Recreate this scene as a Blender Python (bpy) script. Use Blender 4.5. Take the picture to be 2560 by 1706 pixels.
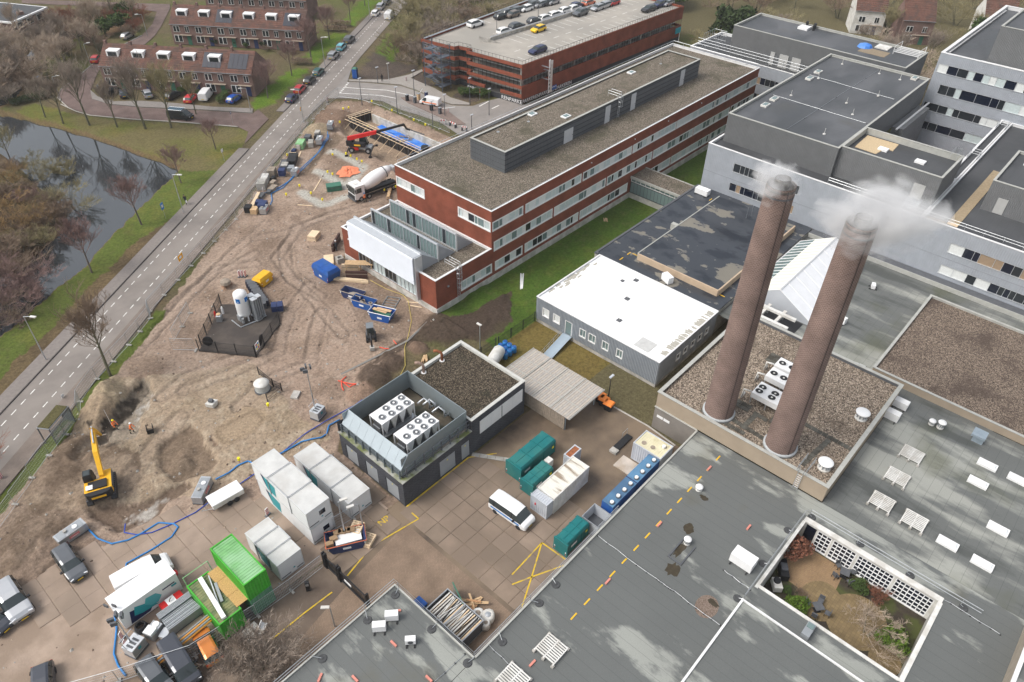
import bpy, bmesh, math, random
import numpy as np
from mathutils import Vector, Matrix
for _o in list(bpy.data.objects): bpy.data.objects.remove(_o)
SC = bpy.context.scene
C = SC.collection
               # ==== camera
cam = bpy.data.cameras.new('camera'); CAM = bpy.data.objects.new('camera', cam); C.objects.link(CAM)
cam.sensor_width = 36; cam.lens = 36*1842.87/2560; cam.clip_start = 1; cam.clip_end = 4000
_p, _r, _a = 0.699975, 0.0200324, 0.7236509
_f = Vector((math.cos(_p)*math.cos(_a), math.cos(_p)*math.sin(_a), -math.sin(_p)))
_R = _f.cross(Vector((0,0,1))).normalized(); _U = _R.cross(_f)
_R2 = math.cos(_r)*_R+math.sin(_r)*_U; _U2 = -math.sin(_r)*_R+math.cos(_r)*_U
CAM.matrix_world = Matrix(((_R2.x,_U2.x,-_f.x,0),(_R2.y,_U2.y,-_f.y,0),(_R2.z,_U2.z,-_f.z,64),(0,0,0,1)))
SC.camera = CAM
               # ==== overcast sky, soft sun, exposure
W = bpy.data.worlds.new('World'); SC.world = W; W.use_nodes = True
_n = W.node_tree.nodes; _l = W.node_tree.links
SUN_EL, SUN_AZ = math.radians(52), math.radians(-58)
sky = _n.new('ShaderNodeTexSky'); sky.sky_type = 'NISHITA'; sky.sun_disc = False
sky.sun_elevation = SUN_EL; sky.sun_rotation = SUN_AZ; sky.dust_density = 4; sky.air_density = 1.5
hs = _n.new('ShaderNodeHueSaturation'); hs.inputs['Saturation'].default_value = 0.36
_l.new(sky.outputs[0], hs.inputs['Color']); _l.new(hs.outputs[0], _n['Background'].inputs[0])
_n['Background'].inputs[1].default_value = 0.13
sun = bpy.data.lights.new('sun', 'SUN'); sun.energy = 1.25; sun.angle = math.radians(24); sun.color = (1, .96, .9)
SUN = bpy.data.objects.new('sun', sun); C.objects.link(SUN)
_d = Vector((math.sin(SUN_AZ)*math.cos(SUN_EL), math.cos(SUN_AZ)*math.cos(SUN_EL), math.sin(SUN_EL)))
SUN.rotation_euler = _d.to_track_quat('Z', 'Y').to_euler(); SUN.location = (0, 0, 120)
SC.view_settings.view_transform = 'Standard'; SC.view_settings.look = 'None'
SC.view_settings.exposure = 0.55; SC.view_settings.gamma = 1
SC.render.engine = 'CYCLES'
SC.cycles.max_bounces = 6; SC.cycles.diffuse_bounces = 3; SC.cycles.glossy_bounces = 2
SC.cycles.transmission_bounces = 3; SC.cycles.transparent_max_bounces = 8; SC.cycles.volume_bounces = 2
SC.cycles.volume_step_rate = 2
               # ==== helpers
RND = random.Random(7)
WORLD = {}
def wm(o): return WORLD.get(o.name, Matrix())
def tag(o, label=None, cat=None, group=None, kind=None):
 if label: o['label'] = label
 if cat: o['category'] = cat
 if group: o['group'] = group
 if kind: o['kind'] = kind
 return o
def link(o, parent=None, world=True):
 C.objects.link(o)
 if parent is not None:
  o.parent = parent
  if world: o.matrix_parent_inverse = wm(parent).inverted()
 return o
def thing(name, label, cat, loc=(0,0,0), rz=0, group=None, local=False):
 """an Empty at the base of a thing; its parts become children"""
 o = bpy.data.objects.new(name, None); o.empty_display_size = .3
 C.objects.link(o); o.location = loc; o.rotation_euler = (0,0,rz)
 if not local: WORLD[o.name] = Matrix.Translation(Vector(loc)) @ Matrix.Rotation(rz, 4, 'Z')
 return tag(o, label, cat, group)
def ORD(n):
 a = ['first','second','third','fourth','fifth','sixth','seventh','eighth','ninth','tenth','eleventh','twelfth','thirteenth','fourteenth','fifteenth','sixteenth','seventeenth','eighteenth','nineteenth']
 if n <= 19: return a[n-1]
 t = ['twenty','thirty','forty','fifty','sixty','seventy','eighty','ninety'][n//10-2]
 return (t[:-1]+'ieth') if n%10 == 0 else t+'-'+a[n%10-1]
class MB:
 """collects boxes, prisms, tubes and lofts into one mesh"""
 def __init__(s): s.v=[]; s.f=[]; s.m=[]
 def add(s, vs, fs, m=0):
  b=len(s.v); s.v += [tuple(p) for p in vs]
  for q in fs: s.f.append(tuple(b+i for i in q)); s.m.append(m)
  return s
 def box(s, x0,x1,y0,y1,z0,z1, m=0):
  if x0>x1: x0,x1=x1,x0
  if y0>y1: y0,y1=y1,y0
  if z0>z1: z0,z1=z1,z0
  return s.add([(x0,y0,z0),(x1,y0,z0),(x1,y1,z0),(x0,y1,z0),(x0,y0,z1),(x1,y0,z1),(x1,y1,z1),(x0,y1,z1)],
                     [(0,3,2,1),(4,5,6,7),(0,1,5,4),(1,2,6,5),(2,3,7,6),(3,0,4,7)], m)
 def obox(s, c, size, rz=0, m=0, tilt=None):
  """box centred in plan on c, standing on c.z, turned by rz"""
  x,y,z=c; lx,ly,lz=size; a,b=math.cos(rz),math.sin(rz); vs=[]
  for dz in (0,lz):
   for dx,dy in ((-1,-1),(1,-1),(1,1),(-1,1)):
    px,py=dx*lx/2,dy*ly/2; pz=dz
    if tilt: px,pz = px*math.cos(tilt)-pz*math.sin(tilt), px*math.sin(tilt)+pz*math.cos(tilt)
    vs.append((x+a*px-b*py,y+b*px+a*py,z+pz))
  return s.add(vs,[(0,3,2,1),(4,5,6,7),(0,1,5,4),(1,2,6,5),(2,3,7,6),(3,0,4,7)], m)
 def prism(s, pts, z0, z1, m=0, bottom=True):
  n=len(pts)
  ar=sum(pts[i][0]*pts[(i+1)%n][1]-pts[(i+1)%n][0]*pts[i][1] for i in range(n))
  if ar<0: pts=pts[::-1]
  vs=[(p[0],p[1],z0) for p in pts]+[(p[0],p[1],z1) for p in pts]
  fs=[tuple(range(n,2*n))]+[(i,(i+1)%n,n+(i+1)%n,n+i) for i in range(n)]
  if bottom: fs.append(tuple(range(n-1,-1,-1)))
  return s.add(vs,fs,m)
 def sheet(s, pts, z, m=0):
  n=len(pts); ar=sum(pts[i][0]*pts[(i+1)%n][1]-pts[(i+1)%n][0]*pts[i][1] for i in range(n))
  if ar<0: pts=pts[::-1]
  return s.add([(p[0],p[1],p[2] if len(p)>2 else z) for p in pts],[tuple(range(n))],m)
 def loft(s, rings, m=0, closed=True, cap=True):
  n=len(rings[0]); vs=[p for r in rings for p in r]; fs=[]
  for k in range(len(rings)-1):
   for i in range(n if closed else n-1):
    j=(i+1)%n; fs.append((k*n+i,k*n+j,(k+1)*n+j,(k+1)*n+i))
  if cap and closed:
   fs.append(tuple(range(n-1,-1,-1))); o=(len(rings)-1)*n; fs.append(tuple(range(o,o+n)))
  return s.add(vs,fs,m)
 def cyl(s, c, r0, h, r1=None, n=12, m=0, cap=True):
  r1=r0 if r1 is None else r1; x,y,z=c
  ring=lambda r,zz:[(x+r*math.cos(2*math.pi*i/n),y+r*math.sin(2*math.pi*i/n),zz) for i in range(n)]
  return s.loft([ring(r0,z),ring(r1,z+h)],m,True,cap)
 def lathe(s, c, prof, n=16, m=0):
  x,y,z=c
  return s.loft([[(x+r*math.cos(2*math.pi*i/n),y+r*math.sin(2*math.pi*i/n),z+h) for i in range(n)] for r,h in prof],m)
 def tube(s, pts, r, n=6, m=0, cap=True):
  P=[Vector(p) for p in pts]; rings=[]
  if isinstance(r,(int,float)): r=[r]*len(P)
  up=None
  for i,p in enumerate(P):
   d=(P[min(i+1,len(P)-1)]-P[max(i-1,0)])
   if d.length<1e-6: d=Vector((0,0,1))
   d.normalize()
   if up is None: up=Vector((0,0,1)) if abs(d.z)<.9 else Vector((1,0,0))
   a=d.cross(up)
   if a.length<1e-4: a=d.cross(Vector((1,0,0)))
   a.normalize(); b=a.cross(d); up=b
   rings.append([tuple(p+a*(r[i]*math.cos(2*math.pi*k/n))+b*(r[i]*math.sin(2*math.pi*k/n))) for k in range(n)])
  return s.loft(rings[::-1],m,True,cap)
 def hcyl(s, p0, p1, r, n=14, m=0): return s.tube([p0,p1],r,n,m)
 def mesh(s, name, mats, smooth=False):
  me=bpy.data.meshes.new(name); me.from_pydata(s.v,[],s.f)
  for x in (mats if isinstance(mats,(list,tuple)) else [mats]): me.materials.append(x)
  if len(me.materials)>1: me.polygons.foreach_set('material_index',s.m)
  if smooth: me.polygons.foreach_set('use_smooth',[True]*len(me.polygons))
  me.update(); return me
 def build(s, name, mats, parent=None, smooth=False, loc=None, world=True):
  o=bpy.data.objects.new(name,s.mesh(name,mats,smooth))
  if loc: o.location=loc
  return link(o,parent,world)
def put(name, me, parent=None, loc=(0,0,0), rz=0, sc=None, mat=None, world=True):
 """another object on shared mesh data"""
 o=bpy.data.objects.new(name,me); o.location=loc; o.rotation_euler=(0,0,rz)
 if sc: o.scale=sc if isinstance(sc,(tuple,list)) else (sc,sc,sc)
 if mat:
  o.data=me
  link(o,parent,world); o.material_slots[0].link='OBJECT'; o.material_slots[0].material=mat; return o
 return link(o,parent,world)
def copy_tree(o, parent=None):
 c=o.copy(); C.objects.link(c); c.parent=parent
 if parent is not None: c.matrix_parent_inverse=o.matrix_parent_inverse.copy()
 for ch in list(o.children): copy_tree(ch,c)
 return c
def place(proto, used, loc, rz=0, label=None, group=None, sc=None):
 """first call moves the prototype itself, later calls copy it with all its parts"""
 o = proto if not used else copy_tree(proto)
 o.location=(loc[0],loc[1],loc[2] if len(loc)>2 else 0); o.rotation_euler=(0,0,rz)
 if sc: o.scale=(sc,sc,sc) if isinstance(sc,(int,float)) else sc
 if label: o['label']=label
 if group: o['group']=group
 return o
def struct(name, mb, mats, parent=None, smooth=False):
 o=mb.build(name,mats,parent,smooth)
 if parent is None: o['kind']='structure'
 return o
def text(s, size, mat, M, parent=None, depth=.02, name='lettering', align='CENTER', bold=0):
 cu=bpy.data.curves.new(name,'FONT'); cu.body=s; cu.size=size; cu.extrude=depth; cu.align_x=align; cu.align_y='CENTER'; cu.offset=bold
 cu.resolution_u=2
 tmp=bpy.data.objects.new('tmp',cu); C.objects.link(tmp); bpy.context.view_layer.update()
 me=bpy.data.meshes.new_from_object(tmp.evaluated_get(bpy.context.evaluated_depsgraph_get())); me.name=name
 bpy.data.objects.remove(tmp); me.materials.clear(); me.materials.append(mat)
 me.transform(M); o=bpy.data.objects.new(name,me)
 return link(o,parent)
def frame_m(o, ex, ey):
 """matrix whose local x runs along ex and y along ey, placed at o"""
 ex=Vector(ex).normalized(); ey=Vector(ey).normalized(); ez=ex.cross(ey); o=Vector(o)
 return Matrix(((ex.x,ey.x,ez.x,o.x),(ex.y,ey.y,ez.y,o.y),(ex.z,ey.z,ez.z,o.z),(0,0,0,1)))
def ang(a,b): return math.atan2(b[1]-a[1],b[0]-a[0])
def dist(a,b): return math.hypot(b[0]-a[0],b[1]-a[1])
def lerp(a,b,t): return tuple(a[i]+(b[i]-a[i])*t for i in range(len(a)))
               # ==== materials
MATS={}
def nmat(name):
 m=bpy.data.materials.new(name); m.use_nodes=True; MATS[name]=m
 return m, m.node_tree.nodes, m.node_tree.links, m.node_tree.nodes['Principled BSDF']
def c4(c): return (c[0],c[1],c[2],1)
def pm(name, col, rough=.75, var=.12, scale=1.5, metal=0, bump=0, bscale=None, col2=None, detail=5, obj=False, c2thr=(.45,.6), coat=0, alpha=None, spec=.3, stretch=None):
 """plain procedural material: colour broken up by noise, optional second colour in patches, optional bump"""
 m,n,l,b=nmat(name)
 tc=n.new('ShaderNodeTexCoord'); geo=n.new('ShaderNodeNewGeometry')
 co=tc.outputs['Object'] if obj else geo.outputs['Position']
 if stretch:
  mp=n.new('ShaderNodeMapping'); mp.inputs['Scale'].default_value=stretch; l.new(co,mp.inputs[0]); co=mp.outputs[0]
 nz=n.new('ShaderNodeTexNoise'); nz.inputs['Scale'].default_value=scale; nz.inputs['Detail'].default_value=detail; nz.inputs['Roughness'].default_value=.6
 l.new(co,nz.inputs['Vector'])
 cr=n.new('ShaderNodeValToRGB'); e=cr.color_ramp.elements
 e[0].position=.3; e[1].position=.7
 e[0].color=c4([x*(1-var) for x in col]); e[1].color=c4([min(1,x*(1+var)) for x in col])
 l.new(nz.outputs['Fac'],cr.inputs[0]); out=cr.outputs[0]
 if col2:
  n2=n.new('ShaderNodeTexNoise'); n2.inputs['Scale'].default_value=scale*.35; n2.inputs['Detail'].default_value=6; l.new(co,n2.inputs['Vector'])
  r2=n.new('ShaderNodeMapRange'); r2.inputs[1].default_value=c2thr[0]; r2.inputs[2].default_value=c2thr[1]; l.new(n2.outputs['Fac'],r2.inputs[0])
  mx=n.new('ShaderNodeMixRGB'); mx.inputs[2].default_value=c4(col2); l.new(r2.outputs[0],mx.inputs[0]); l.new(out,mx.inputs[1]); out=mx.outputs[0]
 l.new(out,b.inputs['Base Color'])
 b.inputs['Roughness'].default_value=rough; b.inputs['Metallic'].default_value=metal
 b.inputs['Specular IOR Level'].default_value=spec
 if coat: b.inputs['Coat Weight'].default_value=coat; b.inputs['Coat Roughness'].default_value=.08
 if bump:
  bn=n.new('ShaderNodeTexNoise'); bn.inputs['Scale'].default_value=bscale or scale*8; bn.inputs['Detail'].default_value=4; l.new(co,bn.inputs['Vector'])
  bp=n.new('ShaderNodeBump'); bp.inputs['Strength'].default_value=bump; bp.inputs['Distance'].default_value=.05; l.new(bn.outputs['Fac'],bp.inputs['Height']); l.new(bp.outputs[0],b.inputs['Normal'])
 if alpha is not None: b.inputs['Alpha'].default_value=alpha
 return m
def gravel(name, cols, scale=9, moss=None, mthr=(.55,.72)):
 """speckled loose gravel: random stone colours per voronoi cell, mossy patches"""
 m,n,l,b=nmat(name); geo=n.new('ShaderNodeNewGeometry')
 vo=n.new('ShaderNodeTexVoronoi'); vo.inputs['Scale'].default_value=scale; l.new(geo.outputs['Position'],vo.inputs['Vector'])
 sp=n.new('ShaderNodeSeparateColor'); l.new(vo.outputs['Color'],sp.inputs[0])
 cr=n.new('ShaderNodeValToRGB'); cr.color_ramp.elements[0].color=c4(cols[0]); cr.color_ramp.elements[1].color=c4(cols[-1])
 for i,c in enumerate(cols[1:-1]): e=cr.color_ramp.elements.new((i+1)/(len(cols)-1)); e.color=c4(c)
 l.new(sp.outputs[0],cr.inputs[0])
 nz=n.new('ShaderNodeTexNoise'); nz.inputs['Scale'].default_value=.22; nz.inputs['Detail'].default_value=7; nz.inputs['Roughness'].default_value=.65; l.new(geo.outputs['Position'],nz.inputs['Vector'])
 out=cr.outputs[0]
 if moss:
  r2=n.new('ShaderNodeMapRange'); r2.inputs[1].default_value=mthr[0]; r2.inputs[2].default_value=mthr[1]; l.new(nz.outputs['Fac'],r2.inputs[0])
  ml=n.new('ShaderNodeMath'); ml.operation='MULTIPLY'; ml.inputs[1].default_value=.8; l.new(r2.outputs[0],ml.inputs[0])
  mx=n.new('ShaderNodeMixRGB'); mx.inputs[2].default_value=c4(moss); l.new(ml.outputs[0],mx.inputs[0]); l.new(out,mx.inputs[1]); out=mx.outputs[0]
 l.new(out,b.inputs['Base Color']); b.inputs['Roughness'].default_value=.9; b.inputs['Specular IOR Level'].default_value=.2
 bp=n.new('ShaderNodeBump'); bp.inputs['Strength'].default_value=.6; bp.inputs['Distance'].default_value=.06; l.new(vo.outputs['Distance'],bp.inputs['Height']); l.new(bp.outputs[0],b.inputs['Normal'])
 return m
def bitumen(name, dry, damp, streak=(1,1,1), thr=.5, wet=.25, moss=None, scale=.3, wcol=None, width=.03, mossthr=.62):
 """roofing felt with damp patches (darker, glossier), lap seams and mossy stains"""
 m,n,l,b=nmat(name); geo=n.new('ShaderNodeNewGeometry')
 mp=n.new('ShaderNodeMapping'); mp.inputs['Scale'].default_value=streak; l.new(geo.outputs['Position'],mp.inputs[0])
 nz=n.new('ShaderNodeTexNoise'); nz.inputs['Scale'].default_value=scale; nz.inputs['Detail'].default_value=8; nz.inputs['Roughness'].default_value=.58; l.new(mp.outputs[0],nz.inputs['Vector'])
 r=n.new('ShaderNodeMapRange'); r.inputs[1].default_value=thr-width; r.inputs[2].default_value=thr+width; l.new(nz.outputs['Fac'],r.inputs[0])
 fine=n.new('ShaderNodeTexNoise'); fine.inputs['Scale'].default_value=14; fine.inputs['Detail'].default_value=3; l.new(geo.outputs['Position'],fine.inputs['Vector'])
 big=n.new('ShaderNodeTexNoise'); big.inputs['Scale'].default_value=.12; big.inputs['Detail'].default_value=4; l.new(geo.outputs['Position'],big.inputs['Vector'])
 mx=n.new('ShaderNodeMixRGB'); mx.inputs[1].default_value=c4(dry); mx.inputs[2].default_value=c4(damp); l.new(r.outputs[0],mx.inputs[0]); out=mx.outputs[0]
 if wcol:
  r3=n.new('ShaderNodeMapRange'); r3.inputs[1].default_value=thr+.1; r3.inputs[2].default_value=thr+.17; l.new(nz.outputs['Fac'],r3.inputs[0])
  m3=n.new('ShaderNodeMixRGB'); m3.inputs[2].default_value=c4(wcol); l.new(r3.outputs[0],m3.inputs[0]); l.new(out,m3.inputs[1]); out=m3.outputs[0]
 if moss:
  r2=n.new('ShaderNodeMapRange'); r2.inputs[1].default_value=mossthr; r2.inputs[2].default_value=mossthr+.13; l.new(big.outputs['Fac'],r2.inputs[0])
  q=n.new('ShaderNodeMath'); q.operation='MULTIPLY'; l.new(r2.outputs[0],q.inputs[0]); l.new(fine.outputs['Fac'],q.inputs[1])
  m2=n.new('ShaderNodeMixRGB'); m2.inputs[2].default_value=c4(moss); l.new(q.outputs[0],m2.inputs[0]); l.new(out,m2.inputs[1]); out=m2.outputs[0]
 ov=n.new('ShaderNodeMixRGB'); ov.blend_type='MULTIPLY'; ov.inputs[0].default_value=.45; l.new(out,ov.inputs[1])
 cr=n.new('ShaderNodeValToRGB'); cr.color_ramp.elements[0].position=.3; cr.color_ramp.elements[0].color=(.55,.55,.55,1); cr.color_ramp.elements[1].position=.7; cr.color_ramp.elements[1].color=(1.15,1.15,1.15,1)
 ad=n.new('ShaderNodeMath'); ad.operation='ADD'; l.new(fine.outputs['Fac'],ad.inputs[0]); l.new(big.outputs['Fac'],ad.inputs[1])
 hf=n.new('ShaderNodeMath'); hf.operation='MULTIPLY'; hf.inputs[1].default_value=.5; l.new(ad.outputs[0],hf.inputs[0]); l.new(hf.outputs[0],cr.inputs[0]); l.new(cr.outputs[0],ov.inputs[2])
 l.new(ov.outputs[0],b.inputs['Base Color'])
 rr=n.new('ShaderNodeMapRange'); rr.inputs[3].default_value=.85; rr.inputs[4].default_value=wet; l.new(r.outputs[0],rr.inputs[0]); l.new(rr.outputs[0],b.inputs['Roughness']); b.inputs['Specular IOR Level'].default_value=.3
 return m
def masonry(name, c1, c2, mortar, bw=.22, bh=.065, rough=.85, axis='wall', msize=.012, off=.5, ctr=(0,0), bs=.4):
 """small brickwork too fine to pick apart"""
 m,n,l,b=nmat(name); geo=n.new('ShaderNodeNewGeometry')
 br=n.new('ShaderNodeTexBrick'); br.offset=off
 sx=n.new('ShaderNodeSeparateXYZ'); l.new(geo.outputs['Position'],sx.inputs[0]); cb=n.new('ShaderNodeCombineXYZ')
 if axis=='cyl':
  a=n.new('ShaderNodeVectorMath'); a.operation='SUBTRACT'; a.inputs[1].default_value=(*ctr,0); l.new(geo.outputs['Position'],a.inputs[0]); s2=n.new('ShaderNodeSeparateXYZ'); l.new(a.outputs[0],s2.inputs[0]); t=n.new('ShaderNodeMath'); t.operation='ARCTAN2'; l.new(s2.outputs[1],t.inputs[0]); l.new(s2.outputs[0],t.inputs[1]); q=n.new('ShaderNodeMath'); q.operation='MULTIPLY'; q.inputs[1].default_value=1.45; l.new(t.outputs[0],q.inputs[0]); l.new(q.outputs[0],cb.inputs[0]); l.new(sx.outputs[2],cb.inputs[1])
 elif axis=='wall':
  a=n.new('ShaderNodeMath'); a.operation='ADD'; l.new(sx.outputs[0],a.inputs[0]); l.new(sx.outputs[1],a.inputs[1]); l.new(a.outputs[0],cb.inputs[0]); l.new(sx.outputs[2],cb.inputs[1])
 else:
  l.new(sx.outputs[0],cb.inputs[0]); l.new(sx.outputs[1],cb.inputs[1])
 l.new(cb.outputs[0],br.inputs['Vector'])
 br.inputs['Scale'].default_value=1; br.inputs['Brick Width'].default_value=bw; br.inputs['Row Height'].default_value=bh; br.inputs['Mortar Size'].default_value=msize
 br.inputs['Color1'].default_value=c4(c1); br.inputs['Color2'].default_value=c4(c2); br.inputs['Mortar'].default_value=c4(mortar)
 nz=n.new('ShaderNodeTexNoise'); nz.inputs['Scale'].default_value=.5; nz.inputs['Detail'].default_value=7; l.new(geo.outputs['Position'],nz.inputs['Vector'])
 cr=n.new('ShaderNodeValToRGB'); cr.color_ramp.elements[0].position=.3; cr.color_ramp.elements[0].color=(.75,.75,.75,1); cr.color_ramp.elements[1].position=.7; cr.color_ramp.elements[1].color=(1.1,1.1,1.1,1); l.new(nz.outputs['Fac'],cr.inputs[0])
 mx=n.new('ShaderNodeMixRGB'); mx.blend_type='MULTIPLY'; mx.inputs[0].default_value=1; l.new(br.outputs[0],mx.inputs[1]); l.new(cr.outputs[0],mx.inputs[2])
 l.new(mx.outputs[0],b.inputs['Base Color']); b.inputs['Roughness'].default_value=rough; b.inputs['Specular IOR Level'].default_value=.15
 bp=n.new('ShaderNodeBump'); bp.inputs['Strength'].default_value=bs; bp.inputs['Distance'].default_value=.01+.04*(bs>.5); l.new(br.outputs['Fac'],bp.inputs['Height']); bp.invert=True; l.new(bp.outputs[0],b.inputs['Normal'])
 return m
def ribbed(name, col, pitch=.2, rough=.45, metal=.2, depth=.02, axis='h', var=.08):
 """profiled sheet with fine ribs (axis h: ribs run vertically on any wall; x / y: ribs across that axis)"""
 m=pm(name,col,rough,var,.8,metal); n=m.node_tree.nodes; l=m.node_tree.links; b=n['Principled BSDF']
 geo=n.new('ShaderNodeNewGeometry'); sx=n.new('ShaderNodeSeparateXYZ'); l.new(geo.outputs['Position'],sx.inputs[0])
 if axis=='h':
  a=n.new('ShaderNodeMath'); a.operation='ADD'; l.new(sx.outputs[0],a.inputs[0]); l.new(sx.outputs[1],a.inputs[1]); src=a.outputs[0]
 else: src=sx.outputs['xyz'.index(axis)]
 k=n.new('ShaderNodeMath'); k.operation='MULTIPLY'; k.inputs[1].default_value=2*math.pi/pitch; l.new(src,k.inputs[0])
 s=n.new('ShaderNodeMath'); s.operation='SINE'; l.new(k.outputs[0],s.inputs[0])
 bp=n.new('ShaderNodeBump'); bp.inputs['Strength'].default_value=.8; bp.inputs['Distance'].default_value=depth; l.new(s.outputs[0],bp.inputs['Height']); l.new(bp.outputs[0],b.inputs['Normal'])
 return m
def glassy(name, col, rough=.08, spec=.6):
 m,n,l,b=nmat(name); b.inputs['Base Color'].default_value=c4(col); b.inputs['Roughness'].default_value=rough; b.inputs['Specular IOR Level'].default_value=spec
 return m
M=dict(
 brick=masonry('red_brick',(.285,.083,.048),(.24,.068,.04),(.2,.075,.05)),
 house=masonry('house_brick',(.21,.12,.1),(.17,.1,.085),(.25,.19,.17)),
 concrete=pm('concrete',(.42,.40,.37),.85,.18,2,bump=.3,col2=(.3,.29,.26)),
 palecon=pm('pale_concrete',(.55,.53,.50),.85,.15,2,col2=(.4,.39,.35)),
 white=pm('white_paint',(.8,.8,.8),.5,.04,1),
 offwhite=pm('off_white',(.68,.67,.64),.6,.1,2,col2=(.55,.53,.49)),
 whiteroof=pm('white_roofing',(.86,.86,.86),.6,.03,.6,col2=(.74,.74,.73),c2thr=(.55,.75)),
 grey=pm('grey_metal',(.32,.34,.36),.5,.08,1,.3),
 lgrey=pm('light_grey_panel',(.52,.545,.585),.45,.05,.5,.1),
 dgrey=pm('dark_grey',(.1,.105,.115),.6,.15,2),
 black=pm('black_paint',(.02,.02,.022),.5,.2,3),
 rubber=pm('rubber',(.025,.025,.027),.85,.2,6),
 galv=pm('galvanised_steel',(.48,.5,.52),.4,.12,4,.7),
 alu=pm('aluminium',(.62,.64,.66),.35,.06,2,.5),
 frame=pm('window_frame_white',(.75,.75,.74),.5,.04,2),
 dframe=pm('window_frame_dark',(.06,.065,.07),.5,.05,2),
 glassd=glassy('dark_glass',(.02,.025,.03)),
 glassb=glassy('blue_black_glass',(.008,.012,.025)),
 glassg=glassy('greenish_glass',(.16,.22,.22)),
 blind=pm('window_blind',(.50,.57,.57),.35,.1,3,spec=.6),
 blind2=pm('white_curtain',(.66,.68,.67),.4,.08,4),
 glasscar=glassy('car_glass',(.03,.04,.042),.05,.8),
 wood=pm('timber',(.55,.38,.22),.8,.2,3,stretch=(1,1,6)),
 palewood=pm('pale_timber',(.72,.56,.38),.8,.12,2),
 oldwood=pm('weathered_timber',(.3,.25,.2),.9,.2,3),
 ply=pm('film_faced_ply',(.07,.035,.03),.6,.2,2),
 osb=pm('osb_board',(.5,.3,.12),.8,.25,9),
 yellow=pm('yellow_paint',(.78,.42,.02),.45,.08,2),
 lemon=pm('yellow_cap',(.85,.72,.02),.5,.05,2),
 blue=pm('blue_skip_paint',(.015,.085,.33),.5,.15,1.5,col2=(.03,.1,.3)),
 navy=pm('navy_paint',(.03,.045,.12),.5,.15,2),
 hose=pm('blue_hose',(.03,.2,.5),.5,.1,2),
 tarp=pm('blue_tarpaulin',(.03,.17,.6),.45,.25,.8,bump=.5,bscale=2,col2=(.1,.25,.6)),
 orange=pm('hi_vis_orange',(.9,.2,.04),.6,.08,3),
 net=pm('orange_net',(.72,.23,.12),.7,.15,3),
 red=pm('red_paint',(.55,.02,.02),.4,.08,2),
 teal=pm('teal_skip_paint',(.012,.15,.155),.45,.12,1,col2=(.03,.17,.16)),
 tealp=pm('teal_print',(.02,.3,.34),.4,.05,2),
 navyp=pm('navy_print',(.01,.02,.08),.4,.05,2),
 green=pm('green_container',(.06,.38,.035),.45,.12,1.2),
 greenf=pm('faded_green',(.19,.42,.17),.5,.18,1.2,col2=(.28,.5,.27)),
 dkgreen=pm('dark_green_paint',(.05,.16,.11),.5,.12,2),
 rust=pm('rust',(.3,.11,.05),.85,.3,3),
 pot=pm('roof_tile',(.14,.07,.053),.85,.25,2,col2=(.095,.058,.048)),
 solar=glassy('solar_panel',(.02,.024,.04),.45,.25),
 skin=pm('skin',(.5,.3,.22),.6,.05,2), dark=pm('dark_cloth',(.025,.028,.04),.9,.15,5),
)
                                                             # ==== ground
RO=Vector((5.88,84.3)); RD=Vector((.8283,.5603)); RN=Vector((-.5603,.8283))   # road frame: along, and to its left
def rp(s,t): p=RO+RD*s+RN*t; return (p.x,p.y)
def inpoly(X,Y,poly):
 r=np.zeros(X.shape,bool); n=len(poly)
 for i in range(n):
  x0,y0=poly[i]; x1,y1=poly[(i+1)%n]
  if abs(y1-y0)<1e-9: continue
  c=((y0>Y)!=(y1>Y))&(X<(x1-x0)*(Y-y0)/(y1-y0)+x0); r^=c
 return r
def dpoly(X,Y,pl):
 d=np.full(X.shape,1e9)
 for (x0,y0),(x1,y1) in zip(pl[:-1],pl[1:]):
  L=(x1-x0)**2+(y1-y0)**2+1e-9; t=np.clip(((X-x0)*(x1-x0)+(Y-y0)*(y1-y0))/L,0,1)
  d=np.minimum(d,np.hypot(X-x0-t*(x1-x0),Y-y0-t*(y1-y0)))
 return d
_rg=np.random.RandomState(3)
def vnoise(X,Y,s,oct=4,seed=0):
 """value noise on the plane"""
 rg=np.random.RandomState(seed); out=np.zeros(X.shape); amp=1; tot=0
 for o in range(oct):
  g=rg.rand(257,257); x=X/s+17.3*o; y=Y/s+5.1*o; xi=np.floor(x).astype(int); yi=np.floor(y).astype(int); fx=x-xi; fy=y-yi
  fx=fx*fx*(3-2*fx); fy=fy*fy*(3-2*fy); a=lambda i,j:g[(xi+i)%257,(yi+j)%257]
  out+=amp*((a(0,0)*(1-fx)+a(1,0)*fx)*(1-fy)+(a(0,1)*(1-fx)+a(1,1)*fx)*fy); tot+=amp; amp*=.5; s/=2
 return out/tot
CANAL=[(39.54,175.51),(44.18,162.32),(46.26,154.68),(49.39,140.73),(51.76,129.12),(49.64,127.27),(40.14,120.76),(32.45,115.30),(26.29,110.12),(20.21,107.17),(16.18,104.65),(10.78,101.65),(-6,92),(-14,88),(-16,104),(14.69,117.38),(19.32,117.47),(21.15,117.68),(25.77,121.38),(29.08,122.69),(30.36,127.34),(31.61,132.89),(31.28,138.78),(31.88,149.39),(32.16,157.25),(31.11,165.74),(31.26,174.88),(35.84,179.30)]
CANAL2=[(35.07,180.09),(41.37,183.38),(46.88,189.07),(52.57,201.40),(59.17,207.28),(66.11,213.83),(74.06,216.73),(76.01,223.70),(68.56,220.99),(60.41,214.93),(48.25,200.81),(42.27,191.97),(35.14,186.45)]
CANAL3=[(238.87,53.53),(246.41,50.05),(246.55,47.20),(231.39,46.87),(225.50,46.69),(228.21,50.06)]
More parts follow.
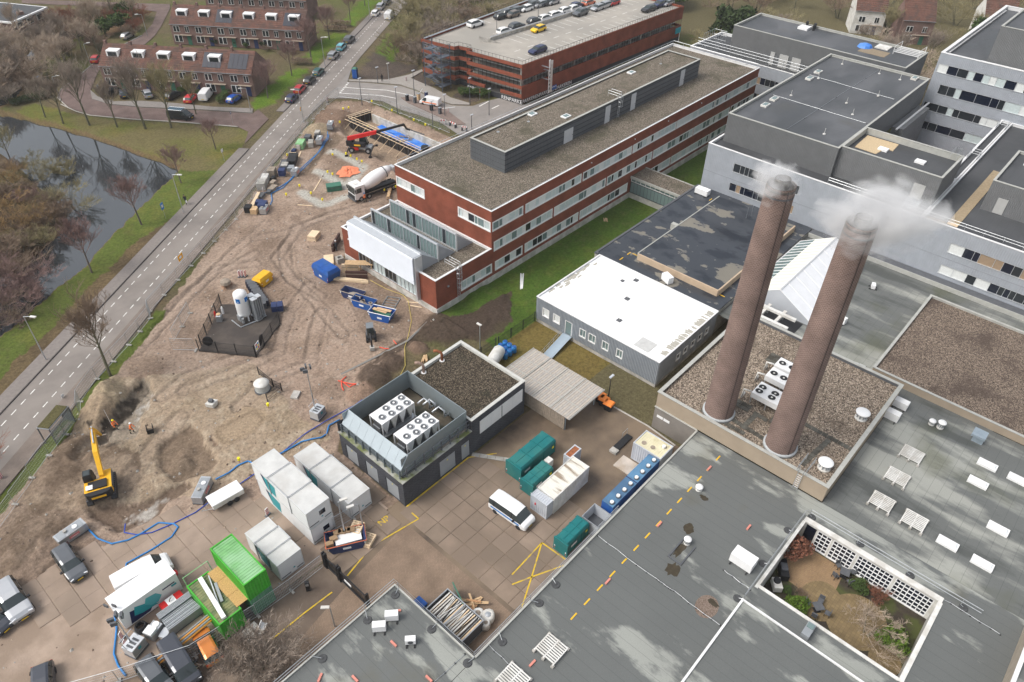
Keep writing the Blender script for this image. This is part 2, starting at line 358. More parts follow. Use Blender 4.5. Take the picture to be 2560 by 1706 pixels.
SITE=[rp(-22,-7.5),rp(0,-8.5),rp(30,-7.2),rp(60,-6.2),rp(92,-6.5),(90.15,133.22),(95.09,128.17),(95.40,117.08),(95.65,101.60),(100,90),(95,82),(54,83),(54,61),(47,60.5),(44,58),(38,58),(29,52),(29,41),(19,41.2),(-30,44),(-40,50)]
def build_ground():
 seg=lambda a,b,st:list(np.arange(a,b,st))
 xs=np.array(seg(-40,-6,1.2)+seg(-6,66,.24)+seg(66,112,.55)+seg(112,185,1.3)+[185]); ys=np.array(seg(38,46,.5)+seg(46,98,.24)+seg(98,132,.5)+seg(132,250,1.4)+[250])
 X,Y=np.meshgrid(xs,ys,indexing='ij')
 wob=lambda s,a,seed:(vnoise(X,Y,s,3,seed)-.5)*2*a
 Xw=X+wob(1.6,.5,1); Yw=Y+wob(1.6,.5,2)
 H=np.zeros(X.shape)-.10+ (vnoise(X,Y,6,4,5)-.5)*.1
 col=np.zeros(X.shape+(3,)); col[:]=(.125,.105,.06)
 n1=vnoise(X,Y,9,5,11); n2=vnoise(X,Y,2.2,4,12); n3=vnoise(X,Y,.7,3,13)
 def paint(mask,c,k=1.0):
  k=np.asarray(k)*mask; 
  for i in range(3): col[...,i]=col[...,i]*(1-k)+c[i]*k
 sm=lambda v,a,b:np.clip((v-a)/(b-a),0,1)
 paint(sm(n1,.45,.62),(.1,.115,.035),.8); paint(sm(n2,.5,.75),(.16,.12,.075),.6)
 S=(Xw-RO.x)*RD.x+(Yw-RO.y)*RD.y; Tn=(Xw-RO.x)*RN.x+(Yw-RO.y)*RN.y
 G=(.105,.14,.03)
 def grass(mask,g=G):
  paint(mask,g); paint(mask*sm(n2,.5,.7),(g[0]*1.45,g[1]*1.12,g[2]*1.25),.6); paint(mask*sm(n1,.55,.7),(g[0]*.75,g[1]*.7,g[2]*.8),.6); paint(mask*sm(n3,.6,.8),(.14,.13,.06),.35)
 verge=(Tn>3.2)&(Tn<19)&(S<66)&(S>-25); grass(verge.astype(float))
 bare=(Tn>3.0)&(Tn<3.2+2.6*sm(46-S,0,8)*(.65+.6*vnoise(X,Y,5,3,21)))&(S<48); paint(bare.astype(float),(.155,.105,.065),.85); paint(bare*sm(n2,.45,.6),(.1,.075,.045),.7)
 gl2=inpoly(Xw,Yw,[(39.47,174.47),(45.43,178.11),(47.87,169.85),(50.22,161.88),(55.18,154.07),(60.63,146.56),(66.04,139.11),(69.26,134.67),(68.46,131.08),(56.64,121.54),(51.85,126.51),(48.78,138.99),(45.69,152.77),(43.63,160.31)])
 grass(gl2.astype(float),(.125,.135,.035)); paint(gl2*sm(n1,.4,.6),(.17,.14,.075),.7)
 for k,pl in enumerate([[(76.74,141.91),(80.30,140.76),(97.97,152.27),(98.64,153.62),(94.56,155.71),(88.66,151.90),(80.39,147.54)],[(101.67,160.03),(101.02,154.30),(120.34,166.84),(118.66,169.77),(110.29,166.01)],[(125.77,175.69),(125.51,170.63),(146.66,183.97),(142.33,188.24)],[(119.43,153.32),(129.00,159.43),(124.24,149.65),(115.48,142.85),(114.72,146.85)],[(77.06,144.91),(79.70,146.49),(88.08,150.60),(80.62,140.43),(76.41,141.41),(76.25,141.58)]]):
  grass(inpoly(Xw,Yw,pl).astype(float),(.1,.17,.022))
 for pl in ([(104.10,142.04),(116.78,151.41),(115.48,142.85),(118.13,135.95),(115.88,133.10),(106.46,134.28),(101.95,139.35)],[(111.01,131.11),(116.24,132.73),(111.80,124.58),(108.56,123.26)],[(110.14,117.16),(113.42,117.40),(113.88,110.70),(110.58,111.48)],[(108.36,103.78),(114.15,104.42),(113.00,101.46),(107.87,101.11)]):
  mk=inpoly(Xw,Yw,pl).astype(float); paint(mk,(.085,.07,.06)); paint(mk*sm(n2,.5,.7),(.13,.1,.08),.7)
 reed=inpoly(Xw,Yw,[(80.36,223.56),(89.83,221.00),(84.27,210.48),(76.27,208.48),(76.46,213.21)]).astype(float); paint(reed,(.3,.2,.12))
 site=inpoly(Xw,Yw,SITE).astype(float)
 paint(site,(.36,.272,.215)); paint(site*sm(n1,.46,.6),(.37,.285,.225),.9); paint(site*sm(n2,.52,.68),(.27,.2,.155),.65); paint(site*sm(n3,.6,.75),(.42,.34,.28),.5); paint(site*sm(vnoise(X,Y,7,4,77),.55,.66),(.215,.155,.115),.6); paint(site*sm(vnoise(X,Y,3.5,4,78),.6,.68),(.16,.115,.085),.45)
 H+=site*((n2-.5)*.16+(n3-.5)*.07+.06)
 pale=inpoly(Xw,Yw,[(15.87,83.15),(22.86,77.18),(31.05,71.48),(29.30,61.77),(29.62,53.64),(16.47,56.25),(2.14,68.22),(2.32,71.49),(12.83,79.39)]).astype(float)
 paint(pale*site,(.36,.285,.205),.75); paint(pale*site*sm(n2,.5,.64),(.30,.235,.165),.7); paint(pale*site*sm(n3,.52,.7),(.43,.36,.275),.6)
 H+=pale*site*(vnoise(X,Y,2.6,4,31)-.45)*.55
 TR=[[(68.06,90.63),(60.97,94.88),(54.78,94.82),(49.43,91.93),(45.56,85.18),(44.37,76.59),(42.37,68.03)],[(70.66,92.26),(59.10,94.78),(52.53,95.23),(47.82,97.32)],[(54.93,95.64),(46.96,90.07),(45.07,83.65),(45.59,77.20)],[(45.35,93.53),(36.46,92.74),(27.00,87.78),(21.59,84.67)],[(51.65,100.07),(44.60,97.01),(34.24,91.91),(23.62,85.76)],[(43.84,91.20),(39.07,94.11),(29.86,90.10)],[(46.12,80.54),(40.14,77.39),(34.20,71.26),(27.54,72.19),(22.27,73.45)],[(43.26,74.07),(35.83,66.38),(30.25,67.81),(25.27,66.08)],[(19.45,69.65),(13.94,66.84),(10.46,64.89)],[(31.76,73.85),(23.48,75.62),(19.97,74.50)]]
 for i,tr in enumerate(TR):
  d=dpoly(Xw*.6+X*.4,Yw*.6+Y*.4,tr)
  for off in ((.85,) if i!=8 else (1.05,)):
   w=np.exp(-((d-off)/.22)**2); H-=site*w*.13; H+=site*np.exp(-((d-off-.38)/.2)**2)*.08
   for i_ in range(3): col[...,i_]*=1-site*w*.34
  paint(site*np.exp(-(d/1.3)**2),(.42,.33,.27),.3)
 for (x,y),r,h,c in [((*(78.83,123.33),),3.2,1.3,(.36,.29,.2)),((*(84.88,126.29),),4.6,1.0,(.22,.15,.11)),((*(61.49,59.60),),3.4,.8,(.055,.042,.034)),((*(60.75,55.91),),3,.4,(.06,.045,.036)),((*(52.93,58.86),),4.2,.7,(.075,.055,.042)),((*(56.18,56.81),),3.6,.5,(.07,.05,.04)),((*(47.31,58.59),),1.6,.8,(.19,.13,.1)),((*(39.86,58.15),),2.6,.9,(.085,.062,.048)),((*(43.04,58.69),),2.0,.5,(.09,.065,.05)),((*(36.54,57.07),),2.1,.7,(.29,.2,.15)),((*(15.80,80.64),),2.4,1.0,(.38,.31,.22)),((*(14.58,78.60),),3.0,1.3,(.37,.3,.21)),((*(12.72,76.85),),2.6,1.0,(.35,.27,.19)),((*(8.92,73.42),),2.8,.8,(.24,.18,.13)),((*(5.60,71.22),),3.2,.8,(.29,.22,.165)),((*(15.70,63.08),),1.5,.7,(.4,.33,.25)),((*(17.43,64.29),),1.2,.5,(.36,.28,.21)),((*(-0.01,64.08),),5,1.0,(.26,.195,.15)),((*(37.55,89.20),),1.0,.8,(.26,.15,.09)),((*(76.40,117.21),),2.5,.5,(.2,.15,.11)),((*(71.33,71.69),),.1,.1,(.2,.15,.11))]:
  d=np.hypot(X-x+wob(1.4,.5,int(x*7)%90),Y-y+wob(1.4,.5,int(y*7)%90))/r
  g=np.clip(1-d*d,0,1); H+=g**1.3*h*(.75+.5*n3); paint(np.clip(g*2.2,0,1),c,.9)
 dk=inpoly(Xw,Yw,[(52.57,60.64),(57.75,58.35),(65.50,58.08),(59.83,52.93),(54.41,53.02),(48.40,59.40),(44.95,59.81),(38.62,60.96),(46.42,61.51)]).astype(float)
 paint(dk,(.075,.055,.043),.8); H+=dk*(n2-.4)*.5
 soft=np.zeros(X.shape)
 PITS=[([(19.86,80.07),(19.34,76.01),(16.91,73.95),(14.61,70.73),(12.18,72.35),(10.17,72.08),(8.08,71.50),(7.63,72.68),(11.87,74.43),(15.31,76.74)],.95,(.31,.27,.22)),([(16.58,67.63),(19.77,67.74),(19.08,60.62),(17.42,60.09),(14.06,61.02),(14.21,65.62)],.6,(.2,.15,.11)),
          ([(10.39,61.10),(15.09,60.57),(15.03,59.10),(11.81,59.16),(9.42,58.52),(7.11,59.24),(5.97,62.85),(6.32,64.90)],.7,(.17,.125,.095)),([(20.51,64.66),(20.19,61.32),(20.04,62.45),(19.97,63.26)],.5,(.22,.16,.12)),
          ([(92.71,123.08),(92.73,98.60),(87.35,99.06),(81.50,95.72),(80.34,101.09),(80.13,106.53),(81.80,116.61),(83.14,121.13),(87.24,123.86)],1.5,(.34,.26,.19)),([(81.42,120.67),(80.89,116.83),(74.23,113.98),(66.50,109.22),(65.41,110.35),(72.93,115.32)],.5,(.2,.15,.11))]
 for pl,dep,c in PITS:
  mk=inpoly(Xw,Yw,pl).astype(float); paint(mk,c,.9); paint(mk*sm(n3,.5,.7),(c[0]*1.2,c[1]*1.2,c[2]*1.2),.6)
  soft-=mk*dep
 for _ in range(2): soft=(soft+np.roll(soft,1,0)+np.roll(soft,-1,0)+np.roll(soft,1,1)+np.roll(soft,-1,1))/5
 H+=soft
 for pl in ([(19.77,79.88),(19.18,77.60),(15.41,75.02),(12.96,74.02),(11.91,73.14),(11.46,74.11),(15.31,76.74)],[(10.60,73.31),(10.49,71.97),(8.08,71.50),(8.25,72.72)],[(15.16,81.89),(16.34,81.78),(17.07,80.42),(15.62,80.83)],[(11.47,76.37),(12.25,75.54),(11.50,75.58)]):
  mk=inpoly(Xw,Yw,pl).astype(float); paint(mk*(.4+.6*sm(n3,.3,.6)),(.04,.032,.026),.95)
 for pl in ([(18.99,76.95),(19.24,75.27),(15.78,73.05),(14.81,74.61)],[(10.77,60.90),(13.46,59.92),(11.45,58.93),(9.55,58.78),(7.40,59.12),(7.17,60.55),(8.73,60.67)]):
  mk=inpoly(Xw,Yw,pl).astype(float); paint(mk*sm(n3,.42,.62),(.5,.48,.45),.8)
 mud=inpoly(Xw,Yw,[(47.46,73.33),(52.69,73.60),(52.88,62.08),(47.60,61.12),(44.38,65.89)]).astype(float); paint(mud,(.235,.175,.135),.6)
 patio=dpoly(X,Y,[(21.75,64.60),(26.02,64.20),(25.92,62.19),(23.83,60.35),(20.72,62.20),(20.94,63.95),(21.75,64.60)])
 ins=inpoly(X,Y,[(21.14,65.00),(25.82,65.76),(27.00,63.15),(26.17,61.67),(23.59,61.11),(20.80,61.64),(20.22,62.99)]).astype(float)
 H=H*(1-ins)+ins*(.02+.02*np.sin(patio*9)); paint(ins,(.37,.285,.2),.9); paint(ins*np.exp(-(patio/.3)**2)+.0,(.2,.15,.105),.6)
 wk=inpoly(Xw,Yw,[(7.26,75.20),(11.48,73.59),(12.46,70.82),(13.53,67.29),(10.55,62.62),(5.97,64.09),(-3.55,61.33),(-1.19,67.82),(3.30,72.59)]).astype(float); paint(wk*site,(.24,.185,.14),.6); paint(wk*site*sm(n2,.5,.62),(.15,.11,.08),.7); H+=wk*site*(vnoise(X,Y,1.6,3,41)-.5)*.35
 gs=((Tn<-6.5)&(Tn>-8.2)&(S<22)&(S>-14)).astype(float); grass(gs); 
 conc=np.exp(-(np.minimum(dpoly(Xw,Yw,[(75.24,113.95),(75.39,109.46),(75.41,104.30),(68.65,100.57)]),np.minimum(dpoly(Xw,Yw,[(61.65,104.44),(61.38,98.14),(66.44,97.76)]),dpoly(Xw,Yw,[(68.41,109.20),(68.40,100.26)])))/.95)**4); paint(conc,(.46,.455,.42),.95)
 leaf=inpoly(Xw,Yw,[(56.24,32.95),(56.13,26.99),(57,30)]).astype(float)
 lawn=((Xw>54.5)&(Yw<62)&(Yw>50)&(X>54)).astype(float); lawn*=1-dk; grass(lawn,(.07,.125,.02))
 lawn2=(((Xw>49)&(Xw<64)&(Y>27)&(Y<51)&(X>45))).astype(float); grass(lawn2,(.15,.125,.035)); paint(lawn2,(.19,.14,.05),.6); paint(lawn2*sm(n2,.5,.7),(.12,.12,.03),.5)
 isl_=inpoly(Xw,Yw,[(-40,96),(-16,104),(14.51,115.93),(19.08,116.02),(20.89,116.23),(25.45,119.88),(28.72,121.17),(31.22,131.25),(30.89,137.07),(31.49,147.54),(31.76,155.31),(30.73,163.70),(-40,170)]).astype(float); paint(isl_,(.12,.085,.057),.9); paint(isl_*sm(n2,.45,.6),(.075,.055,.038),.8); paint(isl_*sm(n1,.55,.65),(.13,.12,.05),.5)
 wet=np.zeros(X.shape)
 for pl in (CANAL,CANAL2): wet+=inpoly(Xw,Yw,pl)
 bank=np.clip(wet,0,1)
 for _ in range(2): bank=(bank+np.roll(bank,1,0)+np.roll(bank,-1,0)+np.roll(bank,1,1)+np.roll(bank,-1,1))/5
 H-=bank*1.7; paint(((bank>.02)&(bank<.6)).astype(float),(.15,.1,.06),.75)
 paint((bank>.6).astype(float),(.03,.03,.025))
 low=((Tn<1.4)&(Tn>-6.2)&(S>-40)&(S<200))|((Tn<3.35)&(Tn>1)&(S<90))
 low|=inpoly(X,Y,SIDE)|inpoly(X,Y,RES)
 H=np.where(low&(bank<.05),np.minimum(H,-.06),H)
 H=np.where((X>54)&(Y<62.0)&(X<144)&(Y>38),np.minimum(H,.35),H)
 bld=((X>54.6)&(X<142.6)&(Y>62.4)&(Y<81.9))|((X>29.4)&(X<47.6)&(Y>41)&(Y<50.5))
 H=np.where(bld,-.3,H)
 slabz=((X>-12)&(X<29)&(Y>41.5)&(Y<60.5))
 H=np.where(slabz&(inpoly(X,Y,LEFTPAVE)),np.minimum(H,-.03),H)
 edge=(X<=-39)|(X>=184.5)|(Y<=38.2)|(Y>=249.5); H=np.where(edge,-.05,H)
 nx,ny=X.shape; idx=np.arange(nx*ny).reshape(nx,ny)
 q=np.stack([idx[:-1,:-1],idx[1:,:-1],idx[1:,1:],idx[:-1,1:]],-1).reshape(-1,4)
 me=bpy.data.meshes.new('ground'); me.vertices.add(nx*ny); me.vertices.foreach_set('co',np.stack([X,Y,H],-1).astype('f').ravel())
 me.loops.add(q.size); me.loops.foreach_set('vertex_index',q.ravel().astype('i')); me.polygons.add(len(q)); me.polygons.foreach_set('loop_start',np.arange(0,q.size,4,dtype='i')); me.polygons.foreach_set('loop_total',np.full(len(q),4,'i'))
 me.polygons.foreach_set('use_smooth',np.ones(len(q),bool)); me.update(calc_edges=True)
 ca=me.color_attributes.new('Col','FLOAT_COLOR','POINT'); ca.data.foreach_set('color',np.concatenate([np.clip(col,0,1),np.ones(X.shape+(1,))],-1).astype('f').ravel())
 bm=bmesh.new(); bm.from_mesh(me)
 for a,b,c,d in ((-1500,-40,-1500,2500),(185,2500,-1500,2500),(-40,185,-1500,38),(-40,185,250,2500)):
  bm.faces.new([bm.verts.new((x,y,-.05)) for x,y in ((a,c),(b,c),(b,d),(a,d))])
 lay=bm.verts.layers.float_color['Col']
 bm.verts.ensure_lookup_table()
 for v in bm.verts[nx*ny:]: v[lay]=(.125,.11,.06,1)
 bm.to_mesh(me); bm.free()
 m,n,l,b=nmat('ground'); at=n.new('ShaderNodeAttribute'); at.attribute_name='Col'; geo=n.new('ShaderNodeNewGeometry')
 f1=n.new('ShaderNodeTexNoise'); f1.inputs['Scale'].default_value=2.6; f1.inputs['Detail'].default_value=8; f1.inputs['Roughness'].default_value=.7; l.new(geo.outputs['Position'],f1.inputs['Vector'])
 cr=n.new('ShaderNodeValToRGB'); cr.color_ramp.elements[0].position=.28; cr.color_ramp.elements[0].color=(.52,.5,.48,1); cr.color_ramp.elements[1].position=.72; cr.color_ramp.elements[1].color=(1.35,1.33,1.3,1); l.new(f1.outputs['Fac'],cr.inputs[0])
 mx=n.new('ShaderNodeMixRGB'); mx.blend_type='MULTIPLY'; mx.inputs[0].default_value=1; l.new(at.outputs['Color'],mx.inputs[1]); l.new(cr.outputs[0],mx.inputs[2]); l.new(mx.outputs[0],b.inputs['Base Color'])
 b.inputs['Roughness'].default_value=.92; b.inputs['Specular IOR Level'].default_value=.12
 f2=n.new('ShaderNodeTexNoise'); f2.inputs['Scale'].default_value=5; f2.inputs['Detail'].default_value=8; f2.inputs['Roughness'].default_value=.75; l.new(geo.outputs['Position'],f2.inputs['Vector'])
 bp=n.new('ShaderNodeBump'); bp.inputs['Strength'].default_value=.9; bp.inputs['Distance'].default_value=.18; l.new(f2.outputs['Fac'],bp.inputs['Height']); l.new(bp.outputs[0],b.inputs['Normal'])
 me.materials.append(m)
 o=bpy.data.objects.new('ground',me); C.objects.link(o); o['kind']='structure'
 return xs,ys,H
SIDE=[rp(118,-4.6),rp(108,-4.6),rp(99,-5),(90.25,135.28),(94.39,131.05),(97.73,125.48),(97.43,119.06),(98.27,114.14),(98.81,108.07),(97.27,101.38),(100.88,100.63),(107.87,101.11),(117,84),(150,84),(150,101),(118,101.6),(117.02,108.37),(113.12,109.31),(109.59,109.51),(106.68,112.92),(106.34,116.67),(106.76,124.19),(106.34,129.21),(102.56,135.40),(99.45,139.78)]
RES=[rp(74,3.2),(69.01,132.71),(68.77,136.29),(61.22,147.64),(55.68,155.10),(50.86,162.79),(49.41,170.30),(50.08,176.75),(52.64,181.17),(57.75,185.22),(63.81,190.92),(72.90,197.83),(82.11,202.64),(88.81,209.84),(94.79,218.89),(92.21,225.74),(85.67,235.12),(71.98,253.07),(73.23,256.34),(89.72,237.06),(100.92,223.01),(98.85,219.17),(89.53,206.51),(84.45,200.29),(79.49,195.77),(65.94,188.76),(62.98,185.72),(56.82,176.01),(54.90,170.97),(56.06,165.56),(60.01,159.03),(68.65,147.74),(74.52,139.71),(76.57,140.84),rp(86,3.2)]
LEFTPAVE=[(-12,44),(29,41.2),(29,43),(29.19,51.66),(24.70,54.11),(21.54,56.81),(16.07,57.77),(11.70,58.04),(9.69,58.83),(5.96,58.00),(3.28,60.53),(0.88,60.37),(-0.76,59.85),(-3.82,60.60),(-8,63)]
GX,GY,GH=build_ground()
def gz(x,y):
 i=min(max(np.searchsorted(GX,x)-1,0),len(GX)-2); j=min(max(np.searchsorted(GY,y)-1,0),len(GY)-2)
 return float(max(GH[i,j],GH[i+1,j],GH[i,j+1],GH[i+1,j+1])) if -40<x<185 and 38<y<250 else -.05
def gzm(x,y):
 i=min(max(np.searchsorted(GX,x)-1,0),len(GX)-2); j=min(max(np.searchsorted(GY,y)-1,0),len(GY)-2)
 return float(GH[i,j]) if -40<x<185 and 38<y<250 else -.05
def clods(name,n,seed,pl,cols,r0,r1,label):
 rg=np.random.RandomState(seed); mb=[MB() for _ in cols]; xs=[p[0] for p in pl]; ys=[p[1] for p in pl]; P=np.stack([rg.uniform(min(xs),max(xs),n*3),rg.uniform(min(ys),max(ys),n*3)],1); P=P[inpoly(P[:,0],P[:,1],pl)][:n]
 for x,y in P:
  r=r0+(r1-r0)*rg.rand()**4; z=gzm(x,y)+.02; a=rg.rand()*6; q=[(x+r*math.cos(a+k*1.57)*rg.uniform(.6,1.2),y+r*math.sin(a+k*1.57)*rg.uniform(.6,1.2),z) for k in range(4)]+[(x,y,z+r*rg.uniform(.5,.9)),(x,y,z-r*.4)]
  mb[rg.randint(len(cols))].add(q,[(0,1,4),(1,2,4),(2,3,4),(3,0,4)])
 for m_,c in zip(mb,cols): tag(m_.build(name,c),label,'debris',kind='stuff')
clods('soil_clod',4200,5,SITE,[pm('clod_dark',(.17,.125,.095),.95,.2,3),pm('clod_sand',(.36,.28,.21),.95,.2,3),pm('stone_grey',(.36,.34,.31),.9,.2,3)],.04,.26,'loose clods and stones scattered over the site')
def water_mat():
 m,n,l,b=nmat('canal_water'); b.inputs['Base Color'].default_value=(.03,.034,.038,1); b.inputs['Roughness'].default_value=.03; b.inputs['Specular IOR Level'].default_value=.9; b.inputs['IOR'].default_value=1.6
 geo=n.new('ShaderNodeNewGeometry'); nz=n.new('ShaderNodeTexNoise'); nz.inputs['Scale'].default_value=1.2; l.new(geo.outputs['Position'],nz.inputs['Vector'])
 bp=n.new('ShaderNodeBump'); bp.inputs['Strength'].default_value=.05; bp.inputs['Distance'].default_value=.03; l.new(nz.outputs['Fac'],bp.inputs['Height']); l.new(bp.outputs[0],b.inputs['Normal']); return m
M['water']=water_mat()
def grow(pl,k=1.06):
 cx=sum(p[0] for p in pl)/len(pl); cy=sum(p[1] for p in pl)/len(pl); return [(cx+(p[0]-cx)*k,cy+(p[1]-cy)*k) for p in pl]
struct('canal',MB().sheet([(-40,80),(24,98),(66,140),(75,260),(20,260),(-40,200)],-.8),M['water'])
M['asphalt']=pm('asphalt',(.215,.19,.172),.8,.14,.35,col2=(.25,.222,.2),bump=.2,bscale=20,stretch=None)
M['cycle']=pm('paved_strip',(.21,.185,.17),.85,.12,2.5)
M['klinker']=masonry('brick_paving',(.2,.14,.125),(.165,.12,.11),(.13,.1,.09),.21,.105,axis='flat')
M['kerb']=pm('kerb_stone',(.36,.34,.31),.85,.15,2)
M['marking']=pm('road_paint',(.78,.77,.74),.6,.08,5,col2=(.6,.58,.55))
struct('road',MB().sheet([rp(-45,1.28),rp(-45,-4.3),rp(88,-4.4),rp(100,-5.2),rp(112,-4.9),rp(125,-4.6),rp(260,-4.6),rp(260,1.28)],.02),M['asphalt'])
mb=MB(); mb.prism([rp(-45,1.42),rp(-45,3.38),rp(72,3.38),rp(72,1.42)],-.2,.1); struct('pavement_verge_side',mb,M['cycle'])
mb=MB(); mb.prism([rp(90,1.42),rp(90,3.1),rp(250,3.1),rp(250,1.42)],-.2,.1); struct('pavement_terrace_side',mb,M['cycle'])
mb=MB()
for a,b in ((-45,72),(90,250)): mb.prism([rp(a,1.28),rp(a,1.42),rp(b,1.42),rp(b,1.28)],-.2,.14)
struct('kerb',mb,pm('dark_kerb',(.09,.08,.075),.9,.2,2))
mb=MB(); mb.prism([rp(-45,-4.3),rp(-45,-6.6),rp(8,-6.4),rp(30,-5.9),rp(60,-5.6),rp(86,-5.6),rp(86,-4.45)],-.25,.05); struct('pavement_site_side',mb,masonry('site_side_paving',(.25,.205,.175),(.22,.18,.155),(.18,.15,.13),.21,.105,axis='flat'))
mb=MB()
for k in range(-8,92):
 for t in (0,-2.86):
  s=k*1.785+.25
  if 86<s<93 and t<-1: continue
  mb.sheet([rp(s,t-.06),rp(s+.92,t-.06),rp(s+.92,t+.06),rp(s,t+.06)],.026)
struct('road_marking',mb,M['marking'])
struct('garage_access_road',MB().sheet(SIDE,.012),pm('worn_asphalt',(.235,.215,.2),.85,.12,.5,col2=(.28,.255,.235)))
mb=MB()
for a,b,w in [((96.61,137.73),(102.42,129.53),.12),((102.42,129.53),(104.41,123.01),.12),((93.89,135.79),(99.45,128.25),.12),((99.45,128.25),(100.88,124.42),.12),((110.45,108.38),(114.01,108.83),.15),((111.41,105.56),(113.76,105.67),.15)]:
 d=Vector((b[0]-a[0],b[1]-a[1])).normalized(); n_=Vector((-d.y,d.x))*w; mb.sheet([(a[0]+n_.x,a[1]+n_.y),(a[0]-n_.x,a[1]-n_.y),(b[0]-n_.x,b[1]-n_.y),(b[0]+n_.x,b[1]+n_.y)],.018)
for i in range(7):
 a=lerp((99.00,139.01),(94.42,135.88),i/6); mb.obox((a[0],a[1],.016),(.45,.45,.004),.6)
struct('access_road_marking',mb,M['marking'])
isl=[(101.74,123.97),(103.45,122.67),(104.63,114.18),(101.77,103.87),(100.41,104.88),(100.64,113.32),(100.90,120.52)]
struct('traffic_island',MB().prism(isl,-.1,.13),pm('island_paving',(.2,.15,.13),.85,.15,2))
foot=[(99.92,139.98),(102.89,135.81),(106.46,134.28),(112.02,133.01),(116.55,133.44),(115.77,132.21),(111.01,131.11),(110.91,123.63),(110.91,117.27),(109.50,113.44),(110.15,111.06),(109.39,110.31),(107.01,113.26),(106.68,117.02),(107.11,124.56),(106.68,129.61),(102.85,135.76)]
struct('footpath',MB().prism([(100.34,140.51),(106.46,134.28),(112.02,133.01),(116.55,133.44),(116.10,132.38),(111.01,131.11),(110.59,122.57),(109.44,116.11),(110.15,111.06),(109.52,110.43),(107.09,113.34),(106.76,117.11),(107.19,124.66),(106.77,129.71),(102.94,135.86),(99.92,139.98)],-.2,.09),pm('footpath_slabs',(.3,.275,.25),.85,.12,2))
struct('residential_street',MB().sheet(RES,.014),M['klinker'])
fw_=[(56.82,176.01),(54.90,170.97),(56.11,165.68),(60.15,159.30),(68.89,148.15),(74.67,139.95),(75.93,141.91),(70.49,148.71),(65.93,156.30),(61.68,162.33),(57.53,166.16),(56.33,171.23)]
struct('pavement_house_side',MB().prism(fw_,-.2,.1),pm('grey_slabs',(.22,.2,.185),.85,.12,2))
mb=MB(); mb.tube([(p[0],p[1],.05) for p in [(49.41,170.30),(50.08,176.75),(52.64,181.17),(57.75,185.22),(63.81,190.92),(72.90,197.83),(82.11,202.64)]],.13,4); struct('street_kerb',mb,M['kerb'])
mb=MB(); mb.tube([(p[0],p[1],.05) for p in [(49.07,172.71),(49.69,166.77),(50.81,162.68),(55.63,154.99),(61.16,147.54),(68.75,136.25)]],.12,4); struct('street_kerb',mb,M['kerb'])
struct('yard',MB().sheet([(19,32.3),(19,41.2),(29,41.2),(29,40),(47.9,40),(56,40),(56.3,33),(56.4,28),(56,22),(-20,22),(-20,32.3)],0.0),bitumen('yard_asphalt',(.22,.165,.115),(.115,.085,.062),(1,1,1),.5,.35,None,.16,(.07,.055,.045),.1))
struct('parking_ground',MB().sheet([(-20,32.3),(19,32.3),(19,41.0),(-20,44.5)],-.012),pm('parking_dirt',(.17,.13,.1),.9,.2,.6,col2=(.12,.09,.07),bump=.3,bscale=6))
struct('yard_brick_paving',MB().sheet([(2,32.2),(2,36.2),(12,36.0),(19.2,37.4),(27.6,38.6),(27.6,29.5),(27.6,22.2),(21.1,22.2),(21.1,32.3)],.006),masonry('yard_klinkers',(.30,.215,.155),(.255,.185,.135),(.16,.12,.09),.21,.105,axis='flat'))
yp=MB().sheet([(27.7,22.2),(27.7,41),(21,44),(-12,50),(-12,44),(19,41.3),(27.6,38.7)],-.02).build('slab_paving',pm('slab_bed',(.2,.15,.112),.95,.2,2)); yp['kind']='structure'
struct('site_dirt',MB().sheet([(-14,46),(-3,45.2),(11,41.5),(19,41.3),(27.6,41.4),(27.6,48),(10,57),(-14,66)],-.012),pm('dirt_over_slabs',(.345,.265,.208),.92,.16,.7,col2=(.255,.192,.145),bump=.5,bscale=5))
slabm=[pm('concrete_slab_%s'%k,c,.8,.13,.5,col2=[x*.82 for x in c],bump=.15,bscale=12) for k,c in (('a',(.235,.178,.135)),('b',(.215,.165,.125)),('c',(.255,.195,.15)),('d',(.30,.23,.178)),('e',(.285,.22,.17)),('f',(.315,.242,.19)))]
sm_=MB(); b_=.035; L_=.935
sm_.loft([[(-L_,-L_,0),(L_,-L_,0),(L_,L_,0),(-L_,L_,0)],[(-L_,-L_,.1),(L_,-L_,.1),(L_,L_,.1),(-L_,L_,.1)],[(-L_+b_,-L_+b_,.118),(L_-b_,-L_+b_,.118),(L_-b_,L_-b_,.118),(-L_+b_,L_-b_,.118)]])
SLAB=[sm_.mesh('slab',m) for m in slabm]; P_=1.93
def slab(x,y,z,o=0): put('slab',SLAB[RND.randrange(3)+o],yp,(x,y,z-.1+RND.uniform(-.006,.006)),RND.uniform(-.006,.006))
YARD=[(28.0,40.2),(38.8,40.2),(38.8,38.2),(41,35.5),(41.5,31),(41,22.6),(28.0,22.6)]
def inp(x,y,pl): return bool(inpoly(np.array([x]),np.array([y]),pl)[0])
for i in range(8):
 for j in range(10):
  x=28.02+P_*(i+.5); y=38.15-P_*(j-.5)
  if inp(x,y,YARD) and y>22.8: slab(x,y,.012)
for i in range(-5,13):
 for j in range(0,8):
  x=-.8+P_*(i+.5)*(1.0); y=58.1-1.87*(j-.5)
  if inp(x,y,LEFTPAVE) and y>45.2 and y+.62*x>53.3 and y+.62*x<63.6+(i>3)*1.2: slab(x,y,.03,3)
for x,y in ((20.5,39.6),(22.4,39.6),(24.3,39.7),(26.3,39.8),(20.6,41.6),(22.5,41.6),(24.4,41.7),(26.4,41.8),(27.6,43.7),(27.7,45.6)): slab(x,y,.03)
mb=MB(); ym=pm('worn_yellow_paint',(.62,.42,.03),.7,.12,4,col2=(.36,.27,.1),c2thr=(.5,.62))
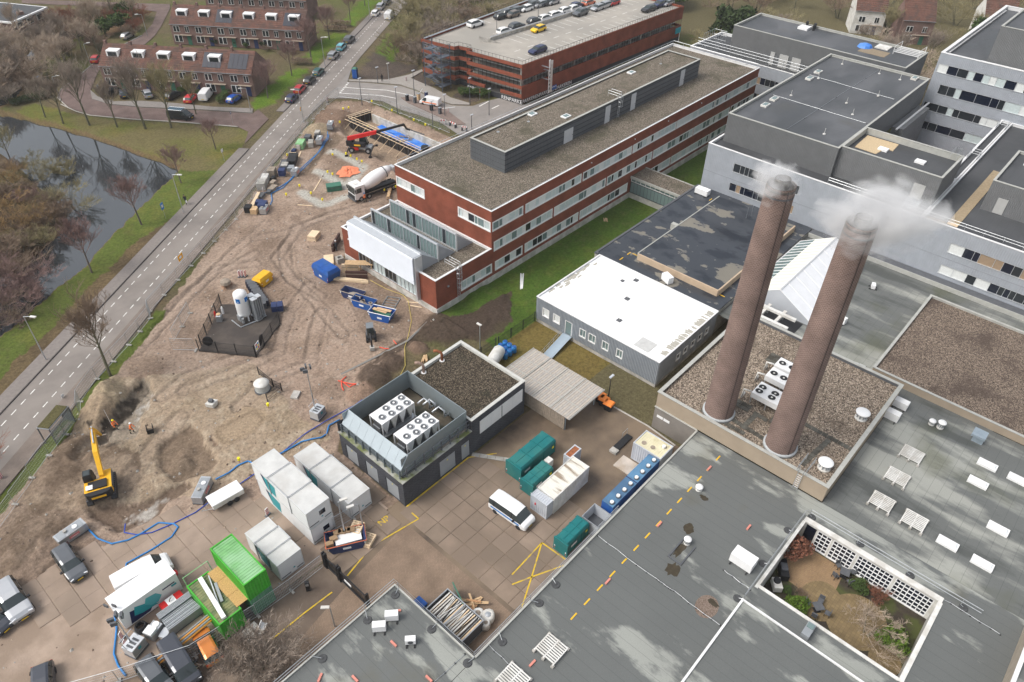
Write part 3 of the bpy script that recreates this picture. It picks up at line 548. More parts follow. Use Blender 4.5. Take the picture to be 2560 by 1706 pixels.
def yline(a,b,w=.07,z=.04):
 d=Vector((b[0]-a[0],b[1]-a[1])).normalized(); n_=Vector((-d.y,d.x))*w; mb.sheet([(a[0]+n_.x,a[1]+n_.y),(a[0]-n_.x,a[1]-n_.y),(b[0]-n_.x,b[1]-n_.y),(b[0]+n_.x,b[1]+n_.y)],z)
for a,b in (((35.41,26.68),(35.50,23.68)),((35.41,26.68),(31.74,24.87)),((31.74,24.87),(28.67,23.43)),((29.82,25.72),(31.74,24.87)),((31.74,24.87),(34.86,23.37)),((35.41,26.68),(30.62,26.44)),((17.56,37.80),(14.67,37.95)),((14.67,37.95),(11.02,37.98)),((28.89,39.15),(28.88,38.04)),((28.88,38.04),(23.36,39.02)),((23.36,39.02),(19.64,38.13))): yline(a,b)
yline((29,40.12),(38.4,40.12),.09); yline((38.4,40.1),(41,38.2),.07)
struct('yard_marking',mb,ym)
text('NP',1.0,ym,frame_m((*(26.24,40.49),.045),(.96,-.05,0),(.05,.96,0)),None,.003,'yard_lettering',bold=.015)['kind']='structure'
mb=MB()
for i in range(5): a=lerp((39.2,40.3),(41.6,36.4),i/5); b=lerp((39.2,40.3),(41.6,36.4),(i+.95)/5); d=Vector((b[0]-a[0],b[1]-a[1])); n_=Vector((-d.y,d.x)).normalized()*.55; mb.prism([(a[0],a[1]),(b[0],b[1]),(b[0]+n_.x*-1,b[1]+n_.y*-1),(a[0]-n_.x,a[1]-n_.y)],-.1,.07)
struct('yard_edge_slabs',mb,M['concrete'])
mb=MB(); mb.tube([(*(56.24,32.95),.0),(*(56.42,27.96),0),(*(55.99,23.88),0)],.12,4); mb.tube([(*(37.17,61.76),0),(*(47.32,60.55),.05),(*(52.55,61.72),.05),(53.9,61.7,.1)],.16,4); struct('lawn_kerb',mb,M['kerb'])
                                                             # ==== building helpers
UNIT=MB().box(-.5,.5,-.5,.5,-.5,.5)
_pm={}
def pane(parent, axis, plane, u, z, w, h, mat, th=.02):
 k=mat.name
 if k not in _pm: _pm[k]=UNIT.mesh('pane',mat)
 loc=(plane,u,z) if axis=='x' else (u,plane,z)
 return put('pane',_pm[k],parent,loc,0,(th,w,h) if axis=='x' else (w,th,h))
def wall(mb, axis, plane, u0,u1,z0,z1, ops=(), depth=.14, inn=1, m=0):
 """wall sheet with real openings and their reveals; inn: +1 when the inside lies towards + of the axis"""
 us=sorted({u0,u1,*[o[0] for o in ops],*[o[1] for o in ops]}); zs=sorted({z0,z1,*[o[2] for o in ops],*[o[3] for o in ops]})
 P=lambda u,z,d=0:(plane+d*inn,u,z) if axis=='x' else (u,plane+d*inn,z)
 for a,b in zip(us[:-1],us[1:]):
  for c,d in zip(zs[:-1],zs[1:]):
   um,zm=(a+b)/2,(c+d)/2
   if any(o[0]<um<o[1] and o[2]<zm<o[3] for o in ops): continue
   mb.add([P(a,c),P(b,c),P(b,d),P(a,d)],[(0,1,2,3)],m)
 for a,b,c,d in ops:
  for q in ([(a,c),(b,c)],[(b,c),(b,d)],[(b,d),(a,d)],[(a,d),(a,c)]):
   (p0,r0),(p1,r1)=q; mb.add([P(p0,r0),P(p1,r1),P(p1,r1,depth),P(p0,r0,depth)],[(0,1,2,3)],m)
def window(parent, axis, plane, inn, u0,u1,z0,z1, n, mats, fmat, depth=.12, fr=.06, sill=True, name='window', trans=None, outer=.0):
 """frame (the part) with one pane object per light (sub-parts); n lights or a list of relative widths"""
 ws=[1]*n if isinstance(n,int) else list(n); t=sum(ws); mb=MB()
 def bar(a,b,c,d,d0,d1):
  if axis=='x': mb.box(plane+inn*d0,plane+inn*d1,a,b,c,d)
  else: mb.box(a,b,plane+inn*d0,plane+inn*d1,c,d)
 o=outer; e=.003
 bar(u0-o+e,u1+o-e,z1-fr,z1+o-e,-.05*bool(o),depth-e); bar(u0-o+e,u1+o-e,z0-o+e,z0+fr,-.07 if sill else 0,depth-e)
 bar(u0-o+e,u0+fr,z0+fr,z1-fr,-.05*bool(o),depth-e); bar(u1-fr,u1+o-e,z0+fr,z1-fr,-.05*bool(o),depth-e)
 x=u0; cuts=[]
 for w in ws: cuts.append((x,x+(u1-u0)*w/t)); x+=(u1-u0)*w/t
 for a,b in cuts[:-1]: bar(b-fr*.45,b+fr*.45,z0+fr,z1-fr,.03,depth-e)
 if trans: bar(u0+fr,u1-fr,trans-.03,trans+.03,.035,depth-.01)
 f=mb.build(name,fmat,parent)
 for i,(a,b) in enumerate(cuts):
  mt=mats(i) if callable(mats) else mats
  pane(f,axis,plane+inn*depth*.7,(a+b)/2,(z0+z1)/2,b-a-fr*.4,z1-z0-fr,mt)
 return f
def vol(parent, x0,x1,y0,y1,z0,z1, wm_, rm, tm, ops_w=(), ops_s=(), ops_n=(), par=.3, cap=.28, caph=.08, wname='wall', depth=.14, faces='wsne'):
 """a flat-roofed volume: walls with openings, sunken roof, parapet capping"""
 mb=MB()
 if 'w' in faces: wall(mb,'x',x0,y0,y1,z0,z1,ops_w,depth,1)
 if 'e' in faces: wall(mb,'x',x1,y0,y1,z0,z1,(),depth,-1)
 if 's' in faces: wall(mb,'y',y0,x0,x1,z0,z1,ops_s,depth,1)
 if 'n' in faces: wall(mb,'y',y1,x0,x1,z0,z1,ops_n,depth,-1)
 w=mb.build(wname,wm_,parent)
 r=MB().box(x0+.02,x1-.02,y0+.02,y1-.02,z1-par-.1,z1-par).build('roof',rm,parent)
 if tm:
  mb=MB(); e=.05; c=cap
  mb.box(x0-e,x1+e,y0-e,y0+c,z1,z1+caph); mb.box(x0-e,x1+e,y1-c,y1+e,z1,z1+caph); mb.box(x0-e,x0+c,y0+c,y1-c,z1,z1+caph); mb.box(x1-c,x1+e,y0+c,y1-c,z1,z1+caph)
  i=c-.04
  mb.box(x0+i,x1-i,y0+i-.02,y0+i,z1-par,z1); mb.box(x0+i,x1-i,y1-i,y1-i+.02,z1-par,z1); mb.box(x0+i-.02,x0+i,y0+i,y1-i,z1-par,z1); mb.box(x1-i,x1-i+.02,y0+i,y1-i,z1-par,z1)
  mb.build('parapet',tm,parent)
 return w
def railing(parent, pts, h=1.0, r=.03, step=2, rails=(1.0,.5), mat=None, name='railing', lean=None, foot=.0, closed=False):
 mb=MB(); pts=[Vector(p) for p in pts]
 for a,b in zip(pts[:-1],pts[1:]):
  L=(b-a).length; n=max(1,round(L/step))
  for k in rails: mb.tube([a+Vector((0,0,h*k)),b+Vector((0,0,h*k))],r,4)
  for i in range(n+1):
   p=a+(b-a)*i/n; mb.tube([p,p+Vector((0,0,h))],r,4)
   if foot: mb.cyl((p.x,p.y,p.z),foot,.08,n=8)
 return mb.build(name,mat or M['galv'],parent)
def ladder(parent, x, y, z0, z1, axis='y', w=.5, cage=True, mat=None, out=-1, name='ladder'):
 mb=MB(); o=.2*out
 P=(lambda u,d,z:(x+u,y+d,z)) if axis=='y' else (lambda u,d,z:(x+d,y+u,z))
 for s in (-1,1): mb.tube([P(s*w/2,o,z0),P(s*w/2,o,z1+1)],.035,4)
 z=z0+.3
 while z<z1: mb.tube([P(-w/2,o,z),P(w/2,o,z)],.022,4); z+=.3
 if cage:
  for k in range(5): mb.tube([P(.38*math.cos(a),o+out*(.1+.55*math.sin(a)),z0+2.2) for a in (math.pi*k/4,)]+[P(.38*math.cos(math.pi*k/4),o+out*(.1+.55*math.sin(math.pi*k/4)),z1+1)],.022,4)
  z=z0+2.2
  while z<z1+1: mb.tube([P(.38*math.cos(math.pi*k/6),o+out*(.1+.55*math.sin(math.pi*k/6)),z) for k in range(7)],.025,4); z+=.8
 for s in (-1,1):
  mb.tube([P(s*.45,o,z1+.1),P(s*.45,o,z1+1),P(s*.45,-out*2.0,z1+1),P(s*.45,-out*2.0,z1)],.03,4); mb.tube([P(s*.45,o,z1+.55),P(s*.45,-out*2.0,z1+.55)],.025,4)
 return mb.build(name,mat or M['galv'],parent)
M['gravel']=gravel('roof_gravel',[(.04,.034,.026),(.11,.09,.07),(.17,.145,.115),(.33,.28,.225)],11,(.075,.07,.045),(.5,.66))
M['gravelw']=gravel('warm_roof_gravel',[(.05,.04,.033),(.16,.125,.095),(.25,.2,.155),(.46,.38,.3)],9,(.1,.075,.055),(.54,.68))
M['graveld']=gravel('dark_roof_gravel',[(.014,.011,.008),(.04,.032,.023),(.075,.058,.042),(.2,.165,.12)],11,(.03,.03,.02),(.54,.7))
M['gravelr']=gravel('brown_roof_gravel',[(.04,.03,.024),(.12,.09,.07),(.18,.14,.11),(.34,.27,.21)],11,(.075,.055,.045),(.5,.64))
M['trim']=pm('zinc_capping',(.42,.42,.39),.6,.12,1.5,.1); M['trimw']=pm('white_capping',(.72,.72,.72),.5,.06,1)
M['penth']=ribbed('penthouse_cladding',(.135,.145,.16),.35,.45,.3,.03)
R_=random.Random(11)
def curtain(i): return R_.choice([M['blind'],M['blind2'],M['blind'],M['blind2'],M['blind'],M['glassg'],M['glassg']] if R_.random()<.9 else [M['glassd']])
                                                             # ==== red brick building
B=thing('brick_office_building','long red brick three storey building with gravel roof and grey rooftop penthouse','building',(54.1,61.9,0))
BX0,BX1,BY0,BY1,BZ=65.2,143.1,61.9,82.35,11.7
TOP=[(65.45,71.82),(72.51,85.6),(86.2,99.3),(99.8,112.95),(113.35,126.46),(126.86,140.0),(140.3,142.9)]
MID=[(65.75,78.77),(79.37,92.5),(93.07,106.1),(106.65,119.76),(120.16,133.2),(133.88,142.9)]
GRD=[(72.62,85.6),(86.17,99.35),(106,112.9),(113.38,126.7),(127.1,142.9)]
opsS=[(a,b,8.5,9.85) for a,b in TOP]+[(a,b,5.05,6.5) for a,b in MID]+[(a,b,1.55,3.0) for a,b in GRD]+[(66.0,71.9,1.55,3.0)]
WEST=[(75.85,82.1),(62.15,68.5)]
vol(B,BX0,BX1,BY0,BY1,.87,BZ,M['brick'],M['gravel'],M['trimw'],[(a,b,8.4,9.85) for a,b in WEST],opsS,par=.45,cap=.16)
def lights(L):
 n=max(3,round(L/1.12)); return [R_.choice([1,1,.55]) for _ in range(n)]
for a,b,c,d in opsS: window(B,'y',BY0,1,a,b,c,d,lights(b-a),curtain,M['frame'],.14,.08,True,outer=.1)
for a,b in WEST: window(B,'x',BX0,1,a,b,8.4,9.85,lights(b-a),curtain,M['frame'],.14,.08,True,outer=.1)
MB().box(65.1,143.2,61.8,82.4,-.4,.869).box(54.0,65.1,61.8,82.4,-.4,.869).build('plinth',M['palecon'],B)
WZ=5.6
vol(B,54.1,65.2,61.9,82.35,.87,WZ,M['brick'],M['gravel'],M['trimw'],[(65.25,78.9,.9,5.0)],[(58.95,65.15,1.55,3.0)],par=.3,faces='wsn',wname='wing_wall')
window(B,'y',61.9,1,58.95,65.15,1.55,3.0,[1,1,.6,1,1,1],curtain,M['frame'],.14,.08,True,outer=.1)
def glz(i): return R_.choice([M['glassg'],M['glassg'],M['blind'],M['glassd']]) if i>4 else M['glassd']
window(B,'x',54.1,1,65.25,78.9,.95,5.0,16,lambda i:M['glassd'] if (i>11 or 6<=i<=8) else M['blind'],M['alu'],.2,.07,False,name='glazed_front')
wl=MB()
for i in range(24):
 z=3.75+i*.178; wl.add([(53.34,65.4,z),(53.34,79.6,z),(53.2,79.6,z+.05),(53.2,65.4,z+.05),(53.42,65.4,z+.17),(53.42,79.6,z+.17)],[(0,1,2,3),(3,2,5,4)])
LV=pm('white_louvre',(.60,.63,.68),.5,.04,.7,.1)
wl.build('louvre_screen',LV,B)
mb=MB()
for k in range(8): y=65.45+k*2.0; mb.box(53.44,53.52,y,y+.08,3.7,8.0); mb.box(53.52,54.8,y,y+.06,7.9,7.98)
mb.box(53.5,54.8,65.2,65.5,.9,8.0); mb.box(53.4,54.9,65.4,79.6,8.0,8.07); mb.build('screen_frame',M['alu'],B)
shed=pm('shed_cladding',(.34,.36,.39),.5,.05,1,.2)
for i,(xg,xl) in enumerate(((54.85,58.4),(58.0,61.3),(61.65,64.9))):
 y0,y1=65.45,79.7; zt=8.05
 mb=MB()
 for yy in (y0,y1): mb.add([(xg,yy,5.3),(xg,yy,zt),(xl,yy,5.4),(xl,yy,5.3)],[(0,1,2,3)])
 mb.add([(xg,y0,zt),(xg,y1,zt),(xl,y1,5.4),(xl,y0,5.4)],[(0,1,2,3)]); s=mb.build('rooflight_shed',shed,B)
 mb=MB(); mb.box(xg-.16,xg+.12,y0-.05,y1+.05,zt,zt+.16); mb.box(xg-.1,xg+.1,y0-.12,y0+.1,5.3,zt); mb.box(xg-.1,xg+.1,y1-.1,y1+.12,5.3,zt)
 for k in (1,2,3): yy=y0+(y1-y0)*k/4; mb.box(xg-.09,xg-.01,yy-.06,yy+.06,5.5,zt)
 for k in range(1,20):
  if k%5: yy=y0+(y1-y0)*k/20; mb.box(xg-.06,xg-.01,yy-.025,yy+.025,5.5,zt)
 mb.box(xg-.1,xg-.01,y0,y1,5.3,5.55); mb.build('shed_frame',M['alu'],s)
 if i:
  for k in range(20): pane(s,'x',xg,y0+(y1-y0)*(k+.5)/20,6.8,.66,2.45,R_.choice([M['glassg']]*5+[M['glassd']]))
ladder(B,59.0-.75,61.9,.6,WZ,'y',.5)
MB().box(56.2,56.5,61.7,61.9,3.6,3.75).build('wall_lamp',M['grey'],B)
MB().cyl((54.06,80.9,4.0),.12,.2,n=8).build('wall_lamp',M['white'],B)
railing(B,[(65.6,82.0,BZ),(142.8,82.0,BZ),(142.8,62.3,BZ)],.75,.035,2.35,(1.0,),M['alu'])
mb=MB(); mb.tube([(65.7,82,BZ-.2),(65.7,62.3,BZ-.05),(142.7,62.3,BZ-.05)],.03,4); mb.build('safety_line',M['galv'],B)
PX0,PX1,PY0,PY1,PZ0,PZ1=75.5,131.0,68.85,76.15,11.2,14.65
PH=MB(); wall(PH,'x',PX0,PY0,PY1,PZ0,PZ1); wall(PH,'x',PX1,PY0,PY1,PZ0,PZ1,(),.1,-1); wall(PH,'y',PY0,PX0,PX1,PZ0,PZ1); wall(PH,'y',PY1,PX0,PX1,PZ0,PZ1,(),.1,-1)
ph=PH.build('penthouse',M['penth'],B)
MB().box(PX0,PX1,PY0,PY1,PZ1-.3,PZ1-.2).build('penthouse_roof',M['gravel'],ph)
mb=MB(); e=.06; mb.box(PX0-e,PX1+e,PY0-e,PY0+.3,PZ1,PZ1+.07); mb.box(PX0-e,PX1+e,PY1-.3,PY1+e,PZ1,PZ1+.07); mb.box(PX0-e,PX0+.3,PY0+.3,PY1-.3,PZ1,PZ1+.07); mb.box(PX1-.3,PX1+e,PY0+.3,PY1-.3,PZ1,PZ1+.07); mb.build('penthouse_capping',M['trim'],ph)
mb=MB()
for k in range(4):
 z=PZ0+.55+k*.78; mb.box(PX0-.03,PX1,PY0-.035,PY0,z,z+.09); mb.box(PX0-.035,PX0,PY0,PY1,z,z+.09)
mb.build('cladding_band',pm('dark_joint',(.05,.055,.065),.5,.05,1),ph)
mb=MB()
for k in range(40): mb.box(PX0-.06,PX0-.03,PY0+.1+k*.18,PY0+.14+k*.18,PZ0+.1,PZ1-.1)
mb.build('vertical_rib',M['grey'],ph)
for x,w,h in ((*[(90.73,68.50)[0]],2.3,2.3),((101.33,69.02)[0],1.4,3.0),((108.95,68.94)[0],1.4,3.0),((124.96,68.89)[0],1.4,3.0)):
 d=MB().box(x-w/2,x+w/2,PY0-.09,PY0-.036,PZ0+.05,PZ0+h).build('door',pm('pale_door',(.55,.56,.58),.5,.05,1),ph); MB().box(x+w/2-.2,x+w/2-.1,PY0-.13,PY0-.09,PZ0+1,PZ0+1.1).build('handle',M['dgrey'],d)
ladder(ph,(104.36,69.88)[0],PY0,PZ0,PZ1,'y',.5)
for px in ((89.20,75.39),(92.41,70.84),(116.26,74.61)):
 f=MB().box(px[0]-.75,px[0]+.75,px[1]-.55,px[1]+.55,14.35,14.62).build('skylight',M['white'],ph); MB().box(px[0]-.5,px[0]+.5,px[1]-.35,px[1]+.35,14.62,14.66).build('dome',M['glassg'],f)
mb=MB()
for x,y in ((88,62.3),(99.9,62.3),(110,62.3),(121,62.3)): mb.cyl((x,y-.5,10.9),.1,.12,n=6)
mb.build('wall_light',M['white'],B)
for px in ((124.06,73.30),(80.39,74.84),(86.66,73.99)):
 MB().tube([(px[0],px[1],14.3),(px[0],px[1],15.4)],.03,4).cyl((px[0],px[1],14.35),.25,.12,n=8).build('lightning_rod',M['galv'],ph)
                                                             # ==== parking garage
GA=thing('parking_garage','red brick multi storey parking garage with open deck full of parked cars','building',(117,102,0))
GP=[(117.4,102.4),(178.6,101.1),(178.6,135),(113.9,130.0),(115.3,120.6),(116.5,120.4),(117.0,117.4),(115.6,117.2)]
deck=pm('garage_deck',(.37,.34,.3),.75,.1,.25,col2=(.3,.28,.25),bump=.1)
def inset(pl,d):
 n=len(pl); out=[]
 ar=sum(pl[i][0]*pl[(i+1)%n][1]-pl[(i+1)%n][0]*pl[i][1] for i in range(n)); sg=1 if ar>0 else -1
 for i in range(n):
  a,b,c=Vector(pl[i-1]),Vector(pl[i]),Vector(pl[(i+1)%n]); d1=(b-a).normalized(); d2=(c-b).normalized()
  n1=Vector((-d1.y,d1.x))*sg; n2=Vector((-d2.y,d2.x))*sg; k=d/(1+n1.dot(n2)); q=b+(n1+n2)*k; out.append((q.x,q.y))
 return out
def ring(mb,pl,w,z0,z1,m=0,skip=()):
 q=inset(pl,w); n=len(pl)
 for i in range(n):
  if i in skip: continue
  j=(i+1)%n; mb.prism([pl[i],pl[j],q[j],q[i]],z0,z1,m)
GI=inset(GP,.35)
for z,nm in ((8.0,'roof_deck'),(5.55,'floor_slab'),(3.2,'floor_slab'),(.02,'floor_slab')): MB().prism(GI,z-.25,z).build(nm,deck if z>7 else M['concrete'],GA)
mb=MB(); ring(mb,GP,.35,7.85,8.5); ring(mb,GP,.35,5.55,6.3); ring(mb,GP,.35,3.35,3.95); ring(mb,GP,.35,1.05,2.1,skip=(4,5,6,7))
mb.prism([GP[7],lerp(GP[7],GP[0],.33),lerp(GI[7],GI[0],.33),GI[7]],1.4,2.1); mb.prism([lerp(GP[7],GP[0],.62),GP[0],GI[0],lerp(GI[7],GI[0],.62)],1.4,2.1)
for i in (4,5): mb.prism([GP[i],GP[i+1],GI[i+1],GI[i]],1.4,2.1)
a,b=GP[0],GP[1]; ia,ib=GI[0],GI[1]
for z0,z1 in ((6.3,7.85),(2.1,3.35)): mb.prism([a,b,ib,ia],z0,z1)
mb.prism([a,b,ib,ia],5.4,5.55); mb.build('brick_band',M['brick'],GA)
mb=MB(); q=inset(GP,.12)
for z0,z1,sk in ((6.3,7.85,(0,)),(3.95,5.4,()),(2.1,3.35,(0,))):
 n=len(q)
 for i in range(n):
  if i in sk or i==1: continue
  p0,p1=Vector(q[i]),Vector(q[(i+1)%n]); k=max(1,int((p1-p0).length/1.0))
  for j in range(k+1): p=p0+(p1-p0)*j/k; mb.box(p.x-.035,p.x+.035,p.y-.035,p.y+.035,z0,z1)
mb.build('mullion',M['black'],GA)
mb=MB(); q=inset(GP,1.2)
for z in (6.45,4.0,2.0):
 mb.tube([(*lerp(q[7],q[0],0),z+.5),(*q[0],z+.5)],.12,4); mb.tube([(*q[4],z+.5),(*q[3],z+.5)],.12,4)
mb.tube([(*q[0],4.55),(*q[1],4.5)],.12,4); mb.build('crash_rail',M['alu'],GA)
mb=MB(); core=inset(GP,9)
for z in (0,):
 for k in range(14):
  p=lerp(GI[0],GI[1],(k+.2)/14); mb.box(p[0]-.25,p[0]+.25,p[1]+.5,p[1]+1,0,7.75)
mb.build('column',M['concrete'],GA)
mb=MB(); mb.prism(inset(GP,7),.05,7.7); mb.build('interior_shade',pm('garage_shade',(.03,.03,.032),.9,.1,1),GA)  # added near-black block, its colour stands in for shade deep inside the decks
mb=MB(); ring(mb,inset(GP,.06),.2,0,1.05,skip=(1,2)); mb.build('sign_panel',pm('charcoal_panel',(.035,.037,.042),.7,.1,1),GA)
WT=M['white']
d=Vector((GP[1][0]-GP[0][0],GP[1][1]-GP[0][1],0)).normalized(); o=Vector((*GP[0],.55))+d*.3+Vector((0,-.05,0))
text('PARKERENPARKERENPARKEREN',1.15,WT,frame_m(o,d,(0,0,1)),GA,.02,align='LEFT')
d2=Vector((GP[0][0]-GP[7][0],GP[0][1]-GP[7][1],0)).normalized(); o=Vector((*GP[7],.55))+d2*.2+Vector((-.1,0,0))
text('PARKEREN',1.15,WT,frame_m(o,d2,(0,0,1)),GA,.02,align='LEFT'); text('RENPARKE',1.15,WT,frame_m(o+d2*9.4,d2,(0,0,1)),GA,.02,align='LEFT')
railing(GA,[(*inset(GP,.15)[i],8.5) for i in (2,3,4,5,6,7,0,1)],.85,.035,1.0,(1.0,.08),M['black'])
pr=inset(GP,.5); mb=MB(); mb.tube([(*pr[2],8.6),(*pr[3],8.6)],.18,4); mb.build('crash_rail',M['alu'],GA)
ra=MB(); ra.add([(*(122.90,120.31),8),(*(125.48,115.95),8),(*(125.48,115.95),8.15),(*(122.90,120.31),9.2)],[(0,1,2,3)])
c1,c2=(124.88,118.78),(170.24,117.10); ra.prism([c1,(c1[0],c1[1]+.4),(c2[0],c2[1]+.4),c2],8,8.75); ra.build('ramp_wall',M['concrete'],GA)
ra=MB().tube([(c1[0],c1[1],8.95),(c2[0],c2[1],8.95)],.1,4); ra.build('crash_rail',M['alu'],GA)
mb=MB(); dv=Vector((GP[1][0]-GP[0][0],GP[1][1]-GP[0][1])).normalized(); nv=Vector((-dv.y,dv.x))
def gd(u,v): p=Vector(GP[0])+dv*u+nv*v; return (p.x,p.y)
for k in range(22):
 for v0,v1 in ((.7,5.2),(10.8,15.0),(15.7,20),(25.5,28)):
  u=4+k*2.5
  if v0>10 and u<10: continue
  mb.sheet([gd(u,v0),gd(u+.12,v0),gd(u+.12,v1),gd(u,v1)],8.01)
for k in range(12): mb.sheet([gd(6+k*4.4,7.9),gd(8+k*4.4,7.9),gd(8+k*4.4,8.05),gd(6+k*4.4,8.05)],8.01)
mb.build('bay_marking',M['marking'],GA)
mb=MB()
for px in ((131.01,122.48),(144.13,120.99),(160.71,120.95)): mb.tube([(px[0],px[1],8),(px[0],px[1],12.4)],.07,5); mb.obox((px[0]-.3,px[1],12.3),(.9,.3,.12))
mb.build('deck_lamp',M['dgrey'],GA)
mb=MB(); sx,sy=(109.91,120.08); st=[(sx,sy),(sx-.2,sy+5.2)]
for x,y in ((110.4,119.8),(110.2,125.2),(113.4,120.2),(113.2,125.6)): mb.tube([(x,y,0),(x,y,9.8)],.14,4)
lv=[0,2.1,4.3,6.5,8.3]
for i in range(4):
 z0,z1=lv[i],lv[i+1]; zm=(z0+z1)/2
 mb.box(110.4,113.4,124.0,125.4,z1-.12,z1); mb.box(110.4,113.4,119.9,121.0,zm-.12,zm)
 for k in range(7):
  t=k/6; mb.box(110.5,111.8,121.0+3*t-.2,121.0+3*t+.2,zm+(z1-zm)*t-.05,zm+(z1-zm)*t); mb.box(111.9,113.2,124-3*t-.2,124-3*t+.2,z0+(zm-z0)*t-.05,z0+(zm-z0)*t)
 for x in (110.45,111.85): mb.tube([(x,121,zm+.9),(x,124,z1+.9)],.04,4)
 mb.tube([(110.4,119.9,zm+1),(113.4,119.9,zm+1)],.04,4); mb.tube([(110.4,125.4,z1+1),(110.4,124,z1+1)],.04,4); mb.tube([(110.4,119.9,zm+.5),(113.4,119.9,zm+.5)],.03,4)
for z in (8.8,9.3,9.8): mb.tube([(110.4,119.8,z),(110.2,125.2,z),(113.2,125.6,z)],.04,4); mb.tube([(110.4,119.8,z),(113.4,120.2,z)],.04,4)
mb.build('stair_tower',pm('stair_steel',(.11,.13,.16),.5,.1,2,.3),GA)
sg=thing('entrance_sign','tall white blade sign lettered INGANG on the brick garage front','sign',(127,101,1))
ox=(124.24,100.42)[0]; y=101.2
MB().prism([(ox-.5,y-1.0),(ox+.15,y-.75),(ox+.15,y-.7),(ox-.5,y-.9)],1.3,8.6).build('blade',M['white'],sg)
MB().prism([(ox+.18,y-.7),(ox+.75,y-1.0),(ox+.75,y-.9),(ox+.18,y-.62)],1.3,8.3).build('blade',M['offwhite'],sg)
for i,ch in enumerate('INGANG'): text(ch,.75,M['black'],frame_m((ox-.16,y-1.0,6.6-i*.85),(1,.25,0),(0,0,1)),sg,.015,bold=.02)
mb=MB().box(ox-.9,ox-.5,y-.9,y+.9,7.0,7.1).box(ox-.9,ox-.5,y-.9,y+.9,4.4,4.5).box(ox-.2,ox+.3,y-.62,y+.9,6.0,6.1); mb.build('bracket',M['galv'],sg)
bs=thing('blue_sign','small blue direction sign on the garage wall beside the blade sign','sign',(ox+2,y,1.5)); MB().box(ox+.9,ox+3.0,y-.5,y-.4,1.4,2.3).build('board',M['blue'],bs); MB().box(ox+1.0,ox+2.9,y-.52,y-.5,2.0,2.1).build('stripe',M['white'],bs); MB().box(ox+1.9,ox+2,y-.4,y+.5,1.8,1.9).build('bracket',M['galv'],bs)
tb=thing('turquoise_sign','turquoise sign on a post at the far end of the brick garage','sign',(*(175.90,100.12),0)); x,y=(175.90,100.12)
MB().box(x-1.4,x+1,y-.06,y+.06,2.6,4.0).build('board',pm('turquoise',(.02,.33,.42),.5,.05,1),tb); MB().box(x+.7,x+.85,y-.05,y+.05,0,2.6).build('post',M['white'],tb)
                                                             # ==== white-roofed prefab
WB=thing('white_roof_building','single storey grey ribbed prefab with bright white flat roof','building',(62.5,31,0))
cor=pm('prefab_cladding',(.25,.275,.31),.5,.08,1,.2)
ww=[(48.6,49.7),(46.7,47.8),(42.3,43.3),(40.7,41.8),(38.6,39.6),(36.4,37.3)]; opw=[(a,b,1.6,2.9) for a,b in ww]+[(44.6,45.8,.7,2.9)]
oss=[(66.8+k*1.75,67.7+k*1.75,1.7,2.7) for k in range(5)]
vol(WB,62.5,76.65,31.1,50.9,.5,4.15,cor,M['whiteroof'],M['trimw'],opw,oss,par=.15,cap=.15)
mb=MB()
for k in range(int(19.7/.22)):
 y=31.15+k*.22
 if any(a-.1<y+.08<b+.12 for a,b,_,_ in opw): mb.box(62.44,62.5,y,y+.1,3.0,4.1); mb.box(62.44,62.5,y,y+.1,.55,.65 if 44.4<y<46 else 1.5); continue
 mb.box(62.44,62.5,y,y+.1,.55,4.1)
for k in range(int(14/.22)):
 x=62.55+k*.22
 if any(a-.1<x+.08<b+.12 for a,b,_,_ in oss): continue
 mb.box(x,x+.1,31.04,31.1,.55,4.1)
mb.build('cladding_rib',pm('prefab_rib',(.36,.39,.43),.5,.08,1,.2),WB)
MB().box(62.55,76.6,31.15,50.85,-.2,.5).build('plinth',M['concrete'],WB)
for i,(a,b) in enumerate(ww): window(WB,'x',62.5,1,a,b,1.6,2.9,1 if i<2 else 2,M['blind2'] if i<2 else M['glassg'],M['frame'],.12,.07,True,outer=.05)
for a,b,c,d in oss: window(WB,'y',31.1,1,a,b,c,d,1,M['glassd'],M['frame'],.12,.07,True,outer=.05)
dr=MB().box(62.55,62.62,44.65,45.75,.72,2.88).build('door',M['glassg'],WB); MB().box(62.5,62.56,44.6,44.7,.7,2.9).box(62.5,62.56,45.7,45.8,.7,2.9).box(62.5,62.56,44.7,45.7,2.8,2.9).build('door_frame',M['frame'],dr)
for px,s in (((73.69,44.65),.45),((75.12,43.33),.6),((70.69,41.72),.6),((66.10,39.73),.6)):
 v=MB().box(px[0]-s/2,px[0]+s/2,px[1]-s/2,px[1]+s/2,4.0,4.12).build('roof_drain',M['dgrey'],WB); MB().tube([(px[0],px[1],4.1),(px[0],px[1],4.9)],.025,4).build('vent_pipe',M['offwhite'],v)
MB().box(63.3,65.4,33.3,35.5,3.98,4.06).build('hatch',pm('weathered_hatch',(.5,.5,.49),.7,.1,2),WB)
stn=MB()
for _ in range(60): x=R_.uniform(64,76); stn.sheet([(x,31.35),(x+.25,31.35),(x+.3,31.35+R_.uniform(.4,1.1)),(x-.05,31.35+R_.uniform(.4,1.1))],4.004+R_.random()*.003)
for _ in range(26):
 x=R_.uniform(65,75); y=50.6-R_.random()**2*.9; r=R_.uniform(.1,.5); stn.sheet([(x-r*1.8,y-.15),(x,y-.28*R_.random()-.1),(x+r*1.8,y-.1),(x+r*1.6,y+.12),(x-r*1.4,y+.15)],4.004+R_.random()*.003)
stn.build('roof_stain',pm('lichen_stain',(.4,.38,.33),.8,.2,5),WB)
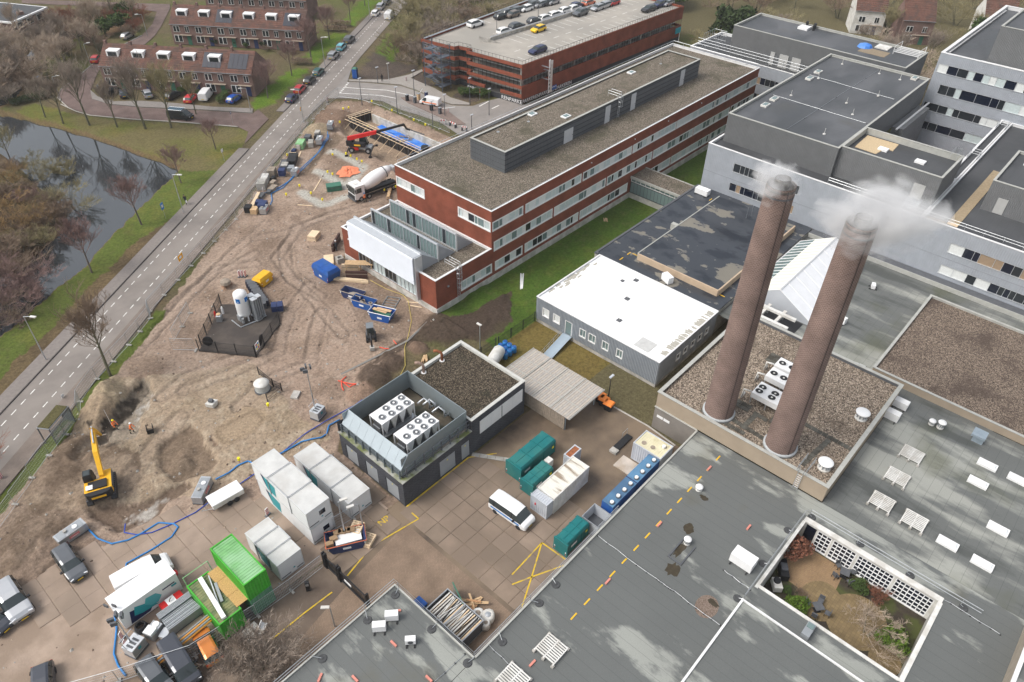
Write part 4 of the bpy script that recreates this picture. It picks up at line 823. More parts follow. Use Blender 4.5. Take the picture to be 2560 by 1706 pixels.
rmp=thing('access_ramp','pale blue metal ramp leading to the prefab door','ramp',(59,45,0)); MB().add([(62.4,45.9,.7),(62.4,44.5,.7),(56.8,43.9,.1),(56.8,45.3,.1),(62.4,45.9,.62),(62.4,44.5,.62),(56.8,43.9,.0),(56.8,45.3,.0)],[(0,1,2,3),(4,7,6,5),(0,3,7,4),(1,5,6,2),(0,4,5,1),(3,2,6,7)]).build('deck',pm('ramp_blue',(.33,.4,.46),.5,.05,1),rmp); railing(rmp,[(62.2,45.9,.7),(56.8,45.3,.1)],.9,.025,1.2,(1,.5),M['galv'])
                                                             # ==== plant building
PB=thing('plant_building','dark brick plant room with gravel roof and open pen of rooftop chillers','building',(29,40.3,0))
dbr=masonry('anthracite_brick',(.075,.078,.09),(.055,.058,.068),(.12,.12,.13),.42,.2,msize=.02)
sopS=[(34.2,36.6,.05,2.55),(37.5,38.8,.05,2.55),(40.4,47.6,2.2,4.2)]; sopW=[(41.2,43.2,.05,2.4),(44.6,46.6,.05,2.4),(48.0,50.0,.05,2.4)]
mb=MB(); wall(mb,'x',29.05,40.3,50.9,-.1,3.65,sopW); wall(mb,'y',40.3,29.05,39.2,-.1,3.65,[o for o in sopS[:2]]); wall(mb,'y',40.3,39.2,48.05,-.1,5.15,[sopS[2]]); wall(mb,'x',48.05,40.3,50.9,-.1,5.15,(),.1,-1); wall(mb,'y',50.9,29.05,48.05,-.1,5.15,(),.1,-1); wall(mb,'x',39.2,40.3,50.9,3.65,5.15)
mb.build('wall',dbr,PB)
MB().box(39.25,48,40.35,50.85,4.75,4.85).build('roof',M['graveld'],PB)
mb=MB(); z=5.15; mb.box(39.15,48.1,40.25,40.65,z,z+.08); mb.box(39.15,48.1,50.55,50.95,z,z+.08); mb.box(39.15,39.4,40.65,50.55,z,z+.08); mb.box(47.75,48.1,40.65,50.55,z,z+.08); mb.box(39.4,47.75,40.63,40.65,4.85,z); mb.box(47.73,47.75,40.65,50.55,4.85,z); mb.box(39.4,47.75,50.55,50.57,4.85,z); mb.build('parapet',pm('concrete_coping',(.52,.52,.49),.7,.1,2),PB)
MB().box(29.1,39.15,40.35,50.85,3.3,3.4).build('pen_floor',pm('pen_floor_mat',(.09,.075,.055),.9,.2,2,col2=(.05,.055,.04)),PB)
mb=MB(); mb.box(28.95,39.15,40.2,40.75,3.65,3.73); mb.box(28.95,29.5,40.75,51,3.65,3.73); mb.build('ledge',pm('mossy_ledge',(.36,.36,.33),.8,.15,2,col2=(.15,.17,.07)),PB)
zin=pm('zinc_screen',(.31,.355,.375),.4,.06,1,.5); zinl=pm('zinc_screen_top',(.42,.48,.52),.4,.05,1,.4)
mb=MB(); mb.box(29.7,39.1,41.0,41.08,3.7,6.3); mb.box(29.7,39.15,50.55,50.63,3.7,6.3); mb.box(39.08,39.16,41.08,50.55,3.7,6.3); mb.box(29.6,29.68,41.0,50.63,3.75,4.9); mb.build('chiller_screen',zin,PB)
mb=MB()
for k in range(8): y0=40.9+k*1.22; mb.add([(29.45,y0,4.85),(29.45,y0+1.2,4.85),(30.55,y0+1.2,6.35),(30.55,y0,6.35),(29.5,y0,4.8),(29.5,y0+1.2,4.8),(30.6,y0+1.2,6.3),(30.6,y0,6.3)],[(0,1,2,3),(7,6,5,4),(0,4,5,1),(1,5,6,2),(2,6,7,3),(3,7,4,0)])
mb.build('sloping_screen',zinl,PB)
mb=MB()
for k in range(9): y=40.95+k*1.2; mb.box(29.2,29.32,y-.06,y+.06,3.73,5.0)
for z in (3.95,4.25,4.55): mb.box(29.36,29.4,40.9,50.6,z,z+.16)
mb.build('louvre',pm('dark_zinc',(.16,.19,.21),.45,.1,1,.4),PB)
mb=MB()
for k in range(8): x=29.9+k*1.25; mb.box(x-.06,x+.06,40.55,40.65,3.73,5.25); mb.box(x-.5,x+.5,40.6,40.64,4.4,4.46)
for z in (4.1,4.6,5.2): mb.tube([(29.5,40.6,z),(39.1,40.6,z)],.035,4)
mb.build('screen_post',pm('post_dark',(.13,.14,.16),.5,.1,2,.3),PB)
for a,b,c,d in sopW+sopS[:2]:
 w=a in (41.2,44.6,48.0); dd=MB()
 if w: dd.box(29.12,29.2,a+.02,b-.02,c,d)
 else: dd.box(a+.02,b-.02,40.38,40.46,c,d)
 dd=dd.build('door',pm('grey_door',(.33,.35,.37),.5,.06,1),PB)
 s=MB(); (s.add([(29.11,(a+b)/2-.12,1.9),(29.11,(a+b)/2+.12,1.9),(29.11,(a+b)/2,2.12)],[(0,1,2)]) if w else s.add([((a+b)/2-.12,40.37,1.9),((a+b)/2+.12,40.37,1.9),((a+b)/2,40.37,2.12)],[(0,1,2)])); s.build('warning_sign',M['lemon'],dd)
for k in range(4): x=40.45+k*1.8; MB().box(x,x+1.77,40.25,40.32,2.22,4.18).build('white_panel',M['white'],PB)
MB().box(44.0,44.06,40.2,40.25,2.3,4.1).build('panel_bolt',M['dgrey'],PB)
mb=MB()
for i,px in enumerate(((41.19,50.21),(44.14,50.18))):
 x,y=px; MB().cyl((x,y,4.84),.32,.1,n=12).build('pipe_collar',M['white'],PB); MB().tube([(x,y,4.9),(x,y,5.9),(x-.1,y+.1,6.2),(x-.4,y+.35,6.45),(x-.75,y+.6,6.5)],.17,8).build('exhaust_pipe',M['rust'] if i else pm('pipe_brown',(.35,.24,.19),.5,.2,4),PB,True)
def chiller(px,label):
 x,y=px; t=thing('rooftop_chiller',label,'chiller',(x,y,3.4),group='chillers behind the zinc screen'); L,Wd,Hh=4.65,2.15,2.15; z=3.75
 MB().box(x-L/2,x+L/2,y-Wd/2,y+Wd/2,z+Hh-.12,z+Hh).build('top',M['white'],t)
 MB().box(x-L/2-.1,x+L/2+.1,y-Wd/2-.08,y+Wd/2+.08,z-.2,z).build('base_frame',M['galv'],t)
 for k in range(4):
  a=x-L/2+.1+k*L/4; b=a+L/4-.1; c=(a+b)/2; mb=MB()
  for yy,s in ((y-Wd/2+.05,1),(y+Wd/2-.05,-1)): mb.add([(a,yy,z+Hh-.12),(b,yy,z+Hh-.12),(c,yy+s*.1,z+.1)],[(0,1,2)]); mb.add([(a,yy,z+Hh-.12),(c,yy+s*.1,z+.1),(c,y,z+.1),(a,y,z+Hh-.12)],[(0,1,2,3)])
  mb.build('coil',M['offwhite'] if k%2 else M['white'],t)
 MB().box(x-L/2+.15,x+L/2-.15,y-.6,y+.6,z,z+Hh-.2).build('coil_core',M['dgrey'],t)
 MB().box(x-L/2,x-L/2+.12,y-Wd/2,y-Wd/2+.12,z,z+Hh-.12).box(x-L/2,x-L/2+.12,y+Wd/2-.12,y+Wd/2,z,z+Hh-.12).box(x+L/2-.12,x+L/2,y-Wd/2,y-Wd/2+.12,z,z+Hh-.12).box(x+L/2-.12,x+L/2,y+Wd/2-.12,y+Wd/2,z,z+Hh-.12).build('post',M['white'],t)
 MB().box(x-L/2-.05,x-L/2+.1,y-.55,y+.6,z+.1,z+1.1).build('control_box',M['grey'],t)
 for k,(u,v) in enumerate(((-1.6,-.25),(-.5,-.55),(-.42,.5),(.6,-.55),(.7,.52),(1.7,-.55),(1.8,.5))):
  f=MB().lathe((x+u,y+v,z+Hh),[(.4,0),(.42,.1),(.35,.12),(.33,.02)],16).build('fan_ring',M['grey'],t,True)
  g=MB().cyl((x+u,y+v,z+Hh+.01),.34,.03,n=14); 
  f2=g.build('fan_grille',M['dgrey'],f); MB().cyl((x+u,y+v,z+Hh+.045),.13,.05,n=10).build('hub',M['white'],f)
chiller((34.1,47.55),'white rooftop chiller with seven fans nearest the far screen of the pen')
chiller((34.05,43.5),'white rooftop chiller with seven fans nearest the yard side of the pen')
pi=MB()
for px in ((38.1,46.8),(38.4,46.2),(38.3,44.6)): pi.tube([(px[0]-1,px[1],5),(px[0],px[1],5.1),(px[0],px[1]-.9,5.1),(px[0],px[1]-.9,4.2),(px[0]+.8,px[1]-.9,4.2)],.13,6)
tag(pi.build('chiller_pipework',M['galv'],smooth=True),'bent silver pipework beside the rooftop chillers','pipes')
CP=thing('bin_shelter','open shelter with slatted translucent roof beside the plant room','shelter',(52,40,0))
CX0,CX1,CY0,CY1,CZ=48.6,55.4,33.9,45.3,2.7
mb=MB(); mb.tube([(49.2,34.9,0),(49.2,34.9,CZ)],.09,4)
for x in (49.2,54.8):
 for y in (34.9,38,41.2,44.6): mb.tube([(x,y,0),(x,y,CZ)],.08,4)
for y in (34.3,38,41.2,44.8): mb.box(CX0+.1,CX1-.1,y-.06,y+.06,CZ-.16,CZ-.02)
mb.build('frame',pm('shelter_steel',(.3,.35,.37),.5,.1,2,.3),CP)
for k in range(38):
 y=CY0+k*.3
 MB().box(CX0,CX1,y,y+.26,CZ,CZ+.03).build('roof_slat',[pm('slat_grey',(.4,.375,.345),.8,.12,3),pm('slat_warm',(.45,.4,.35),.8,.12,3)][k%2] if k<2 else MATS[['slat_grey','slat_warm'][k%2]],CP)
mb=MB()
for x in (50.9,53.1): mb.box(x-.05,x+.05,CY0,CY1,CZ+.031,CZ+.08)
for y in (34,36.8,39.6,42.4,45.2): mb.box(CX0,CX1,y-.04,y+.04,CZ+.081,CZ+.12)
mb.build('roof_batten',M['trim'],CP)
for k in range(28):
 y=34.9+k*.3; MB().box(49.0,49.05,y,y+.27,.1,2.5).build('fence_board',M['oldwood'],CP)
                                                             # ==== boiler house and chimneys
BH=thing('boiler_house','beige rendered boiler house with gravel roof carrying two brick chimneys','building',(56.7,7.5,0))
MX=pm('beige_render',(.35,.285,.215),.85,.07,.6,bump=.15); MG=pm('grey_render',(.22,.2,.18),.85,.12,.5,col2=(.17,.155,.14))
mb=MB(); wall(mb,'x',56.7,7.45,27.65,3.46,5.65); wall(mb,'y',7.45,56.7,77.1,3.2,5.65); wall(mb,'y',27.65,56.7,77.1,0,5.65,(),.1,-1); wall(mb,'x',77.1,7.45,27.65,3.2,5.65,(),.1,-1); mb.build('upper_wall',MX,BH)
mb=MB(); wall(mb,'x',56.62,22.1,27.65,0,3.4); mb.build('wall',MG,BH)
MB().box(56.5,56.7,22.1,27.7,3.4,3.46).build('drip_band',M['trim'],BH)
MB().box(56.8,77,7.55,27.55,5.2,5.3).build('roof',M['gravelw'],BH)
mb=MB(); z=5.65; mb.box(56.6,77.2,7.35,7.8,z,z+.07); mb.box(56.6,77.2,27.3,27.75,z,z+.07); mb.box(56.6,57.0,7.8,27.3,z,z+.07); mb.box(76.8,77.2,7.8,27.3,z,z+.07); mb.build('parapet',M['trim'],BH)
mb=MB(); mb.box(57,76.8,7.78,7.8,5.3,z); mb.box(76.78,76.8,7.8,27.3,5.3,z); mb.build('upstand',M['dgrey'],BH)
for j in range(2): MB().box(56.58,56.62,26.4-j*.9,26.9-j*.9+.3,2.0,2.35).build('wall_sign',M['white'],BH)
ptile=MB().box(-.28,.28,-.28,.28,0,.05).mesh('paving_tile',pm('mossy_tile',(.11,.105,.09),.9,.2,3,col2=(.06,.055,.045)))
def tiles(a,b,n2=1):
 L=dist(a,b); k=max(1,int(L/.6)); d=Vector((b[0]-a[0],b[1]-a[1])).normalized(); nn=Vector((-d.y,d.x))
 for i in range(k+1):
  for j in range(n2): put('paving_tile',ptile,BH,(a[0]+d.x*.6*i+nn.x*.6*j,a[1]+d.y*.6*i+nn.y*.6*j,5.3))
tiles((57.9,22.4),(57.9,17.4))
tiles((58.93,19.32),(58.69,15.66)); tiles((58.74,17.93),(61.59,17.81)); tiles((61.53,17.88),(61.36,16.09)); tiles((63.77,13.25),(63.69,7.80)); tiles((58.30,10.76),(63.57,10.18))
for j in range(3): tiles((70.9+j*.6,21.2),(70.9+j*.6,17.2)) 
tiles((61.6,15.4),(70.8,15.4),2); tiles((61.4,20.8),(61.4,18.9),2)
def chimney(x,y,zt,label,seed):
 t=thing('chimney',label,'chimney',(x,y,5.3)); r0,r1=1.6,1.27; ht=zt-5.5
 MB().lathe((x,y,5.3),[(1.78,0),(1.78,.35),(1.66,.4)],32).build('collar',pm('lead_collar',(.4,.42,.43),.6,.1,3),t,True)
 prof=[(r0+(r1-r0)*k/30,.3+ht*k/30) for k in range(31)]; mb=MB(); mb.loft([[(x+r*math.cos(2*math.pi*i/36),y+r*math.sin(2*math.pi*i/36),5.3+h) for i in range(36)] for r,h in prof],0,True,False)
 mb.build('shaft',masonry('chimney_brick_%d'%seed,(.2,.125,.105),(.135,.083,.07),(.33,.25,.22),.32,.13,axis='cyl',msize=.03,ctr=(x,y),bs=1),t,True)
 MB().lathe((x,y,zt-.9),[(r1+.015,0),(r1+.03,.03),(r1+.03,.12),(r1+.015,.15)],28).build('iron_band',M['dgrey'],t,True)
 MB().lathe((x,y,zt-.3),[(r1+.01,0),(r1+.015,.1),(r1,.3),(r1-.2,.32),(r1-.3,.1)],28).build('crown',pm('sooty_crown',(.1,.085,.075),.9,.2,2),t,True)
 MB().lathe((x,y,zt-.1),[(.7,0),(.7,.75),(.64,.8),(.6,0)],20).build('flue_liner',pm('flue_steel',(.2,.19,.18),.4,.2,3,.6),t,True)
 mb=MB(); a=-.6
 for k in range(60): z=6.5+k*(zt-7)/60; r=r0+(r1-r0)*(z-5.5)/ht; mb.tube([(x+(r+.02)*math.cos(a),y+(r+.02)*math.sin(a),z),(x+(r+.16)*math.cos(a),y+(r+.16)*math.sin(a),z)],.02,4)
 mb.tube([(x+(r0+.04)*math.cos(-2.2),y+(r0+.04)*math.sin(-2.2),5.5),(x+(r1+.04)*math.cos(-2.2),y+(r1+.04)*math.sin(-2.2),zt)],.025,4); mb.build('climbing_iron',M['black'],t)
 return t
chimney(58.9,21.1,33.4,'round brick chimney with dark steel flue top nearest the white roof prefab',1)
chimney(58.9,13.7,32.6,'round brick chimney with steam round its top, right of its twin',2)
                                                             # ==== low foreground building with courtyard
LB=thing('low_flat_roof_building','low building with wide puddled grey felt roof around a planted courtyard','building',(21,22,0))
def seamed(name,*a,pitch=1.0,axis=0,**k):
 m=bitumen(name,*a,**k); n=m.node_tree.nodes; l=m.node_tree.links; b=n['Principled BSDF']; src=b.inputs['Base Color'].links[0].from_socket
 geo=n.new('ShaderNodeNewGeometry'); sx=n.new('ShaderNodeSeparateXYZ'); l.new(geo.outputs['Position'],sx.inputs[0])
 w=n.new('ShaderNodeTexNoise'); w.inputs['Scale'].default_value=.7; l.new(geo.outputs['Position'],w.inputs['Vector'])
 ad=n.new('ShaderNodeMath'); ad.operation='MULTIPLY_ADD'; ad.inputs[1].default_value=.06; l.new(w.outputs['Fac'],ad.inputs[0]); l.new(sx.outputs[axis],ad.inputs[2])
 dv=n.new('ShaderNodeMath'); dv.operation='DIVIDE'; dv.inputs[1].default_value=pitch; l.new(ad.outputs[0],dv.inputs[0])
 fr=n.new('ShaderNodeMath'); fr.operation='FRACT'; l.new(dv.outputs[0],fr.inputs[0])
 gt=n.new('ShaderNodeMath'); gt.operation='GREATER_THAN'; gt.inputs[1].default_value=1-.035/pitch; l.new(fr.outputs[0],gt.inputs[0])
 ml=n.new('ShaderNodeMath'); ml.operation='MULTIPLY'; ml.inputs[1].default_value=.45; l.new(gt.outputs[0],ml.inputs[0])
 mx=n.new('ShaderNodeMixRGB'); mx.inputs[2].default_value=(.05,.055,.055,1); l.new(ml.outputs[0],mx.inputs[0]); l.new(src,mx.inputs[1]); l.new(mx.outputs[0],b.inputs['Base Color'])
 return m
M['felt']=seamed('grey_felt',(.31,.32,.295),(.135,.142,.138),(1.5,.55,1),.425,.5,(.1,.085,.04),.17,None,.025,mossthr=.6)
M['felt2']=seamed('algae_felt',(.33,.335,.305),(.14,.146,.14),(2.0,.45,1),.465,.5,(.07,.075,.03),.15,(.09,.095,.09),.05,pitch=1.0,axis=1,mossthr=.56)
RZ=3.3
mb=MB()
for x0,x1,y0,y1 in ((-6,21.0,22.1,32.2),(-6,43.7,8.0,22.05),(43.7,56.7,7.7,22.05),(41.2,43.65,-14,8.0),(43.65,53.6,-14,-5.3),(53.6,56.7,-14,7.7)): mb.box(x0,x1,y0,y1,RZ-.15,RZ)
mb.build('roof',M['felt'],LB)
MB().box(56.72,80,-14,7.4,RZ-.15,RZ).box(77.15,104.2,11.6,31.2,RZ-.15,RZ).box(77.15,80,7.4,11.6,RZ-.15,RZ).box(100.2,104.2,-14,11.6,RZ-.15,RZ).box(79.5,101,-14,-2.6,RZ-.15,RZ).build('roof',M['felt2'],LB)
MB().box(-6,41.1,-14,7.9,3.4,3.6).build('raised_roof',M['felt'],LB)
mb=MB(); mb.box(-6,41.2,7.85,8.05,3.6,3.75); mb.box(41.05,41.2,-14,7.85,3.6,3.75); mb.build('raised_edge',M['trimw'],LB)
mb=MB(); tz=RZ
for x0,x1,y0,y1 in ((21.05,56.6,21.95,22.15),(20.9,21.05,22.15,32.3),(-6,20.9,32.15,32.3)): mb.box(x0,x1,y0,y1,tz,tz+.14)
mb.build('roof_edge',M['trim'],LB)
mb=MB(); wall(mb,'y',22.1,20.95,56.6,0,RZ,(),.1,-1); wall(mb,'x',20.98,22.1,32.25,0,RZ,(),.1,-1); wall(mb,'y',32.25,-6,20.98,0,RZ,(),.1,-1); wall(mb,'x',-6,-14,32,0,RZ); mb.build('wall',M['concrete'],LB)
mb=MB(); wall(mb,'y',7.65,43.7,53.55,0,RZ); wall(mb,'y',-5.3,43.7,53.55,0,RZ,(),.1,-1); wall(mb,'x',43.7,-5.3,7.65,0,RZ,(),.1,-1); mb.build('courtyard_wall',pm('courtyard_render',(.5,.49,.46),.8,.15,1,col2=(.35,.33,.28)),LB)
mb=MB(); mb.box(53.3,53.9,-5.5,7.8,RZ,RZ+.16); mb.box(43.5,53.3,-5.6,-5.2,RZ,RZ+.1); mb.box(43.3,53.3,7.55,7.85,RZ,RZ+.1); mb.box(43.45,43.75,-5.2,7.55,RZ,RZ+.1); mb.build('courtyard_fascia',M['offwhite'],LB)
op=[(7.0,-1)]; gm=[(-5.0,-1.55),(-1.35,2.1),(2.3,4.6),(4.75,6.2)]
mb=MB(); wall(mb,'x',53.55,-5.3,7.65,0,RZ,[(a,b,.15,2.9) for a,b in gm]+[(6.35,7.4,.05,2.9)]); mb.build('glazed_wall',M['offwhite'],LB)
for a,b in gm:
 n=max(3,round((b-a)/.42)); f=window(LB,'x',53.55,1,a,b,.15,2.9,n,M['glassb'],M['white'],.14,.09,True,name='garden_window')
 mb=MB()
 for k in range(1,5): mb.box(53.56,53.64,a+.08,b-.08,.15+k*.55-.03,.15+k*.55+.03)
 mb.build('glazing_bar',M['white'],f)
MB().box(53.62,53.7,6.4,7.35,.05,2.85).build('door',M['glassb'],LB)
cyd=MB().box(43.7,53.55,-5.3,7.65,-.05,.02).build('courtyard_floor',pm('planting_soil',(.05,.04,.03),.95,.3,2,col2=(.07,.08,.025)),LB)
pv1=masonry('ochre_paving',(.38,.25,.135),(.33,.21,.12),(.2,.15,.1),.2,.1,axis='flat'); pv2=masonry('olive_paving',(.26,.19,.1),(.2,.145,.08),(.14,.11,.06),.32,.32,axis='flat',off=0)
MB().prism([(48.6,7.4),(53.4,7.4),(53.4,2.5),(49.5,2.2),(48.2,3.2)],.02,.06).build('terrace_paving',pv1,cyd)
def disc(cx,cy,rx,ry,z,n=40): return [(cx+rx*math.cos(2*math.pi*k/n),cy+ry*math.sin(2*math.pi*k/n)) for k in range(n)]
for k,(px,rx,ry) in enumerate((((48.55,2.89),2.3,1.9),((48.82,-0.51),3.0,2.7),((46.85,-3.92),1.5,1.4))): MB().prism(disc(*px,rx,ry,0),.02,.064+.005*k).build('round_paving',pv2,cyd)
ydm=MB().box(-.42,.42,-.07,.07,0,.03).mesh('walkway_strip',pm('yellow_strip',(.72,.44,.03),.6,.08,3))
for i in range(14): put('walkway_strip',ydm,LB,(29.68+1.925*i,18.27,RZ))
pkm=MB().box(-.36,.36,-.09,.09,0,.16).mesh('roof_marker',pm('salmon_marker',(.62,.24,.19),.6,.08,3))
for px,r in (((43.10,18.13),0),((34.51,18.11),0),((23.96,18.16),0),((48.81,11.44),0),((19.40,30.13),-.7),((17.20,28.03),1.57),((11.18,30.26),.5),((13.07,28.07),1.57),((17.19,23.59),1.57),((52.75,18.22),0)): put('roof_marker',pkm,LB,(px[0],px[1],RZ),r)
stm=pm('roof_puddle',(.06,.05,.035),.12,.2,2)
for px,a,b in (((41.97,15.08),1.1,.5),((39.68,14.41),.9,.7),((39.24,9.80),.35,.6),((44.70,15.80),.7,.6),((48.99,16.62),.35,.5)):
 r2=random.Random(int(a*999+px[0]*10)); MB().sheet([(px[0]+a*math.cos(t)*r2.uniform(.6,1.15),px[1]+b*math.sin(t)*r2.uniform(.6,1.15)) for t in [k*math.pi/8 for k in range(16)]],RZ+.006).build('puddle',stm,LB)
gm2=gravel('puddle_grit',[(.1,.07,.055),(.2,.15,.12),(.28,.22,.18)],20)
MB().sheet([(p[0],p[1]) for p in disc(*(38.56,10.06),1.25,1.0,0,18)],RZ+.004).build('grit_patch',gm2,LB)
mb=MB(); px=(41.90,14.79); mb.box(px[0]-1.2,px[0]+1.3,px[1]-.75,px[1]-.6,RZ,RZ+.12); mb.box(px[0]-1.2,px[0]+1.3,px[1]+.6,px[1]+.75,RZ,RZ+.12); mb.box(px[0]-1.35,px[0]-1.2,px[1]-.75,px[1]+.75,RZ,RZ+.12); mb.build('roof_upstand',M['dgrey'],LB)
fm=pm('rubber_foot',(.07,.072,.075),.9,.2,3)
def footrail(pts,feet,h=.95):
 t=thing('roof_guardrail','','guardrail',(*pts[0],RZ))
 mb=MB(); P3=[Vector((*p,RZ+.14)) for p in pts]
 for k in (1,.55): mb.tube([p+Vector((0,0,h*k)) for p in P3],.035,5)
 mb.build('rail',M['galv'],t)
 for x,y in feet:
  d=min(((Vector((x,y))-Vector(p)).length for p in pts)); MB().cyl((x,y,RZ),.42,.09,.36,n=12).cyl((x,y,RZ+.09),.1,.06,n=8).build('weighted_foot',fm,t)
  q=min((lerp(a,b,s/20) for a,b in zip(pts[:-1],pts[1:]) for s in range(21)),key=lambda p:dist(p,(x,y)))
  MB().tube([(x,y,RZ+.1),(*q,RZ+.25),(*q,RZ+1.1)],.03,4).build('post',M['galv'],t)
 return t
tag(footrail([(-2,32.2),(20.95,32.2),(20.95,22.05),(41.5,22.05)],[(20.35,31.44),(17.10,31.38),(12.31,31.45),(20.33,26.62),(20.31,22.20),(23.66,21.32),(28.57,21.35),(31.03,21.42)]),'tubular guardrail on rubber feet along the felt roof edge above the yard')
tag(footrail([(41.3,7.95),(45.4,8.0),(53.7,8.0),(54.2,7.6),(54.2,-8.4)],[(41.17,8.42),(46.07,8.44),(51.18,8.42),(54.28,7.37),(54.52,2.51),(54.31,-2.35),(54.21,-7.13)]),'tubular guardrail on rubber feet around the planted courtyard opening')
blk=MB().cyl((0,0,0),.09,.08,n=6).mesh('wire_block',M['black'])
def wire(pts,z,parent,n=14):
 mb=MB(); P=[]
 for a,b in zip(pts[:-1],pts[1:]):
  for k in range(6): q=lerp(a,b,k/6); P.append((q[0]+R_.uniform(-.06,.06),q[1]+R_.uniform(-.06,.06),z+.09))
 P.append((*pts[-1],z+.09)); w=mb.tube(P,.022,4).build('lightning_wire',M['galv'],parent)
 L=sum(dist(a,b) for a,b in zip(pts[:-1],pts[1:])); 
 for i in range(0,len(P),max(1,int(len(P)/max(2,L/1.1)))): put('wire_block',blk,w,(P[i][0],P[i][1],z))
wire([(37.87,21.77),(37.76,14.89),(37.81,13.03),(37.74,8.26)],RZ,LB); wire([(42.85,10.81),(42.71,7.97)],RZ,LB); wire([(22.63,21.94),(22.56,17.38)],RZ,LB); wire([(79.99,16.97),(80.37,12.34)],RZ,LB); wire([(53.82,6.72),(53.85,-5.39),(53.70,-10.32)],RZ,LB); wire([(17.32,23.08),(20.69,22.91)],RZ,LB)
def slatframe(x,y,label):
 t=thing('slatted_frame',label,'roof frame',(x,y,RZ)); w,d=2.05,2.0; z=RZ+.3
 mb=MB()
 for yy in (-w/2,0,w/2): mb.box(x-d/2,x+d/2,y+yy-.04,y+yy+.04,z-.08,z)
 mb.build('frame',M['white'],t)
 for k in range(9): xx=x-d/2+.1+k*.225; MB().box(xx,xx+.13,y-w/2-.05,y+w/2+.05,z,z+.05).build('slat',M['offwhite'],t)
 for yy in (-w/2,0,w/2):
  for s in (-1,1):
   MB().box(x+s*1.02-.13,x+s*1.02+.13,y+yy-.13,y+yy+.13,RZ,RZ+.22).build('block',M['concrete'],t)
for i,(x,y,l) in enumerate(((69.4,2.95,'nearest the gravel roof corner'),(65.1,2.95,'second along from the gravel roof corner'),(60.75,2.9,'closest to the boiler house ladder'),(60.65,-.4,'nearest the long courtyard glazing'),(25.9,17.75,'standing alone near the yard edge of the felt roof'),(21.8,18.4,'cut by the bottom edge of the picture'))): slatframe(x,y,'white slatted pipe frame on blocks, '+l)
skm=[]
for i,(x,y,l) in enumerate(((73.65,-3.6,'closest to the gravel roof'),(70.35,-3.6,'second below the gravel roof'),(73.7,-6.6,'at the right edge of the picture'),(65.5,-6.9,'alone in the right middle'),(60.3,-3.75,'nearer the courtyard of the lower pair'),(60.2,-6.95,'farther from the courtyard, lower pair'))):
 t=thing('long_skylight','long white rooflight on the algae stained felt, '+l,'skylight',(x,y,RZ),group='long white rooflights')
 MB().box(x-.5,x+.5,y-.95,y+.95,RZ,RZ+.28).build('kerb',M['white'],t); MB().loft([[(x-.38,y-.82,RZ+.28),(x+.38,y-.82,RZ+.28),(x+.38,y+.82,RZ+.28),(x-.38,y+.82,RZ+.28)],[(x-.25,y-.7,RZ+.36),(x+.25,y-.7,RZ+.36),(x+.25,y+.7,RZ+.36),(x-.25,y+.7,RZ+.36)]]).build('dome',pm('opal_dome_%d'%i,(.72,.75,.76),.2,.03,1),t)
def simple(name,mb,mat,label,cat,group=None,smooth=False): return tag(mb.build(name,mat,None,smooth),label,cat,group)
def mushroom(px,label,r=.6,h=1.0,z=RZ,s=1.0):
 x,y=px; t=thing('roof_ventilator',label,'ventilator',(x,y,z)); MB().lathe((x,y,z),[(r*.85,0),(r*.85,.15),(r*.55,.25),(r*.55,h*.7)],20).build('base',M['offwhite'],t,True)
 mb=MB()
 for k in range(8): a=k*math.pi/4; mb.box(x+r*.62*math.cos(a)-.06,x+r*.62*math.cos(a)+.06,y+r*.62*math.sin(a)-.06,y+r*.62*math.sin(a)+.06,z+.2,z+h*.75)
 mb.build('strut',M['grey'],t); MB().lathe((x,y,z+h*.7),[(r*.98,0),(r,.08),(r*.9,.16),(r*.3,.2),(.02,.21)],24).build('cap',M['white'],t,True)
mushroom((68.9,9.0),'large white mushroom ventilator on the boiler house gravel, farther one',.78,1.25,5.3); mushroom((59.2,8.95),'large white mushroom ventilator on the boiler house gravel, nearer one',.78,1.25,5.3)
mushroom((75.83,2.98),'small white ventilator beside its twin, on a dark square base',.38,.7); mushroom((75.98,2.07),'white ventilator on a grey box, right of the small one',.45,1.1); mushroom((49.54,17.55),'grey ribbed cowl on the felt beside the yellow strips',.4,.6); mushroom((43.07,14.96),'white round ventilator standing in a puddled upstand',.38,.9)
for px,l in (((99.79,44.10),'left'),((99.19,42.39),'right')): mushroom(px,'tiny white ventilator on the black puddled roof, %s of the pair'%l,.22,.35,4.0)
def acbox(px,rz,label,size=(1.0,.5,.8),z=RZ,feet=True,legs=.12):
 t=thing('air_conditioner',label,'air conditioner',(px[0],px[1],z),rz); mx=wm(t); lx,ly,lz=size
 def loc(mb,n,m,p=t): 
  o=mb.build(n,m); o.parent=p; return o
 b=loc(MB().box(-lx/2,lx/2,-ly/2,ly/2,legs,legs+lz),'casing',M['white']); c=MB()
 c.tube([(0,-ly/2-.015,legs+lz/2),(0,-ly/2,legs+lz/2)],lz*.4,16); loc(c,'fan_grille',M['dgrey'],b)
 f=MB()
 for s in (-1,1): f.box(s*lx*.38-.06,s*lx*.38+.06,-ly/2-.3,ly/2+.3,0,legs)
 loc(f,'mounting_rail',M['black'],t)
acbox((17.26,29.94),2.4,'white air conditioner on the near felt roof, left of the linked pair',(1.15,.6,.8)); acbox((18.66,29.92),2.4,'white air conditioner on the near felt roof, right of the linked pair',(1.15,.6,.8)); acbox((18.29,27.07),-.75,'smaller white air conditioner standing apart on the near felt roof',(.9,.5,.6))
